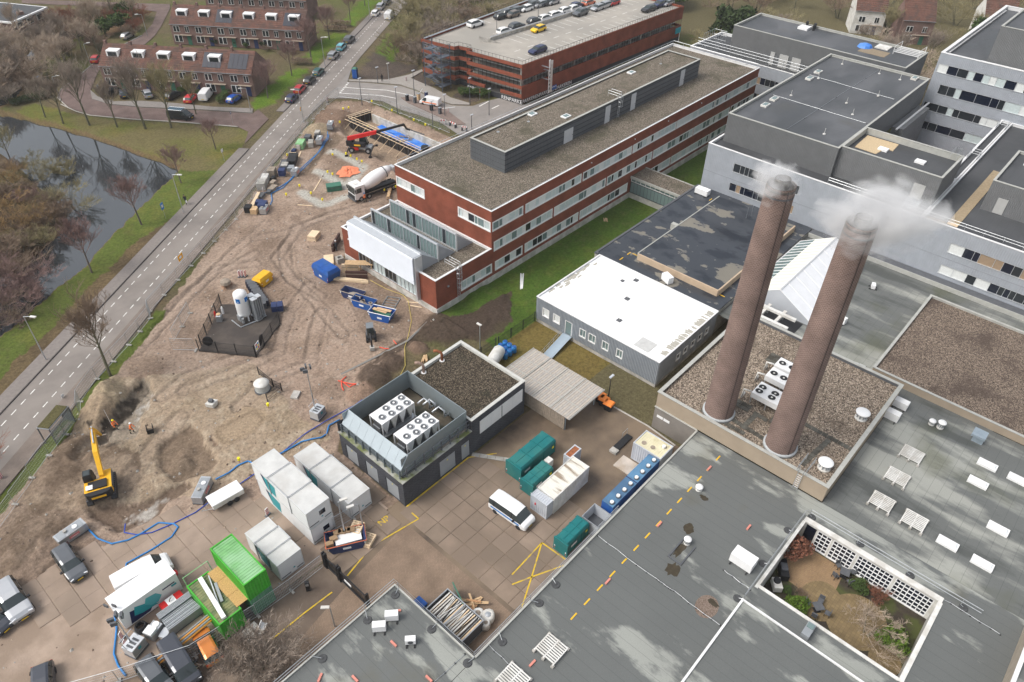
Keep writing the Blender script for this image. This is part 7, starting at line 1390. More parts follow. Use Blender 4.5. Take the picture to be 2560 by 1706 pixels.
k=K('grey_annex_box','light blue grey metal box against the white container end','box',(38.35,29.3,.01)); k.a(corr(-.5,.5,-1.1,1.1,.1,2.3),'body',M['lgrey']); k.a(MB().box(-.56,-.51,.35,.5,1.2,1.5),'red_tag',M['red']); k.a(edges(-.5,.5,-1.1,1.1,.05,2.32,.08),'frame',M['lgrey'])
container(44.55,46.5,30.5,31.4,.01,'small rust topped container behind the white one',M['lgrey'],M['rust'],2.2)
k=container(50.9,53.45,23.0,26.6,.01,'pale container with yellow stained roof at the low roof corner',M['lgrey'],pm('stained_roof',(.68,.63,.45),.6,.1,1,col2=(.42,.35,.14),c2thr=(.55,.7)),2.6,boxes=False)
for x,y in ((-.5,.9),(-.4,-.2),(.5,-1.1)): k.a(MB().cyl((x,y,2.58),.28,.05,n=10),'rust_ring',M['oldwood'])
k.a(MB().cyl((.4,-1.1,2.6),.2,.3,n=10),'roof_cap',M['white'])
k=K('long_blue_container','long blue container with a row of white roof caps','container',(46.45,23.7,.01)); k.a(MB().box(-4.3,4.3,-.7,.7,.1,2.5),'body',M['blue']); k.a(MB().box(-4.3,4.3,-.7,.7,2.5,2.55),'roof',pm('worn_blue_roof',(.1,.22,.36),.55,.15,1,col2=(.07,.14,.24))); k.a(MB().box(-.05,.05,-.72,.72,.1,2.58),'joint',M['navy'])
for i in range(8): c_=k.a(MB().cyl((-3.9+i*1.1,-.25,2.55),.26,.12,n=12),'cap_base',M['dgrey']); k.a(MB().cyl((-3.9+i*1.1,-.25,2.67),.2,.14,n=12),'roof_cap',M['white'],c_)
for i in range(16): x=42.6+i*.53; kk=K('roll_cage','','roll cage',(x,22.55,.01),group='wire roll cages behind the blue container'); kk.t['label']='wire roll cage with coloured trim between blue container and low roof'; kk.a(MB().tube([(-.2,-.25,.1),(-.2,-.25,1.7),(.2,-.25,1.7),(.2,-.25,.1)],.03,4).tube([(-.2,.25,.1),(-.2,.25,1.7),(.2,.25,1.7),(.2,.25,.1)],.03,4).tube([(-.2,-.25,1.0),(-.2,.25,1.0)],.025,4),'cage',M['galv']); kk.a(MB().box(-.2,.2,-.25,.25,.1,.16),'base',[M['red'],M['dkgreen'],M['black'],M['blue']][i%4])
k=K('open_grey_container','open topped grey waste container between compactor and blue container','container',(40.7,23.9,.01)); k.a(MB().box(-1.1,1.1,-1.1,-1.03,.1,1.8).box(-1.1,1.1,1.03,1.1,.1,1.8).box(-1.1,-1.03,-1.03,1.03,.1,1.8).box(1.03,1.1,-1.03,1.03,.1,1.8),'wall',M['lgrey']); k.a(MB().box(-1.03,1.03,-1.03,1.03,.1,.3),'floor',M['dgrey']); k.a(edges(-1.1,1.1,-1.1,1.1,.05,1.82,.08),'rim',M['galv'])
k=K('loading_plate','pale metal loading plate lying before the stained container','plate',(49.6,26.4,.012)); k.a(MB().box(-1.0,1.0,-1.0,1.0,0,.12),'plate',pm('stained_plate',(.5,.44,.38),.7,.12,1,col2=(.38,.3,.22))); k.a(MB().box(-1,1,-1.05,-1,0,.18),'lip',M['galv'])
k=K('loading_ramp','dark loading ramp with a concrete block beside the stained container','ramp',(52.3,28.6,.012)); k.a(MB().box(-1.6,1.2,-.4,.4,0,.25),'deck',M['black']); k.a(MB().box(-2.3,-1.6,-.5,.4,0,.3),'block',M['concrete']); k.a(MB().tube([(1.2,.4,.2),(1.2,.4,1.1),(.2,.4,1.1),(.2,.4,.2)],.03,4),'handrail',M['galv'])
k=K('site_electric_box','grey electric box with hoses between compactor and container','box',(43.3,32.5,.01)); k.a(MB().box(-.4,.4,-.35,.35,.5,1.5),'cabinet',M['offwhite']); k.a(MB().box(-.35,.35,-.3,.3,0,.5),'stand',M['black'])
for i,(p,l) in enumerate((((55.84,34.67),'leftmost'),((55.58,33.98),'middle'),((55.38,33.10),'rightmost'))):
 k=K('wheeled_bin','black wheeled bin with orange lid by the bin shelter, %s of three'%l,'bin',(*p,.02),.1); k.a(MB().loft([[(-.35,-.4,0),(.35,-.4,0),(.35,.4,0),(-.35,.4,0)],[(-.5,-.55,1.05),(.5,-.55,1.05),(.5,.55,1.05),(-.5,.55,1.05)]]),'body',M['black']); k.a(MB().loft([[(-.55,-.6,1.05),(.55,-.6,1.05),(.55,.6,1.05),(-.55,.6,1.05)],[(-.45,-.5,1.22),(.45,-.5,1.22),(.45,.5,1.22),(-.45,.5,1.22)]]),'lid',pm('orange_lid',(.85,.25,.05),.5,.05,1) if i==0 else MATS['orange_lid'])
for i in range(9):
 p=(54.57,49.34); x=p[0]-.9+(i%3)*.85; y=p[1]+.8-(i//3)*.8; k=K('blue_barrel','blue plastic barrel in the cluster beside the white tank','barrel',(x,y,.05),group='blue barrels by the tank'); k.a(MB().lathe((0,0,0),[(.3,0),(.36,.2),(.34,.5),(.36,.8),(.3,1.0)],12),'body',M['hose'],None,True); k.a(MB().cyl((0,0,1.0),.26,.04,n=10),'lid',M['blue'])
k=K('white_tank','white horizontal tank with grey end behind the plant room','tank',(*(52.18,48.86),.05),.35); k.a(MB().loft([[(x,r*math.cos(2*math.pi*i/18),1.15+r*math.sin(2*math.pi*i/18)) for i in range(18)] for x,r in ((-1.6,.3),(-1.45,.7),(-1.2,.82),(1.2,.82),(1.45,.7),(1.6,.3))]),'vessel',M['offwhite'],None,True); k.a(MB().box(-1,-.8,-.6,.6,0,.5).box(.8,1,-.6,.6,0,.5),'saddle',M['grey'])
k=K('pipe_crate','slatted steel crate full of white pipes beside the low roof','crate',(23.25,26.85,.01)); a,b,h=1.4,2.35,1.7
k.a(MB().box(-a,a,-b,-b+.06,.1,h).box(-a,a,b-.06,b,.1,h).box(-a,-a+.06,-b+.06,b-.06,.1,h).box(a-.06,a,-b+.06,b-.06,.1,h),'side',M['dgrey']); k.a(edges(-a,a,-b,b,.05,h+.02,.09).box(-a,a,-.06,.06,h-.05,h+.05),'frame',M['galv'])
for i in range(17): y=-b+.2+i*.255; k.a(MB().box(-a+.08,a-.08,y,y+.13,h-.3+R_.uniform(-.1,.1),h-.2),'white_slat',M['offwhite'] if i%3 else M['palewood'])
for i in range(12): y=-b+.2+R_.random()*4.2; k.a(MB().hcyl((-a+.2,y,h-.15+R_.random()*.1),(a-.2,y+R_.uniform(-.6,.6),h-.1),.05,6),'pipe',M['black'] if i%3==0 else M['offwhite'])
k=K('glazing_sheet','greenish glass panel leaning on the pipe crate','glass',(25.0,28.2,.02),1.2); k.a(MB().obox((0,0,0),(2.4,.06,1.6)),'sheet',M['glassg']); k.a(MB().box(-1.25,1.25,-.05,.05,1.58,1.66),'edge',M['dkgreen'])
k=K('timber_pile','heap of broken orange timber between glass panel and white bags','timber',(25.6,27.0,.02))
for i in range(16): k.a(MB().obox((R_.uniform(-.7,.7),R_.uniform(-.6,.6),.05+i*.035),(R_.uniform(.8,1.8),R_.uniform(.1,.3),.05),R_.uniform(0,3)),'plank',M['wood'] if i%3 else pm('reddish_timber%d'%i,(.45,.24,.12),.8,.15,3))
def bigbag(p,r,label,mat=None,fill=None):
 k=K('bulk_bag',label,'bag',(*p,.02)); mb=MB(); mb.loft([[(r*f*math.cos(2*math.pi*i/12)*(1+.12*math.cos(4*math.pi*i/12)),r*f*math.sin(2*math.pi*i/12),z) for i in range(12)] for f,z in ((.85,0),(1.05,.35),(1.02,.75),(.9,1.0),(.6,.98))]); k.a(mb,'bag',M['offwhite'],None,True); k.a(MB().lathe((0,0,.9),[(r*.62,.02),(r*.4,.12),(.02,.16)],10),'filling',fill or M['oldwood'])
bigbag((25.1,25.7),.55,'white bulk bag with rubble left of its twin'); bigbag((25.6,24.9),.62,'grey white bulk bag with metal waste at the kerb',None,M['galv']); bigbag((24.9,24.5),.4,'small white bag spilled with wood beside the bulk bags')
k=K('blue_box','blue plastic box crate beside the low roof corner','box',(21.9,30.3,.02)); k.a(MB().box(-.6,.6,-.55,.55,.1,1.1),'body',M['hose']); k.a(MB().box(-.64,.64,-.58,.58,1.1,1.16),'lid',M['blue'])
def skip(p,rz,label,mat,L=3.4,Wd=1.6,h=1.2,fill=None,rim=None):
 k=K('open_skip',label,'skip',p,rz); o=[[(-L*.36,-Wd/2,0),(L*.36,-Wd/2,0),(L*.36,Wd/2,0),(-L*.36,Wd/2,0)],[(-L/2,-Wd/2,h),(L/2,-Wd/2,h),(L/2,Wd/2,h),(-L/2,Wd/2,h)]]; i_=[[(-L/2+.1,-Wd/2+.07,h),(L/2-.1,-Wd/2+.07,h),(L/2-.1,Wd/2-.07,h),(-L/2+.1,Wd/2-.07,h)],[(-L*.34,-Wd/2+.07,.25),(L*.34,-Wd/2+.07,.25),(L*.34,Wd/2-.07,.25),(-L*.34,Wd/2-.07,.25)]]
 k.a(MB().loft(o+i_),'hull',mat); k.a(MB().tube([(-L/2,-Wd/2,h),(L/2,-Wd/2,h),(L/2,Wd/2,h),(-L/2,Wd/2,h),(-L/2,-Wd/2,h)],.06,4),'rim',rim or mat)
 for s in (-1,1): k.a(MB().box(-L*.1,L*.1,s*(Wd/2+.012)-.008,s*(Wd/2+.012)+.008,.45,.75),'emblem',M['white'])
 for s in (-1,1): k.a(MB().box(s*L*.45-.05,s*L*.45+.05,-Wd/2-.02,-Wd/2,.75,1.05),'reflector',M['white'])
 return k
dirty=pm('mud_caked_steel',(.36,.31,.26),.9,.2,2)
k=skip((48.64,73.59),ang((48.39,75.78),(49.55,72.24)),'mud caked blue skip, farthest of three by the brick wing',M['navy'],3.6,1.5,1.1,rim=dirty); k.a(MB().lathe((0,0,.3),[(1.0,0),(.6,.15),(.02,.2)],9),'rubble',dirty)
k=skip((48.40,70.83),ang((47.99,72.76),(49.13,69.32)),'blue skip with rubble, middle of three by the brick wing',M['blue'],3.6,1.6,1.15,rim=dirty)
for i in range(8): k.a(MB().obox((R_.uniform(-1,1),R_.uniform(-.4,.4),.5),(.5,.3,.2),R_.random()*3),'rubble',dirty)
k=skip((48.36,66.87),ang((47.91,68.79),(49.29,65.53)),'blue skip with white chequered rim holding boards, nearest the mini excavator',M['blue'],3.5,1.8,1.3,rim=M['white'])
for i in range(5): k.a(MB().obox((R_.uniform(-.6,.6),R_.uniform(-.3,.3),.8+i*.12),(2.2,.5,.05),R_.uniform(-.3,.3)),'board',M['dkgreen'] if i<3 else M['wood'])
def bin8(p,rz,label,mat,L=2.6,Wd=1.7,h=1.5):
 k=K('lidded_skip',label,'skip',p,rz); k.a(MB().loft([[(-L*.38,-Wd/2,.05),(L*.38,-Wd/2,.05),(L*.38,Wd/2,.05),(-L*.38,Wd/2,.05)],[(-L/2,-Wd/2,h*.75),(L/2,-Wd/2,h*.75),(L/2,Wd/2,h*.75),(-L/2,Wd/2,h*.75)],[(-L*.44,-Wd/2+.2,h),(L*.44,-Wd/2+.2,h),(L*.44,Wd/2-.2,h),(-L*.44,Wd/2-.2,h)]]),'hull',mat); k.a(MB().box(-L*.43,-.02,-Wd/2+.25,Wd/2-.25,h,h+.06),'lid',mat); k.a(MB().box(.02,L*.43,-Wd/2+.25,Wd/2-.25,h,h+.06),'lid',mat); k.a(MB().box(-.3,.3,-Wd/2-.012,-Wd/2,.5,.8),'emblem',M['white'])
 for s in (-1,1):
  for i in range(3): k.a(MB().box(s*L*.42-.05,s*L*.42+.05,-Wd/2-.015,-Wd/2,.35+i*.25,.5+i*.25),'reflector',M['white'] if i%2 else M['red'])
bin8((49.17,80.55),ang((49.31,82.47),(49.37,79.11)),'blue lidded skip beside the stacked planks',M['blue'],4.0,2.3,2.0); bin8((41.74,85.97),ang((40.73,85.84),(42.94,86.51)),'bright yellow lidded skip near the gas tank',M['yellow'],2.7,1.7,1.4)
k=skip((21.93,41.14),-.55,'orange rimmed skip filled with white sheet and cardboard',M['navy'],4.0,2.0,1.2,rim=pm('orange_rim',(.6,.17,.08),.5,.1,2)); k.a(MB().obox((.25,-.1,1.0),(2.6,1.3,.12),.05),'white_sheet',M['white'])
for i in range(6): k.a(MB().obox((-1.6+i*.45,.62 if i>1 else -.5+i*.5,.9),(.75,.5,.5),R_.uniform(-.4,.4)),'carton',pm('cardboard_%d'%i,(.33,.22,.13),.85,.1,2))
pal=MB()
for i in range(3): pal.box(-.6,.6,-.4+i*.35,-.3+i*.35,0,.09)
for i in range(6): pal.box(-.6+i*.22,-.5+i*.22,-.4,.4,.09,.12)
PALM=pal.mesh('pallet',M['palewood'])
def pallets(p,n,rz,label):
 k=K('pallet_stack',label,'pallets',p,rz)
 for i in range(n): put('pallet',PALM,k.t,(R_.uniform(-.05,.05),R_.uniform(-.05,.05),i*.13),R_.uniform(-.05,.05),(1.2,1.5,1),world=False)
pallets((*(23.41,41.22),.03),9,.5,'tall stack of pale pallets behind the cardboard skip'); pallets((*(23.49,39.71),.03),4,.4,'low stack of pale pallets right of the cardboard skip')
                                                             # ==== excavator
k=K('excavator','yellow crawler excavator digging beside two workers','excavator',(8.3,65.3),1.17); Y_=M['yellow']
for s in (-1,1):
 t_=k.a(MB().loft([[(x,s*1.15+d,z) for x,z in ((-1.7,.1),(-1.9,.45),(-1.6,.8),(1.6,.8),(1.9,.45),(1.7,.1))] for d in (-.28,.28)]),'track',M['black']); g=MB()
 for i in range(12): g.box(-1.6+i*.28,-1.5+i*.28,s*1.15-.3,s*1.15+.3,.8,.85)
 k.a(g,'track_shoe',M['dgrey'],t_)
k.a(MB().cyl((0,0,.7),.9,.3,n=16),'turntable',M['dgrey']); k.a(MB().box(-1.5,1.3,-1.3,-.2,1.0,1.75).box(-1.5,.2,-.2,1.3,1.0,1.8),'house',Y_); k.a(MB().box(-1.2,-.1,-.9,.9,1.8,1.95),'engine_hood',M['black']); k.a(MB().box(-1.2,-.6,.45,1.1,1.95,2.0),'white_lid',M['white']); k.a(MB().box(-1.0,1.2,-1.36,-1.3,1.1,1.7),'handrail_panel',M['dgrey'])
k.a(MB().loft([[(x,y,z) for x,y in ((-1.5,-1.3),(-1.9,-1.1),(-2.1,-.5),(-2.1,.5),(-1.9,1.1),(-1.5,1.3))] for z in (1.0,1.9)]),'counterweight',M['black']); k.a(MB().box(-2.115,-2.1,-.7,.7,1.35,1.6),'lettering',Y_)
c_=k.a(MB().loft([[(.1,.35,1.0),(1.5,.35,1.0),(1.5,1.3,1.0),(.1,1.3,1.0)],[(.1,.35,2.2),(1.35,.35,2.2),(1.35,1.25,2.2),(.1,1.25,2.2)],[(.2,.42,2.65),(1.1,.42,2.65),(1.1,1.2,2.65),(.2,1.2,2.65)]]),'cab',M['black']); k.a(MB().box(.25,1.0,.5,1.1,2.655,2.7),'roof_window',M['glasscar'],c_); k.a(MB().add([(1.46,.42,1.5),(1.46,1.2,1.5),(1.2,1.18,2.5),(1.2,.45,2.5)],[(0,1,2,3)]),'windscreen',M['glasscar'],c_)
bm_=MB(); sec=lambda p,w,h:[(p[0],-.45-w,p[1]-h),(p[0],-.45+w,p[1]-h),(p[0],-.45+w,p[1]+h),(p[0],-.45-w,p[1]+h)]
bm_.loft([sec((.4,1.8),.22,.25),sec((2.2,3.4),.24,.42),sec((4.6,4.1),.2,.32),sec((5.4,4.0),.18,.22)]); bo=k.a(bm_,'boom',Y_); k.a(MB().tube([(1.0,-.45,1.5),(3.0,-.45,3.2)],.1,6),'cylinder',M['black'],bo); k.a(MB().tube([(3.2,-.45,4.2),(5.3,-.45,4.7)],.09,6),'cylinder',M['galv'],bo)
bm_=MB(); bm_.loft([sec((5.0,4.5),.16,.3),sec((5.9,3.4),.18,.3),sec((7.2,1.5),.12,.18)]); st=k.a(bm_,'stick',Y_); bk=MB(); 
for s in (-.5,.5): bk.add([(7.0,-.45+s,1.5),(7.6,-.45+s,1.1),(7.4,-.45+s,.4),(6.8,-.45+s,.35),(6.6,-.45+s,.9)],[(0,1,2,3,4)])
for a,b in (((7.6,1.1),(7.4,.4)),((7.4,.4),(6.8,.35)),((7.0,1.5),(7.6,1.1))): bk.add([(a[0],-.95,a[1]),(a[0],.05,a[1]),(b[0],.05,b[1]),(b[0],-.95,b[1])],[(0,1,2,3)])
k.a(bk,'bucket',M['oldwood'])
                                                             # ==== telehandler
p0=(79.2,109.6); k=K('telescopic_handler','red and black rotating telehandler with long boom and outriggers over the pit','telehandler',p0,ang(p0,(84.9,101.8)),z=gzm(*p0)+.05)
k.a(MB().box(-2.2,2.2,-.75,.75,.7,1.2),'chassis',M['grey']); k.a(MB().box(-1.9,-.3,-1.0,-.75,.6,1.2).box(-1.9,-.3,.75,1.0,.6,1.2),'side_panel',M['red'])
for x in (-1.6,1.6):
 for s in (-1,1): mb=MB(); lwheel(mb,x,s*1.0,.58,.45); w_=k.a(mb,'wheel',M['rubber']); k.a(MB().tube([(x,s*1.24-.01,.58),(x,s*1.24+.01,.58)],.28,10),'rim',M['galv'],w_)
for sx,sy in ((-2.3,1),(-2.3,-1),(2.3,1),(2.3,-1)): k.a(MB().tube([(sx,sy*.6,.8),(sx,sy*2.5,.3)],.11,4).box(sx-.25,sx+.25,sy*2.5-.25,sy*2.5+.25,0,.25),'outrigger',M['black'])
k.a(MB().box(-2.0,1.0,-1.1,-.1,1.25,2.0).box(-2.6,-1.4,-.9,.9,1.3,2.3),'turret',M['black']); k.a(MB().box(-1.0,.2,-1.15,-1.1,1.5,1.8),'yellow_band',Y_); c_=k.a(MB().loft([[(-.4,.25,1.25),(1.3,.25,1.25),(1.3,1.15,1.25),(-.4,1.15,1.25)],[(-.3,.3,2.6),(.9,.3,2.6),(.9,1.1,2.6),(-.3,1.1,2.6)]]),'cab',M['glasscar']); k.a(MB().box(-.4,.9,.3,1.1,2.6,2.68),'cab_roof',M['black'],c_)
bx=lambda p,w,h:[(p[0],-.25-w,p[1]-h),(p[0],-.25+w,p[1]-h),(p[0],-.25+w,p[1]+h),(p[0],-.25-w,p[1]+h)]
k.a(MB().loft([bx((-2.4,2.5),.25,.4),bx((3.4,4.2),.25,.32)]),'boom',M['red']); k.a(MB().loft([bx((3.2,4.15),.18,.24),bx((8.8,6.0),.16,.2)]),'boom_section',M['black']); k.a(MB().tube([(8.8,-.25,6.0),(9.2,-.25,5.2),(9.9,-.25,5.0)],.2,6),'boom_head',M['black']); k.a(MB().tube([(9.6,-.25,5.1),(12.6,-.25,4.2)],.12,4),'jib',M['dgrey']); k.a(MB().tube([(12.5,-.25,4.2),(12.5,-.25,2.4)],.03,4),'chain',M['galv'])
k.a(MB().loft([[(12.5+r*math.cos(t),-.25+r*math.sin(t),z) for t in [i*math.pi/4+.39 for i in range(8)]] for r,z in ((.2,-.3),(.3,.2),(.75,1.2),(.75,1.9))]).tube([(11.9,-.25,1.9),(12.5,-.25,2.6),(13.1,-.25,1.9)],.03,4),'concrete_bucket',M['black'])
                                                             # ==== basement pit: concrete wall, formwork, tarpaulin
def wallrun(name,a,b,th,z0,z1,mat,label,cat):
 k=K(name,label,cat,(*lerp(a,b,.5),z0),ang(a,b)); L=dist(a,b)/2; k.a(MB().box(-L,L,-th/2,th/2,0,z1-z0),'wall',mat); return k,L
k,L=wallrun('basement_wall',(91.42,121.16),(91.75,97.89),.35,-1.7,.25,M['palecon'],'pale cast concrete basement wall on the far side of the pit','wall')
frm=pm('black_formwork',(.028,.026,.026),.6,.2,2)
for (a,b,l) in (((86.22,122.56),(86.34,100.11),'black formwork wall with timber walkway facing the telehandler'),((86.39,122.78),(91.90,122.28),'black formwork wall across the left end of the pit')):
 k,L=wallrun('formwork',a,b,.12,-1.6,.5,frm,l,'formwork'); n=int(L*2/1.1)
 for i in range(n): x=-L+(i+.5)*2*L/n; k.a(MB().box(x-.04,x+.04,-.14,-.06,0,2.1),'stud',M['dgrey']); k.a(MB().box(x-.05,x+.05,-.9,.9,2.12,2.18),'cross_bar',M['oldwood'])
 for y in (-.85,.1,.8): k.a(MB().box(-L,L,y-.06,y+.06,2.19,2.25),'walkway_rail',M['palewood'])
 if L>6:
  for i in range(9): x=-L+1+i*2*L/9.5; k.a(MB().tube([(x,-.2,1.7),(x-.2,-2.6,.15)],.05,4),'prop',M['palewood'])
tarp=[(90.29,118.55),(92.41,117.92),(92.35,110.36),(92.32,103.83),(88.69,103.71),(88.60,109.10),(89.20,115.85)]
mb=MB(); cx=sum(p[0] for p in tarp)/7; cy=sum(p[1] for p in tarp)/7; rr_=random.Random(4)
rings=[[(cx+(p[0]-cx)*s+rr_.uniform(-.2,.2),cy+(p[1]-cy)*s+rr_.uniform(-.2,.2),-1.28+rr_.uniform(0,.22)) for p in [lerp(tarp[i],tarp[(i+1)%7],f) for i in range(7) for f in (0,.25,.5,.75)]] for s in (1,.8,.6,.4,.2,.04)]
mb.loft(rings,cap=False); simple('pit_tarpaulin',mb,M['tarp'],'wrinkled bright blue tarpaulin covering the pit floor','tarpaulin')
k=K('timber_heap','heap of planks and offcuts on the blue tarpaulin','timber',(*lerp(tarp[2],tarp[5],.5),-1.1))
for i in range(20): k.a(MB().obox((R_.uniform(-2.5,2.5),R_.uniform(-1.2,1.2),R_.uniform(0,.3)),(R_.uniform(.8,2),.15,.06),R_.uniform(0,3)),'plank',M['oldwood'])
mb=MB(); p=(72.14,104.71); rings=[]
for s in (1,.7,.4,.1): rings.append([(p[0]+s*2.6*math.cos(t)*rr_.uniform(.7,1.1),p[1]+s*2.2*math.sin(t)*rr_.uniform(.7,1.1),gz(*p)+.1+.35*(1-s)*rr_.uniform(.2,1.2)) for t in [i*math.pi/9 for i in range(18)]])
mb.loft(rings,cap=False); simple('orange_net',mb,M['net'],'crumpled orange safety netting near the mixer truck','net')
capm=MB().cyl((0,0,.5),.17,.36,n=8).mesh('cap',M['lemon']); barm=MB().tube([(0,0,0),(0,0,.6)],.03,4).mesh('bar',M['rust'])
CAPS=[(73.65,111.26),(75.68,109.83),(75.72,108.47),(75.68,106.57),(75.76,105.21),(83.23,121.42),(86.71,124.57),(88.09,124.58),(94.32,124.73),(94.14,117.98),(94.23,111.25),(94.25,107.82),(87.55,118.11),(87.47,111.13),(87.49,107.87),(67.69,117.31),(62.26,105.79),(62.02,102.10),(62.05,98.89),(68.78,106.37),(68.89,105.04),(71.55,93.84),(58.78,104.76),(73.73,93.27),(27.46,63.20),(20.39,58.17)]
for i,p in enumerate(CAPS):
 z=gz(*p)+(.55 if 4<i<15 else 0); k=K('rebar_cap','yellow plastic cap on an upright bar around the foundations','rebar cap',(*p,z),group='yellow caps on starter bars'); put('cap',capm,k.t,(0,0,0),world=False); put('bar',barm,k.t,(0,0,0),world=False)
for nm,p,rz,sz,mt,l in (('timber_box',(54.21,90.60),.5,(1.9,1.4,.9),'palewood','pale square timber box alone in the sand'),('timber_sheet',(51.81,83.65),.95,(2.6,1.5,.35),'palewood','pale timber sheet pack left of the concrete ring'),('concrete_ring',(52.81,82.17),.5,(1.3,1.3,.9),'concrete','grey concrete block with square hole by the brick wing'),('plank_stack',(50.64,77.37),-.95,(6.2,.7,.35),'palewood','long stack of pale planks beside the blue lidded skip'),('ply_sheet',(52.27,78.93),-.85,(2.4,.25,1.4),'palewood','upright pale plywood sheet in front of the wing'),('formwork_board',(51.87,76.88),-.85,(3.2,.25,1.3),'ply','dark brown upright formwork panel beside the planks'),('formwork_board',(55.26,86.26),.6,(3.6,.3,1.3),'ply','dark formwork panel leaning at the far wing corner'),('green_box',(66.31,101.28),-.5,(2.6,1.5,1.0),'dkgreen','dark green chest beside the foundation strip'),('green_box',(72.24,119.43),.7,(2.4,1.4,1.2),'greenf','green stacked crates beside the road fence'),('timber_bench',(71.61,92.65),.75,(3.2,.5,.6),'wood','long timber trestle in front of the mixer truck'),('wood_plank',(59.34,100.27),-.95,(2.6,.15,.08),'palewood','single plank lying on the sand near the concrete strip'),('wood_plank',(65.22,104.72),.65,(4.6,.2,.1),'palewood','long plank lying inside the foundation strip'),('wood_plank',(69.61,116.44),.75,(3.6,.25,.1),'palewood','pale plank lying beside the stacked blocks'),('wood_plank',(53.21,65.37),-1.1,(1.8,.14,.08),'palewood','short plank near the wing plinth'),('wood_plank',(53.92,65.92),-.95,(3.0,.14,.08),'palewood','thin plank lying along the wing plinth'),('scaffold_table',(53.28,77.86),-.85,(4.2,1.2,1.7),'wood','rough timber work platform against the glazed wing front'),('steel_grid',(51.00,68.45),.5,(3.4,2.0,.15),'galv','flat grey steel frame lying behind the chequered skip'),('small_slab',(30.99,62.72),.6,(1.3,.9,.3),'concrete','concrete slab lying near the round well'),('round_stump',(37.46,88.90),.4,(1.4,1.4,.9),'oldwood','brown root ball lying in the sand by the warning boards'),('steel_bucket',(23.14,68.63),.5,(1.1,1.0,.7),'offwhite','pale digging bucket lying alone on the sand'),('black_chute',(16.02,69.98),1.2,(1.1,.7,.6),'black','open black box half sunk in the sand'),('timber_offcuts',(91.21,60.14),.5,(1.2,.7,.12),'wood','orange timber offcuts lying on the lawn'),('white_pipes',(68.34,58.67),.72,(4.4,.5,.12),'white','white pipes lying on the lawn by the brick building'),('firewood',(46.44,56.16),.8,(1.5,.7,.4),'wood','small heap of split wood behind the plant room'),('concrete_pad',(10.09,39.75),.05,(1.6,1.6,.2),'palecon','lichen covered concrete pad below the green containers'),('white_chair',(11.11,39.42),.6,(.7,.5,.6),'white','white plastic seat beside the concrete pad')):
 k=K(nm,l,nm.split('_')[-1] if nm!='firewood' else 'wood',(p[0],p[1],gz(*p) if p[1]>41 else .02),rz); lx,ly,lz=sz; mt=M[mt]
 if nm in ('plank_stack','timber_offcuts','firewood','white_pipes'):
  n=max(3,int(ly/.16))
  for j in range(n): k.a(MB().obox((R_.uniform(-.1,.1)*lx*.3,-ly/2+(j+.5)*ly/n,0),(lx*R_.uniform(.8,1),ly/n*.8,lz*R_.uniform(.6,1)),R_.uniform(-.04,.04)*(6 if lx<2 else 1)),'piece',mt)
 elif nm in ('timber_bench','scaffold_table'):
  for j in range(4): k.a(MB().box(-lx/2,lx/2,-ly/2+j*ly/4,-ly/2+(j+.9)*ly/4,lz-.1,lz),'board',mt)
  for sx in (-.45,0,.45):
   for sy in (-.45,.45): k.a(MB().box(sx*lx-.06,sx*lx+.06,sy*ly-.06,sy*ly+.06,0,lz-.1),'leg',mt)
 elif nm=='steel_grid':
  k.a(edges(-lx/2,lx/2,-ly/2,ly/2,0,.12,.08),'frame',mt); 
  for j in range(5): k.a(MB().box(-lx/2+j*.6+.2,-lx/2+j*.6+.28,-ly/2,ly/2,.02,.1),'bar',mt)
 elif nm=='concrete_ring': k.a(MB().lathe((0,0,0),[(.75,0),(.75,lz),(.4,lz),(.4,.3)],4),'ring',mt)
 elif nm in ('round_stump',): k.a(MB().lathe((0,0,0),[(.5,0),(.8,.3),(.7,.7),(.2,.9)],9),'root_ball',mt)
 elif nm=='black_chute': k.a(MB().box(-lx/2,lx/2,-ly/2,-ly/2+.05,0,lz).box(-lx/2,lx/2,ly/2-.05,ly/2,0,lz).box(-lx/2,-lx/2+.05,-ly/2+.05,ly/2-.05,0,lz),'shell',mt)
 elif nm=='white_chair': k.a(MB().box(-.35,.35,-.25,.25,.3,.36),'seat',mt); k.a(MB().box(-.35,.35,.2,.26,.36,.8),'backrest',mt); k.a(MB().box(-.3,-.24,-.2,.2,0,.3).box(.24,.3,-.2,.2,0,.3),'leg',mt)
 elif nm=='steel_bucket': k.a(MB().loft([[(-.5,-.5,.1),(.3,-.5,0),(.3,.5,0),(-.5,.5,.1)],[(-.6,-.5,.7),(.6,-.5,.5),(.6,.5,.5),(-.6,.5,.7)]]),'shell',mt); k.a(MB().box(-.2,.2,-.25,.25,.6,1.0),'bracket',M['dgrey'])
 else:
  k.a(MB().loft([[(-lx/2,-ly/2,0),(lx/2,-ly/2,0),(lx/2,ly/2,0),(-lx/2,ly/2,0)],[(-lx/2,-ly/2,lz-.03),(lx/2,-ly/2,lz-.03),(lx/2,ly/2,lz-.03),(-lx/2,ly/2,lz-.03)],[(-lx/2+.03,-ly/2+.03,lz),(lx/2-.03,-ly/2+.03,lz),(lx/2-.03,ly/2-.03,lz),(-lx/2+.03,ly/2-.03,lz)]]),'body',mt)
  if lz>.8: k.a(MB().box(-lx/2-.02,lx/2+.02,-ly/2-.02,ly/2+.02,lz*.6,lz*.66),'band',M['oldwood'] if mt is not M['dkgreen'] else M['dgrey'])
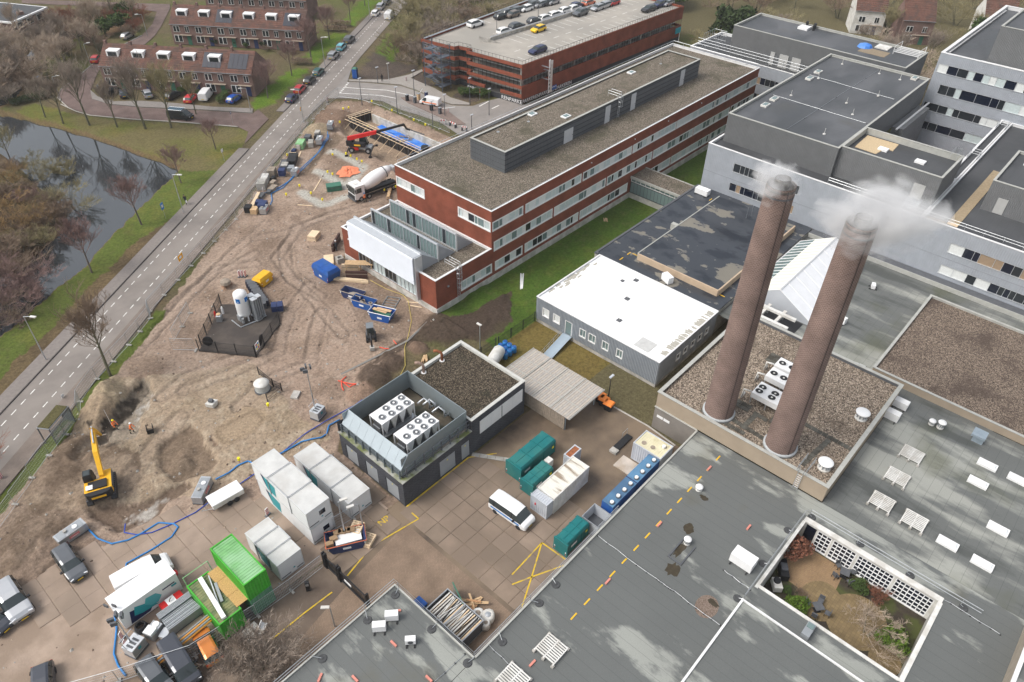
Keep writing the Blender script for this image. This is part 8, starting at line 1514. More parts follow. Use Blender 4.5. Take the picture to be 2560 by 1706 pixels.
BPX=[((67.37,115.18),.8,'black stacked formwork grids nearest the pale plank','black',(3.6,1.6,1.1)),((65.12,114.36),.8,'dark stacked formwork sheets left of the brick pallets','dgrey',(3.0,1.5,1.0)),((64.91,114.07),.8,'grey paver pallet beside the red fronted box, upper one','concrete',(1.6,1.2,1.0)),((62.97,112.10),.8,'navy wrapped paver pallet left of the red fronted box','navy',(1.3,1.2,1.3)),((61.68,113.44),.8,'brown paver pallet left of the navy wrapped one','oldwood',(1.8,1.4,1.4)),((59.58,112.35),.8,'pale crate filled with coloured waste by the fence','offwhite',(2.0,1.2,1.2)),((57.82,110.70),.8,'grey block pallet below the coloured waste crate','concrete',(2.0,1.5,1.4)),((53.78,104.23),.7,'navy plastic bin beside the long timbers','navy',(1.9,1.3,1.3)),((51.60,105.20),.7,'black plastic bin at the left end of the fence storage','black',(1.3,1.1,1.2)),((52.09,104.17),.7,'pallet with an orange brown wrapped load near the fence end','wood',(1.4,1.1,1.0)),((74.92,120.85),.7,'dark machine parts stacked beside the green crates','dgrey',(1.6,1.2,1.0)),((54.23,107.22),.75,'long pale timbers stacked near the fence end','palewood',(4.8,.6,.7)),((38.15,80.92),-.6,'dark pallet of blocks near the gas tank','dgrey',(1.5,1.2,1.1)),((39.42,78.90),-.6,'navy wrapped pallet of blocks right of the gas tank','navy',(1.6,1.3,1.1))]
_a,_b=(77.60,121.66),(50.44,104.36)
for i in range(22):
 q=lerp(_a,_b,(i+.5)/22); o_=R_.uniform(-1.6,1.6); p=(q[0]-o_*.56,q[1]+o_*.83)
 if all(dist(p,b_[0])>1.3 for b_ in BPX): BPX.append((p,R_.uniform(.4,1),'mixed load of building material, %s in the fence storage from the far end'%ORD(i+1),R_.choice(['concrete','oldwood','dgrey','black','navy','concrete','grey','palewood','greenf']),(R_.uniform(.9,2.2),R_.uniform(.6,1.3),R_.uniform(.3,1.1))))
for p,rz,l,mt,sz in BPX:
 k=K('material_pallet',l,'pallet',(*p,gz(*p)),rz); lx,ly,lz=sz; k.a(MB().box(-lx/2,lx/2,-ly/2,ly/2,0,.14),'pallet',M['oldwood']); n=4
 for i in range(n):
  for j in range(2): k.a(MB().box(-lx/2+j*lx/2+.02,-lx/2+(j+1)*lx/2-.02,-ly/2+.02,ly/2-.02,.15+i*(lz-.15)/n,.15+(i+.93)*(lz-.15)/n),'layer',M[mt])
for i in range(10): 
 p=lerp((40.00,86.52),(38.68,81.03),i/9); k=K('block_stack','stack of dark plastic pallets in the diagonal row beyond the gas tank','pallets',(*p,gz(*p)),-.6,group='diagonal row of dark pallets'); k.a(MB().box(-.65,.65,-.35,.35,0,1.0),'stack',pm('dark_slate',(.05,.05,.075),.6,.2,4) if i==0 else MATS['dark_slate']); k.a(MB().box(-.6,.6,-.3,.3,1.0,1.05),'top_board',M['dgrey'])
                                                             # ==== gas tank enclosure
struct('tank_yard',MB().prism([(31.7,72.4),(27.3,78.8),(34.6,85.6),(40.2,79.6),(37.8,76)],-.2,.14),pm('tank_slab',(.085,.07,.06),.8,.2,1,col2=(.06,.05,.045)))
k=K('gas_tank','tall white gas tank with blue panels inside the black fence','tank',(35.2,80.2,.14)); k.a(MB().lathe((0,0,.7),[(.3,0),(.8,.15),(.93,.45),(.93,3.4),(.85,3.75),(.55,4.0),(.1,4.1)],24),'vessel',M['white'],None,True)
for a0,nm in ((3.45,'blue_panel'),(4.75,'blue_panel')): mb=MB(); mb.add([(.945*math.cos(a0+i*.09),.945*math.sin(a0+i*.09),z) for z in (3.3,4.0) for i in range(8)],[(i,i+1,i+9,i+8) for i in range(7)]); pn=k.a(mb,nm,pm('gas_blue',(.01,.16,.5),.5,.05,1) if a0<4 else MATS['gas_blue']); k.a(MB().box(.95*math.cos(a0+.3)-.02,.95*math.cos(a0+.3)+.0,.95*math.sin(a0+.3)-.15,.95*math.sin(a0+.3)+.15,3.5,3.6),'logo',M['white'],pn)
for a0 in (.5,2.6,4.7): k.a(MB().box(.75*math.cos(a0)-.08,.75*math.cos(a0)+.08,.75*math.sin(a0)-.08,.75*math.sin(a0)+.08,0,1.0),'leg',M['white'])
k.a(MB().box(-1.1,-.6,-.6,.2,.3,1.2).cyl((-.9,-.9,.3),.2,.7,n=8),'valve_cabinet',M['galv']); k.a(MB().tube([(-1.6,1.0,.1),(-1.6,-1.2,.1),(.8,-1.6,.1)],.09,5),'pipe',M['galv'])
for i,(x,y) in enumerate(((36.4,79.7),(36.9,78.9),(36.2,78.7))):
 e=K('evaporator','finned grey evaporator column beside the gas tank, '+['left','right','front'][i]+' one','evaporator',(x,y,.14)); mb=MB()
 for j in range(3): 
  for m_ in range(3): mb.box(-.35+j*.3,-.17+j*.3,-.35+m_*.3,-.17+m_*.3,.4,3.6)
 e.a(mb,'fin',M['grey']); e.a(MB().box(-.45,.45,-.45,.45,.15,.3),'base',M['galv']); e.a(MB().box(-.4,.4,-.4,.4,3.6,3.7),'manifold',M['alu'])
def barfence(pts,label,h=1.9,mat=None,name='bar_fence',sp=.16):
 t=thing(name,label,'fence',(*pts[0],.1)); mb=MB(); ps=MB()
 for a,b in zip(pts[:-1],pts[1:]):
  L=dist(a,b); n=max(1,round(L/2.4)); z=.14
  for i in range(n+1): q=lerp(a,b,i/n); ps.box(q[0]-.05,q[0]+.05,q[1]-.05,q[1]+.05,0,h+.1)
  for zz in (.25,h*.5,h-.1): mb.tube([(*a,zz),(*b,zz)],.025,4)
  for i in range(int(L/sp)): q=lerp(a,b,i*sp/L); mb.box(q[0]-.012,q[0]+.012,q[1]-.012,q[1]+.012,.15,h)
 ps.build('post',mat or M['black'],t); mb.build('bars',mat or M['black'],t); return t
ft_=barfence([(31.7,72.4),(27.3,78.8)],'black bar fence on the near left side of the gas tank'); barfence([(31.7,72.4),(37.8,76)],'black bar fence with warning board right of the gas tank'); barfence([(28,79.5),(34.6,85.6)],'black bar fence behind the gas tank on the road side'); barfence([(62.3,50.9),(54.9,50.9)],'black bar fence between the lawn and the prefab',1.6); barfence([(49,51.2),(54.5,51)],'black bar fence behind the plant room and tank',1.6)
for x,y,l in ((28.6,78.6,'left'),(33.4,73.7,'right')): MB().tube([(x,y,.2),(x,y,1.7)],.02,4); s_=simple('fan_disc',MB().loft([[(x+.9*math.cos(t)*.55,y+.9*math.cos(t)*(.83 if l=='right' else -.83)*.6,1.0+.75*math.sin(t)) for t in [i*math.pi/8 for i in range(16)]],[(x+.1+.9*math.cos(t)*.55,y+.1+.9*math.cos(t)*(.83 if l=='right' else -.83)*.6,1.0+.75*math.sin(t)) for t in [i*math.pi/8 for i in range(16)]]]),M['black'],'round black disc fixed to the tank fence, %s one'%l,'disc')
k=K('warning_board','white warning board with colourful symbols on the tank fence','sign',(32.3,72.6,.3),.53); k.a(MB().box(-.5,.5,-.04,0,.6,1.7),'board',M['white'])
for i in range(6): k.a(MB().box(-.38+(i%2)*.42,-.08+(i%2)*.42,-.05,-.04,.7+(i//2)*.33,.95+(i//2)*.33),'pictogram',[M['lemon'],M['red'],M['hose']][i%3])
for nm,p,mt,l in (('gas_cylinder',(33.67,83.53),'white','white gas cylinder inside the tank enclosure'),('orange_cabinet',(32.51,82.45),'wood','orange topped cabinet inside the tank enclosure'),('red_extinguisher',(32.48,83.36),'red','small red cylinder beside the orange cabinet')): k=K(nm,l,nm.split('_')[1],(*p,.14)); r=.5 if 'cab' in nm else .16; k.a(MB().lathe((0,0,0),[(r,0),(r,.9),(r*.6,1.05)],4 if 'cab' in nm else 10),'body',M['galv'] if 'cab' in nm else M[mt]); k.a(MB().cyl((0,0,1.05),r*.6,.1,n=8),'top',M[mt])
k=K('round_well','round glass brick well with domed lid beside a black fence','well',(28.81,66.46)); k.a(MB().cyl((0,0,0),1.0,.25,n=24),'base',M['dgrey']); k.a(MB().cyl((0,0,.25),.9,.9,n=24),'ring',pm('glass_block',(.45,.47,.46),.3,.15,6)); k.a(MB().lathe((0,0,1.15),[(.95,0),(.95,.1),(.5,.3),(.02,.36)],24),'lid',M['offwhite'],None,True)
barfence([(30.05,69.21),(30.01,66.03),(30.30,64.59),(28.02,64.23)],'short black bar fence around the round well',1.3)
                                                             # ==== mini excavator
k=K('mini_excavator','small dark grey mini excavator near the chequered skip','excavator',(44.39,64.53),-2.2)
for s in (-1,1): k.a(MB().box(-.9,.9,s*.55-.15,s*.55+.15,0,.4),'track',M['black'])
k.a(MB().box(-.8,.5,-.6,.6,.45,1.0),'house',M['dgrey']); c_=k.a(MB().box(-.5,.6,-.45,.45,1.0,2.2),'cab',M['glasscar']); k.a(MB().box(-.55,.62,-.48,.48,2.2,2.3),'cab_roof',pm('cab_grey',(.18,.2,.22),.5,.05,1),c_); k.a(MB().tube([(.6,0,.9),(1.5,0,2.0),(2.3,0,1.6),(2.5,0,.6)],.12,4),'boom',M['black']); k.a(MB().box(2.2,2.8,-.3,.3,.1,.6),'bucket',M['concrete'])
                                                             # ==== mesh fence panels
PW=3.4; fmb=MB().tube([(-PW/2,0,.1),(-PW/2,0,2.0),(PW/2,0,2.0),(PW/2,0,.1),(-PW/2,0,.1)],.03,5); FME=fmb.mesh('frame',M['galv']); mm=MB()
for i in range(1,23): x=-PW/2+i*PW/23; mm.tube([(x,0,.15),(x,0,1.95)],.009,3)
for i in range(1,5): mm.tube([(-PW/2,0,.1+i*.4),(PW/2,0,.1+i*.4)],.009,3)
MME=mm.mesh('mesh',M['galv']); FTE=MB().box(-.12,.12,-.35,.35,0,.12).mesh('foot',M['concrete'])
def fence(pts,start,lab,z=None):
 n=start
 for a,b in zip(pts[:-1],pts[1:]):
  L=dist(a,b); m_=max(1,round(L/(PW+.05)))
  for i in range(m_):
   q=lerp(a,b,(i+.5)/m_); n+=1; k=K('mesh_fence',lab%ORD(n),'fence panel',(*q,(max(gz(*q),0) if z is None else z)),ang(a,b)+R_.uniform(-.03,.03)); sc=(L/m_)/(PW+.05)
   put('frame',FME,k.t,(0,0,0),0,(sc,1,1),world=False); put('mesh',MME,k.t,(0,0,0),0,(sc,1,1),world=False); put('foot',FTE,k.t,(-PW/2*sc,0,0),world=False)
 return n
n=fence([(-4.5,65.8),(1.3,70.3),(6.5,74.5),(11.7,78.5),(12.6,80.5),(15.8,83.2),(21.6,86.6),(26.3,89.9),(27,91.5),(36.7,97.6),(48.8,104.6),(60,112.6),(72.1,121),(81.2,127.7),(88.4,132.5)],0,'mesh fence panel along the road, %s from the lower left')
fence([(88.4,132.5),(92.63,134.15),(94.84,129.73),(95.87,123.99),(96.12,117.55),(96.41,112.09),(96.59,103.19)],0,'mesh fence panel along the garage side road, %s from the main road'); fence([(-3,46),(-.1,44.3),(5.5,41.6),(11.4,40.85),(18.6,40.6)],0,'mesh fence panel along the yard, %s from the lower left',.02); fence([(30.65,87.08),(26.07,83.15)],0,'mesh fence panel beside the tank yard, %s from the tank'); fence([(27.02,79.21),(25.10,81.58)],0,'mesh fence panel left of the tank yard, %s from it'); fence([(24.34,43.03),(22.04,43.33)],0,'mesh fence panel between the white cabins, %s from the pallets',.02)
g=thing('sliding_gate','black steel sliding gate across the yard entrance','gate',(18.9,37,0)); mb=MB(); mb.box(18.85,19.0,34.1,40.2,.15,.35).box(18.87,18.98,34.1,40.2,1.7,1.78); mb.build('frame',M['black'],g); mb=MB()
for i in range(42): y=34.15+i*.145; mb.box(18.91,18.94,y,y+.03,.35,1.7)
mb.build('bars',M['black'],g); mb=MB()
for y in (34.0,38.1,38.4,40.3,40.6): mb.box(18.75,19.1,y-.08,y+.08,0,2.3)
mb.build('gate_post',M['black'],g); MB().box(18.8,18.84,36.3,37.3,1.0,1.3).build('sign',M['white'],g)
for p,l in (((16.19,39.62),'black card reader post beside the sliding gate'),): k=K('access_post',l,'post',(*p,.02),-.6); k.a(MB().box(-.2,.2,-.15,.15,0,1.4),'column',M['black']); k.a(MB().box(-.15,.15,-.17,-.15,.9,1.2),'screen',M['galv'])
                                                             # ==== lamp posts and street furniture
def lamp(p,h,arm,label,mat=None,head=True,name='street_lamp'):
 k=K(name,label,'lamp post',(*p,.05 if p[1]>41 else .02)); m_=mat or M['galv']; k.a(MB().tube([(0,0,0),(0,0,h)],[.09,.05],6),'pole',m_); d=Vector((arm[0],arm[1])); 
 k.a(MB().tube([(0,0,h-.02),(d.x*.75,d.y*.75,h+.12)],.045,5),'arm',m_) if d.length>.5 else None
 L=max(d.length,.001); k.a(MB().obox((d.x,d.y,h+.05),(.75,.28,.13),math.atan2(d.y,d.x) if L>.1 else 0),'lamp_head',M['offwhite'] if mat is None else M['lgrey'])
RA=(RN.x*-1.3,RN.y*-1.3)
for p,h,a,l in (((12.99,91.49),7.1,RA,'grey street lamp beside the verge at the left edge'),((43.92,112.72),7,RA,'grey street lamp with a blue and white sign near the walking person'),((79.19,128.24),6.7,(-RN.x*-1.2,RN.y*1.2),'grey street lamp with a yellow board beside the site fence'),((101.65,151.08),6.8,RA,'grey street lamp beside the silver kerbside car'),((132.42,171.78),6.8,RA,'grey street lamp beside the white kerbside car'),((74.75,140.68),5,(-1,.6),'grey lamp post at the end of the terrace'),((49.77,174.09),5.3,(1,-.5),'grey lamp post at the bend of the brick street'),((63.18,189.52),5.3,(1,-.3),'grey lamp post where the brick street passes the bushes'),((83.18,201.56),5.2,(-1,.6),'grey lamp post with purple sign far up the brick street')): lamp(p,h,a,l)
for i,(p,h,l) in enumerate((((93.18,126.74),5.7,'by the corner of the site fence'),((95.45,117.83),5.6,'above the basement pit'),((104.66,122.76),5.4,'left of the barrier boxes'),((103.64,134.01),3.5,'beside the dark standing person'),((109.81,110.56),5.6,'in front of the garage letters'),((108.52,103.62),5.5,'at the garage entrance kerb'),((95.64,107.14),5.6,'on the traffic island below the white van'),((101.64,109.88),4.5,'right of the white van at the barrier'),((100.94,101.31),2.9,'short one beside the brick roof edge'),((106.81,133.92),3.6,'pale one on the footpath by the trees'))): lamp(p,h,(.1,0),'slim dark lamp post '+l,M['dgrey'] if i<9 else None)
lamp((57.06,34.30),3.4,(.1,0),'slim dark lamp post between the bin shelter and prefab lawn',M['black']); lamp((22.2,41.6),6,(.5,-.2),'tall lamp post with floodlight in front of the stacked cabins'); lamp((24.0,41.0),4.5,(-.8,.3),'short lamp post beside the stacked cabins near the gate'); lamp((52.81,52.29),4,(0,.1),'slim grey lamp post behind the plant room fence'); lamp((15.6,34.8),3.2,(-.3,.3),'small lamp post on the brick paving near the low roof')
def sign(p,label,board,size=(.6,.6),h=2.3,rz=.6,name='road_sign'):
 k=K(name,label,'sign',(*p,.02),rz); k.a(MB().tube([(0,0,0),(0,0,h)],.035,5),'post',M['galv']); k.a(MB().box(-size[0]/2,size[0]/2,-.05,-.03,h-size[1],h),'board',board); k.a(MB().box(-size[0]*.25,size[0]*.25,-.06,-.05,h-size[1]*.7,h-size[1]*.3),'symbol',M['white'])
sign((41.00,113.23),'blue rectangular sign on a post in the grass verge',M['hose'],(.8,1.2),2.9); sign((58.79,124.72),'pale bus stop style sign at the grass corner',M['offwhite'],(.7,.6),2.4); sign((68.88,138.08),'purple sign post at the street corner',M['navy'],(.5,.5),2.6); sign((113.02,110.71),'red and white no entry sign before the garage',M['red'],(.7,.7),2.4); sign((103.29,110.60),'small red sign near the garage barrier',M['red'],(.4,.5),.9); sign((57.20,172.09),'round white sign on the island of the brick street',M['white'],(.8,.8),2.2); sign((11.52,82.98),'small white notice lying beside the bus shelter',M['white'],(.5,.4),.5); sign((50.19,185.47),'blue street sign beside the canal bushes',M['hose'],(.9,.3),2.4)
sign((35.94,98.67),'orange yellow sign facing the road on the site fence',pm('sign_orange',(.9,.42,.01),.5,.05,1),(1.3,.9),1.9); sign((80.24,130.27),'orange yellow sign on the lamp post by the fence',MATS['sign_orange'],(.8,.7),2.4)
k=K('bus_shelter','glass bus shelter with mossy roof beside the road fence','shelter',(8.9,77.3,.02),.6); a,b,h=1.85,.75,2.5
k.a(MB().box(-a,a,-b,b,h,h+.12),'roof_frame',M['grey']); k.a(MB().box(-a+.08,a-.08,-b+.08,b-.08,h+.12,h+.2),'moss_roof',pm('moss',(.085,.075,.03),.95,.4,5)); 
for x in (-a+.05,a-.05):
 for y in (-b+.05,b-.05): k.a(MB().box(x-.05,x+.05,y-.05,y+.05,0,h),'post',M['dgrey'])
gm_=nmat('shelter_glass')[0]; bs_=gm_.node_tree.nodes['Principled BSDF']; bs_.inputs['Base Color'].default_value=(.3,.36,.36,1); bs_.inputs['Alpha'].default_value=.35; bs_.inputs['Roughness'].default_value=.05
k.a(MB().box(-a+.1,a-.1,-b+.02,-b+.04,.2,2.3),'glass_back',gm_); k.a(MB().box(a-.04,a-.02,-b+.1,b-.1,.2,2.3),'advert_panel',M['dgrey']); k.a(MB().box(-a+.4,a-.6,-b+.1,-b+.5,.45,.5),'bench',M['oldwood'])
k=K('portable_toilet','blue portable toilet at the corner of the side road','toilet',(*(102.32,140.42),.02),.6); k.a(MB().box(-.55,.55,-.55,.55,0,2.1),'cabin',M['blue']); k.a(MB().loft([[(-.58,-.58,2.1),(.58,-.58,2.1),(.58,.58,2.1),(-.58,.58,2.1)],[(-.3,-.4,2.35),(.3,-.4,2.35),(.3,.4,2.35),(-.3,.4,2.35)]]),'roof',M['dkgreen']); k.a(MB().box(-.4,.4,-.57,-.55,.1,1.95),'door',M['navy'])
for i,(p,mt,l) in enumerate((((101.53,121.59),'black','small black barrier pillar, leftmost on the island'),((101.89,119.51),'dgrey','large dark ticket machine on the traffic island'),((103.68,120.25),'wood','orange brown pillar with a barrier arm behind the ticket machine'),((105.47,119.74),'navy','dark blue ticket machine behind the white van'),((105.11,115.37),'dgrey','dark pillar right of the white van'),((101.69,111.43),'dgrey','dark ticket pillar with a barrier arm below the white van'),((101.61,113.96),'black','black pillar below the white van'))):
 k=K('barrier_machine',l,'ticket machine',(*p,.1)); k.a(MB().box(-.3,.3,-.25,.25,0,1.3),'cabinet',M[mt]); k.a(MB().box(-.33,.33,-.28,.28,1.3,1.38),'cap',M['grey'])
 if i in (2,5): k.a(MB().tube([(0,0,1.1),(2.6,1.6*(1 if i==2 else -1.2),1.25)],.06,4),'barrier_arm',M['white'])
for i,(a,b) in enumerate((((98.02,107.73),(99.03,106.84)),((99.13,105.82),(99.14,104.07)),((99.18,102.37),(99.58,101.37)))):
 k=K('barrier_rail','red and white striped barrier rail near the brick roof, '+['left','middle','right'][i]+' one','barrier',(*lerp(a,b,.5),.05),ang(a,b)); L=dist(a,b)
 for j in range(5): k.a(MB().box(-L/2+j*L/5,-L/2+(j+1)*L/5,-.05,.05,.7,.95),'band',M['red'] if j%2 else M['white'])
 k.a(MB().box(-L/2,-L/2+.1,-.3,.3,0,.7).box(L/2-.1,L/2,-.3,.3,0,.7),'leg',M['dgrey'])
                                                             # ==== houses
def house(o,u,w,dep,he,hr,label,i,dorm=True,solar=0,name='terraced_house',front=True):
 """o: left front foot, u: unit vector along the front (to the right), depth runs behind it"""
 u=Vector((*u,0)).normalized(); v=Vector((-u.y,u.x,0)); o=Vector((*o,0)); k=K(name,label,'house',tuple(o+u*w/2)[:2]+(0,),math.atan2(u.y,u.x)); d=dep; a=w/2
 k.a(MB().add([(-a,0,0),(a,0,0),(a,0,he),(-a,0,he)],[(0,1,2,3)]).add([(-a,d,0),(a,d,0),(a,d,he),(-a,d,he)],[(0,1,2,3)]).add([(-a,0,0),(-a,d,0),(-a,d,he),(-a,d/2,hr),(-a,0,he)],[(0,1,2,3,4)]).add([(a,0,0),(a,d,0),(a,d,he),(a,d/2,hr),(a,0,he)],[(0,1,2,3,4)]),'wall',M['house'])
 rf=MB(); n=10
 for s in (0,1):
  for j in range(n):
   y0=-.25+(d/2+.25)*j/n; y1=-.25+(d/2+.25)*(j+1)/n; z0=he-.15+(hr-he+.15)*j/n; z1=he-.15+(hr-he+.15)*(j+1)/n
   q=[(-a,y0,z0+.07),(a,y0,z0+.07),(a,y1,z1+.03),(-a,y1,z1+.03)]; q=q if not s else [(x,d-y,z) for x,y,z in q]; rf.add(q,[(0,1,2,3)])
 r=k.a(rf,'roof',M['pot']); k.a(MB().box(-a,a,-.35,-.2,he-.2,he-.1),'gutter',M['grey']); k.a(MB().box(-a+.2,-a+.7,d/2-.3,d/2+.3,hr-.2,hr+.6),'chimney',M['house'],r)
 for x,z,ww,hh in ((-a*.45,3.0,1.6,1.5),(a*.5,3.0,1.1,1.5),(-a*.45,.6,2.1,1.7)):
  f=k.a(MB().box(x-ww/2,x+ww/2,-.06,-.01,z,z+hh),'window',M['frame']); 
  for s in (-1,1): k.a(MB().box(x+s*ww/4-ww*.2,x+s*ww/4+ww*.2,-.08,-.06,z+.1,z+hh-.1),'pane',M['glassd'],f)
 dd=k.a(MB().box(a*.35,a*.35+1,-.07,-.01,0,2.1),'door',M['navy'] if i%2 else M['dkgreen']); k.a(MB().box(-a*.2,a-.4,-.7,-.01,2.4,2.48),'canopy',M['oldwood'])
 y=d*.2; z=he+(hr-he)*.4
 if dorm:
  dm=k.a(MB().add([(-1.35,y,z-.3),(1.35,y,z-.3),(1.35,y,z+1.3),(-1.35,y,z+1.3),(-1.35,y+2.4,z+1.4),(1.35,y+2.4,z+1.4)],[(0,1,2,3),(3,2,5,4),(0,3,4),(1,5,2)]),'dormer',M['white']); k.a(MB().box(-1,1,y-.05,y-.01,z+.15,z+1.05),'dormer_window',M['glassd'],dm)
 if solar:
  f_=lambda yy:he+(hr-he)*yy/(d/2)
  for c in range(solar):
   x0=-a+.3+c*1.05; k.a(MB().add([(x0,.6,f_(.6)+.16),(x0+1,.6,f_(.6)+.16),(x0+1,3.4,f_(3.4)+.16),(x0,3.4,f_(3.4)+.16)],[(0,1,2,3)]),'solar_panel',M['solar'],r)
UH=Vector((.587,-.81)); n_=0
for row,(o,cnt,lab,s0) in enumerate((((59.9,175.0),6,'front terrace facing the brick street',4),((84.9,191.0),6,'second terrace behind the front one',2),((103.5,206.5),5,'rear terrace under the top edge',9))):
 for i in range(cnt): p=Vector(o)+UH*5.75*i; house((p.x,p.y),UH,5.72,8.4,5,8.4,'tiled brick house, %s from the left in the %s'%(ORD(i+1),lab),i,dorm=(i!=5 or row),solar=4 if (row==0 and i in (4,5)) or (row==1 and i in (2,5)) else 0)
house((118.5,190),(.83,.56),7,7,4.5,7.5,'brick end house beside the road under the top edge',1,False)
x,y=60.3,228; bg=thing('bungalow','low flat roofed bungalow with white fascia in the top left corner','house',(x,y,0)); P_4=[(60.3,226.5),(71,233),(64,246),(53,240)]; MB().prism(P_4,0,2.7).build('wall',M['house'],bg); MB().prism(grow(P_4,1.1),2.7,3.1).build('fascia',M['white'],bg); MB().prism(grow(P_4,1.03),3.1,3.13).build('roof',M['hroof2'],bg); k_=MB().box(63.5,65,230,231,3.1,3.9).build('chimney',M['house'],bg)
for t in (.15,.45,.75): q=lerp(P_4[0],P_4[1],t); f=MB().obox((q[0]+.5,q[1]+.2,.8),(2.2,.3,1.5),ang(P_4[0],P_4[1])).build('window',M['frame'],bg); MB().obox((q[0]+.55,q[1]+.15,.95),(1.9,.34,1.2),ang(P_4[0],P_4[1])).build('pane',M['glassd'],f)
for o,u,lab,wm__,i in (((217,71),(.5,-.87),'white villa with red roof among the far trees',M['white'],1),((217.5,58.5),(.56,-.83),'brick villa with white bay and red roof among the far trees',M['palecon'],2),((236,44),(.5,-.87),'far house roof at the top right edge',M['white'],3),((262,83),(.5,-.87),'far house half hidden by trees at the top',M['house'],4),((284,68),(.5,-.87),'farthest house with pale walls at the top edge',M['white'],5)):
 house(o,u,8,8,6,10,lab,i,False,0,'detached_house')
for ob in list(bpy.data.objects):
 if ob.name.startswith('detached_house'):
  for ch in ob.children:
   if ch.name.startswith('wall') and 'brick villa' not in ob['label'] and 'half hidden' not in ob['label']: ch.data.materials[0]=M['offwhite']
                                                             # ==== vegetation
def tree_mesh(seed,h,trunk=.3,spread=.38,nl=11,multi=1,up=.35,dens=1.0):
 rg=random.Random(seed); T_=MB(); W_=MB()
 def seg(a,b,r0,r1):
  if r0>.05: T_.tube([a,b],[r0,r1],5,cap=False)
  else: W_.tube([a,b],[max(r0,.017),max(r1,.012)],3,cap=False)
 def rec(p,d,L,r,lev):
  n=2 if lev<2 else 1; q=p
  for k in range(n):
   dd=(d+Vector((rg.uniform(-.18,.18),rg.uniform(-.18,.18),rg.uniform(-.05,.15)))).normalized(); e=q+dd*L/n; seg(q,e,r*(1-.35*k/n),r*(1-.35*(k+1)/n)); q=e; d=dd
  if lev>=4: return
  m=[0,5,5,5,0][lev] if lev else nl
  m=max(2,round(m*dens))
  for k in range(m):
   t=rg.uniform(.25,1); b=p+(q-p)*t; ph=rg.uniform(0,6.283); ax=Vector((math.cos(ph),math.sin(ph),rg.uniform(-.1,.5))); nd=(d*.75+ax*rg.uniform(.5,.95)+Vector((0,0,up*.4))).normalized(); rec(b,nd,L*rg.uniform(.45,.68),r*.5,lev+1)
 for s in range(multi):
  a=rg.uniform(0,6.28); o=Vector((math.cos(a)*.4*(multi>1),math.sin(a)*.4*(multi>1),0)); top=h*(.36 if multi==1 else .12)
  d=Vector((math.cos(a)*.35*(multi>1)+rg.uniform(-.06,.06),math.sin(a)*.35*(multi>1)+rg.uniform(-.06,.06),1)).normalized()
  seg(o,o+d*top,trunk,trunk*.75); p=o+d*top; r=trunk*.7
  L=h-top; q=p+d*L*.62
  seg(p,q,r,r*.3); nb=nl if multi==1 else max(4,nl//2)
  for k in range(nb):
   t=k/nb; b=p+(q-p)*t*.95; ph=k*2.4+rg.uniform(-.4,.4); ax=Vector((math.cos(ph),math.sin(ph),0)); nd=(ax*spread*2+Vector((0,0,up+.45*t))).normalized(); rec(b,nd,L*rg.uniform(.48,.66)*(1.12-.55*t),r*.42,1 if dens>=1 else 2)
 return T_,W_
def leafy_mesh(seed,r,h,n=1400,s=.22):
 rg=random.Random(seed); T_=MB().tube([(0,0,0),(0,0,h*.7)],[.18,.08],6); W_=MB()
 for _ in range(n):
  a,b=rg.uniform(0,6.28),math.acos(rg.uniform(-.4,1)); q=rg.uniform(.45,1)**.5; lob=1+.22*math.sin(3*a+seed)+.18*math.sin(5*b+2*seed); p=Vector((r*q*lob*math.cos(a)*math.sin(b),r*q*lob*math.sin(a)*math.sin(b),h*.55+h*.45*q*lob*math.cos(b))); e=Vector((rg.uniform(-1,1),rg.uniform(-1,1),rg.uniform(-1,1))).normalized(); f=e.cross(Vector((rg.uniform(-1,1),rg.uniform(-1,1),rg.uniform(-1,1)))).normalized(); z=s*rg.uniform(.6,1.3)
  W_.add([p-e*z,p+f*z*.6,p+e*z,p-f*z*.6],[(0,1,2,3)])
 return T_,W_
bark=pm('bark',(.12,.115,.075),.9,.2,3); bark2=pm('grey_bark',(.13,.11,.095),.9,.2,3)
TW={k:pm('twig_'+k,c,.9,.2,.8) for k,c in (('red',(.23,.15,.135)),('olive',(.26,.225,.12)),('grey',(.27,.22,.18)),('gold',(.3,.2,.095)),('brown',(.22,.16,.115)),('copper',(.22,.095,.06)),('pale',(.4,.32,.25)),('green',(.06,.095,.025)),('dgreen',(.04,.06,.022)),('bright',(.1,.17,.02)))}
VP={}
for key,args in dict(a=(1,9,.17,.42,14,1,.75),b=(2,9.5,.18,.32,13,1,.95),c=(5,12,.24,.34,15,1,.95),s=(3,4.2,.1,.5,9,5,.2),t=(4,5,.1,.45,9,6,.3),w=(8,7,.14,.5,9,3,.15)).items():
 tm_,wm__=tree_mesh(*args); VP[key]=(tm_.mesh('trunk',bark if key!='a' else bark2),wm__.mesh('crown',TW['red']),args[1])
for key,args in dict(l=(1,1.6,3.2),m=(2,2.6,4.6,2200,.3),n=(3,1.15,2.0,1300,.13)).items():
 tm_,wm__=leafy_mesh(*args); VP[key]=(tm_.mesh('trunk',bark),wm__.mesh('crown',TW['green']),args[2])
NT=[0]
def plant(key,p,h,tw,label,cat='tree',group=None,wide=1.0):
 NT[0]+=1; tm_,wm__,h0=VP[key]; s=h/h0; z=gz(*p)-.05 if (len(p)<3) else p[2]
 k=K({'tree':'bare_tree','shrub':'shrub'}.get(cat,'evergreen'),label,cat if cat!='evergreen' else 'tree',(p[0],p[1],z),RND.uniform(0,6.28),group); put('trunk',tm_,k.t,(0,0,0),0,(s*wide,s*wide,s),world=False); put('crown',wm__,k.t,(0,0,0),0,(s*wide,s*wide,s),mat=TW[tw],world=False)
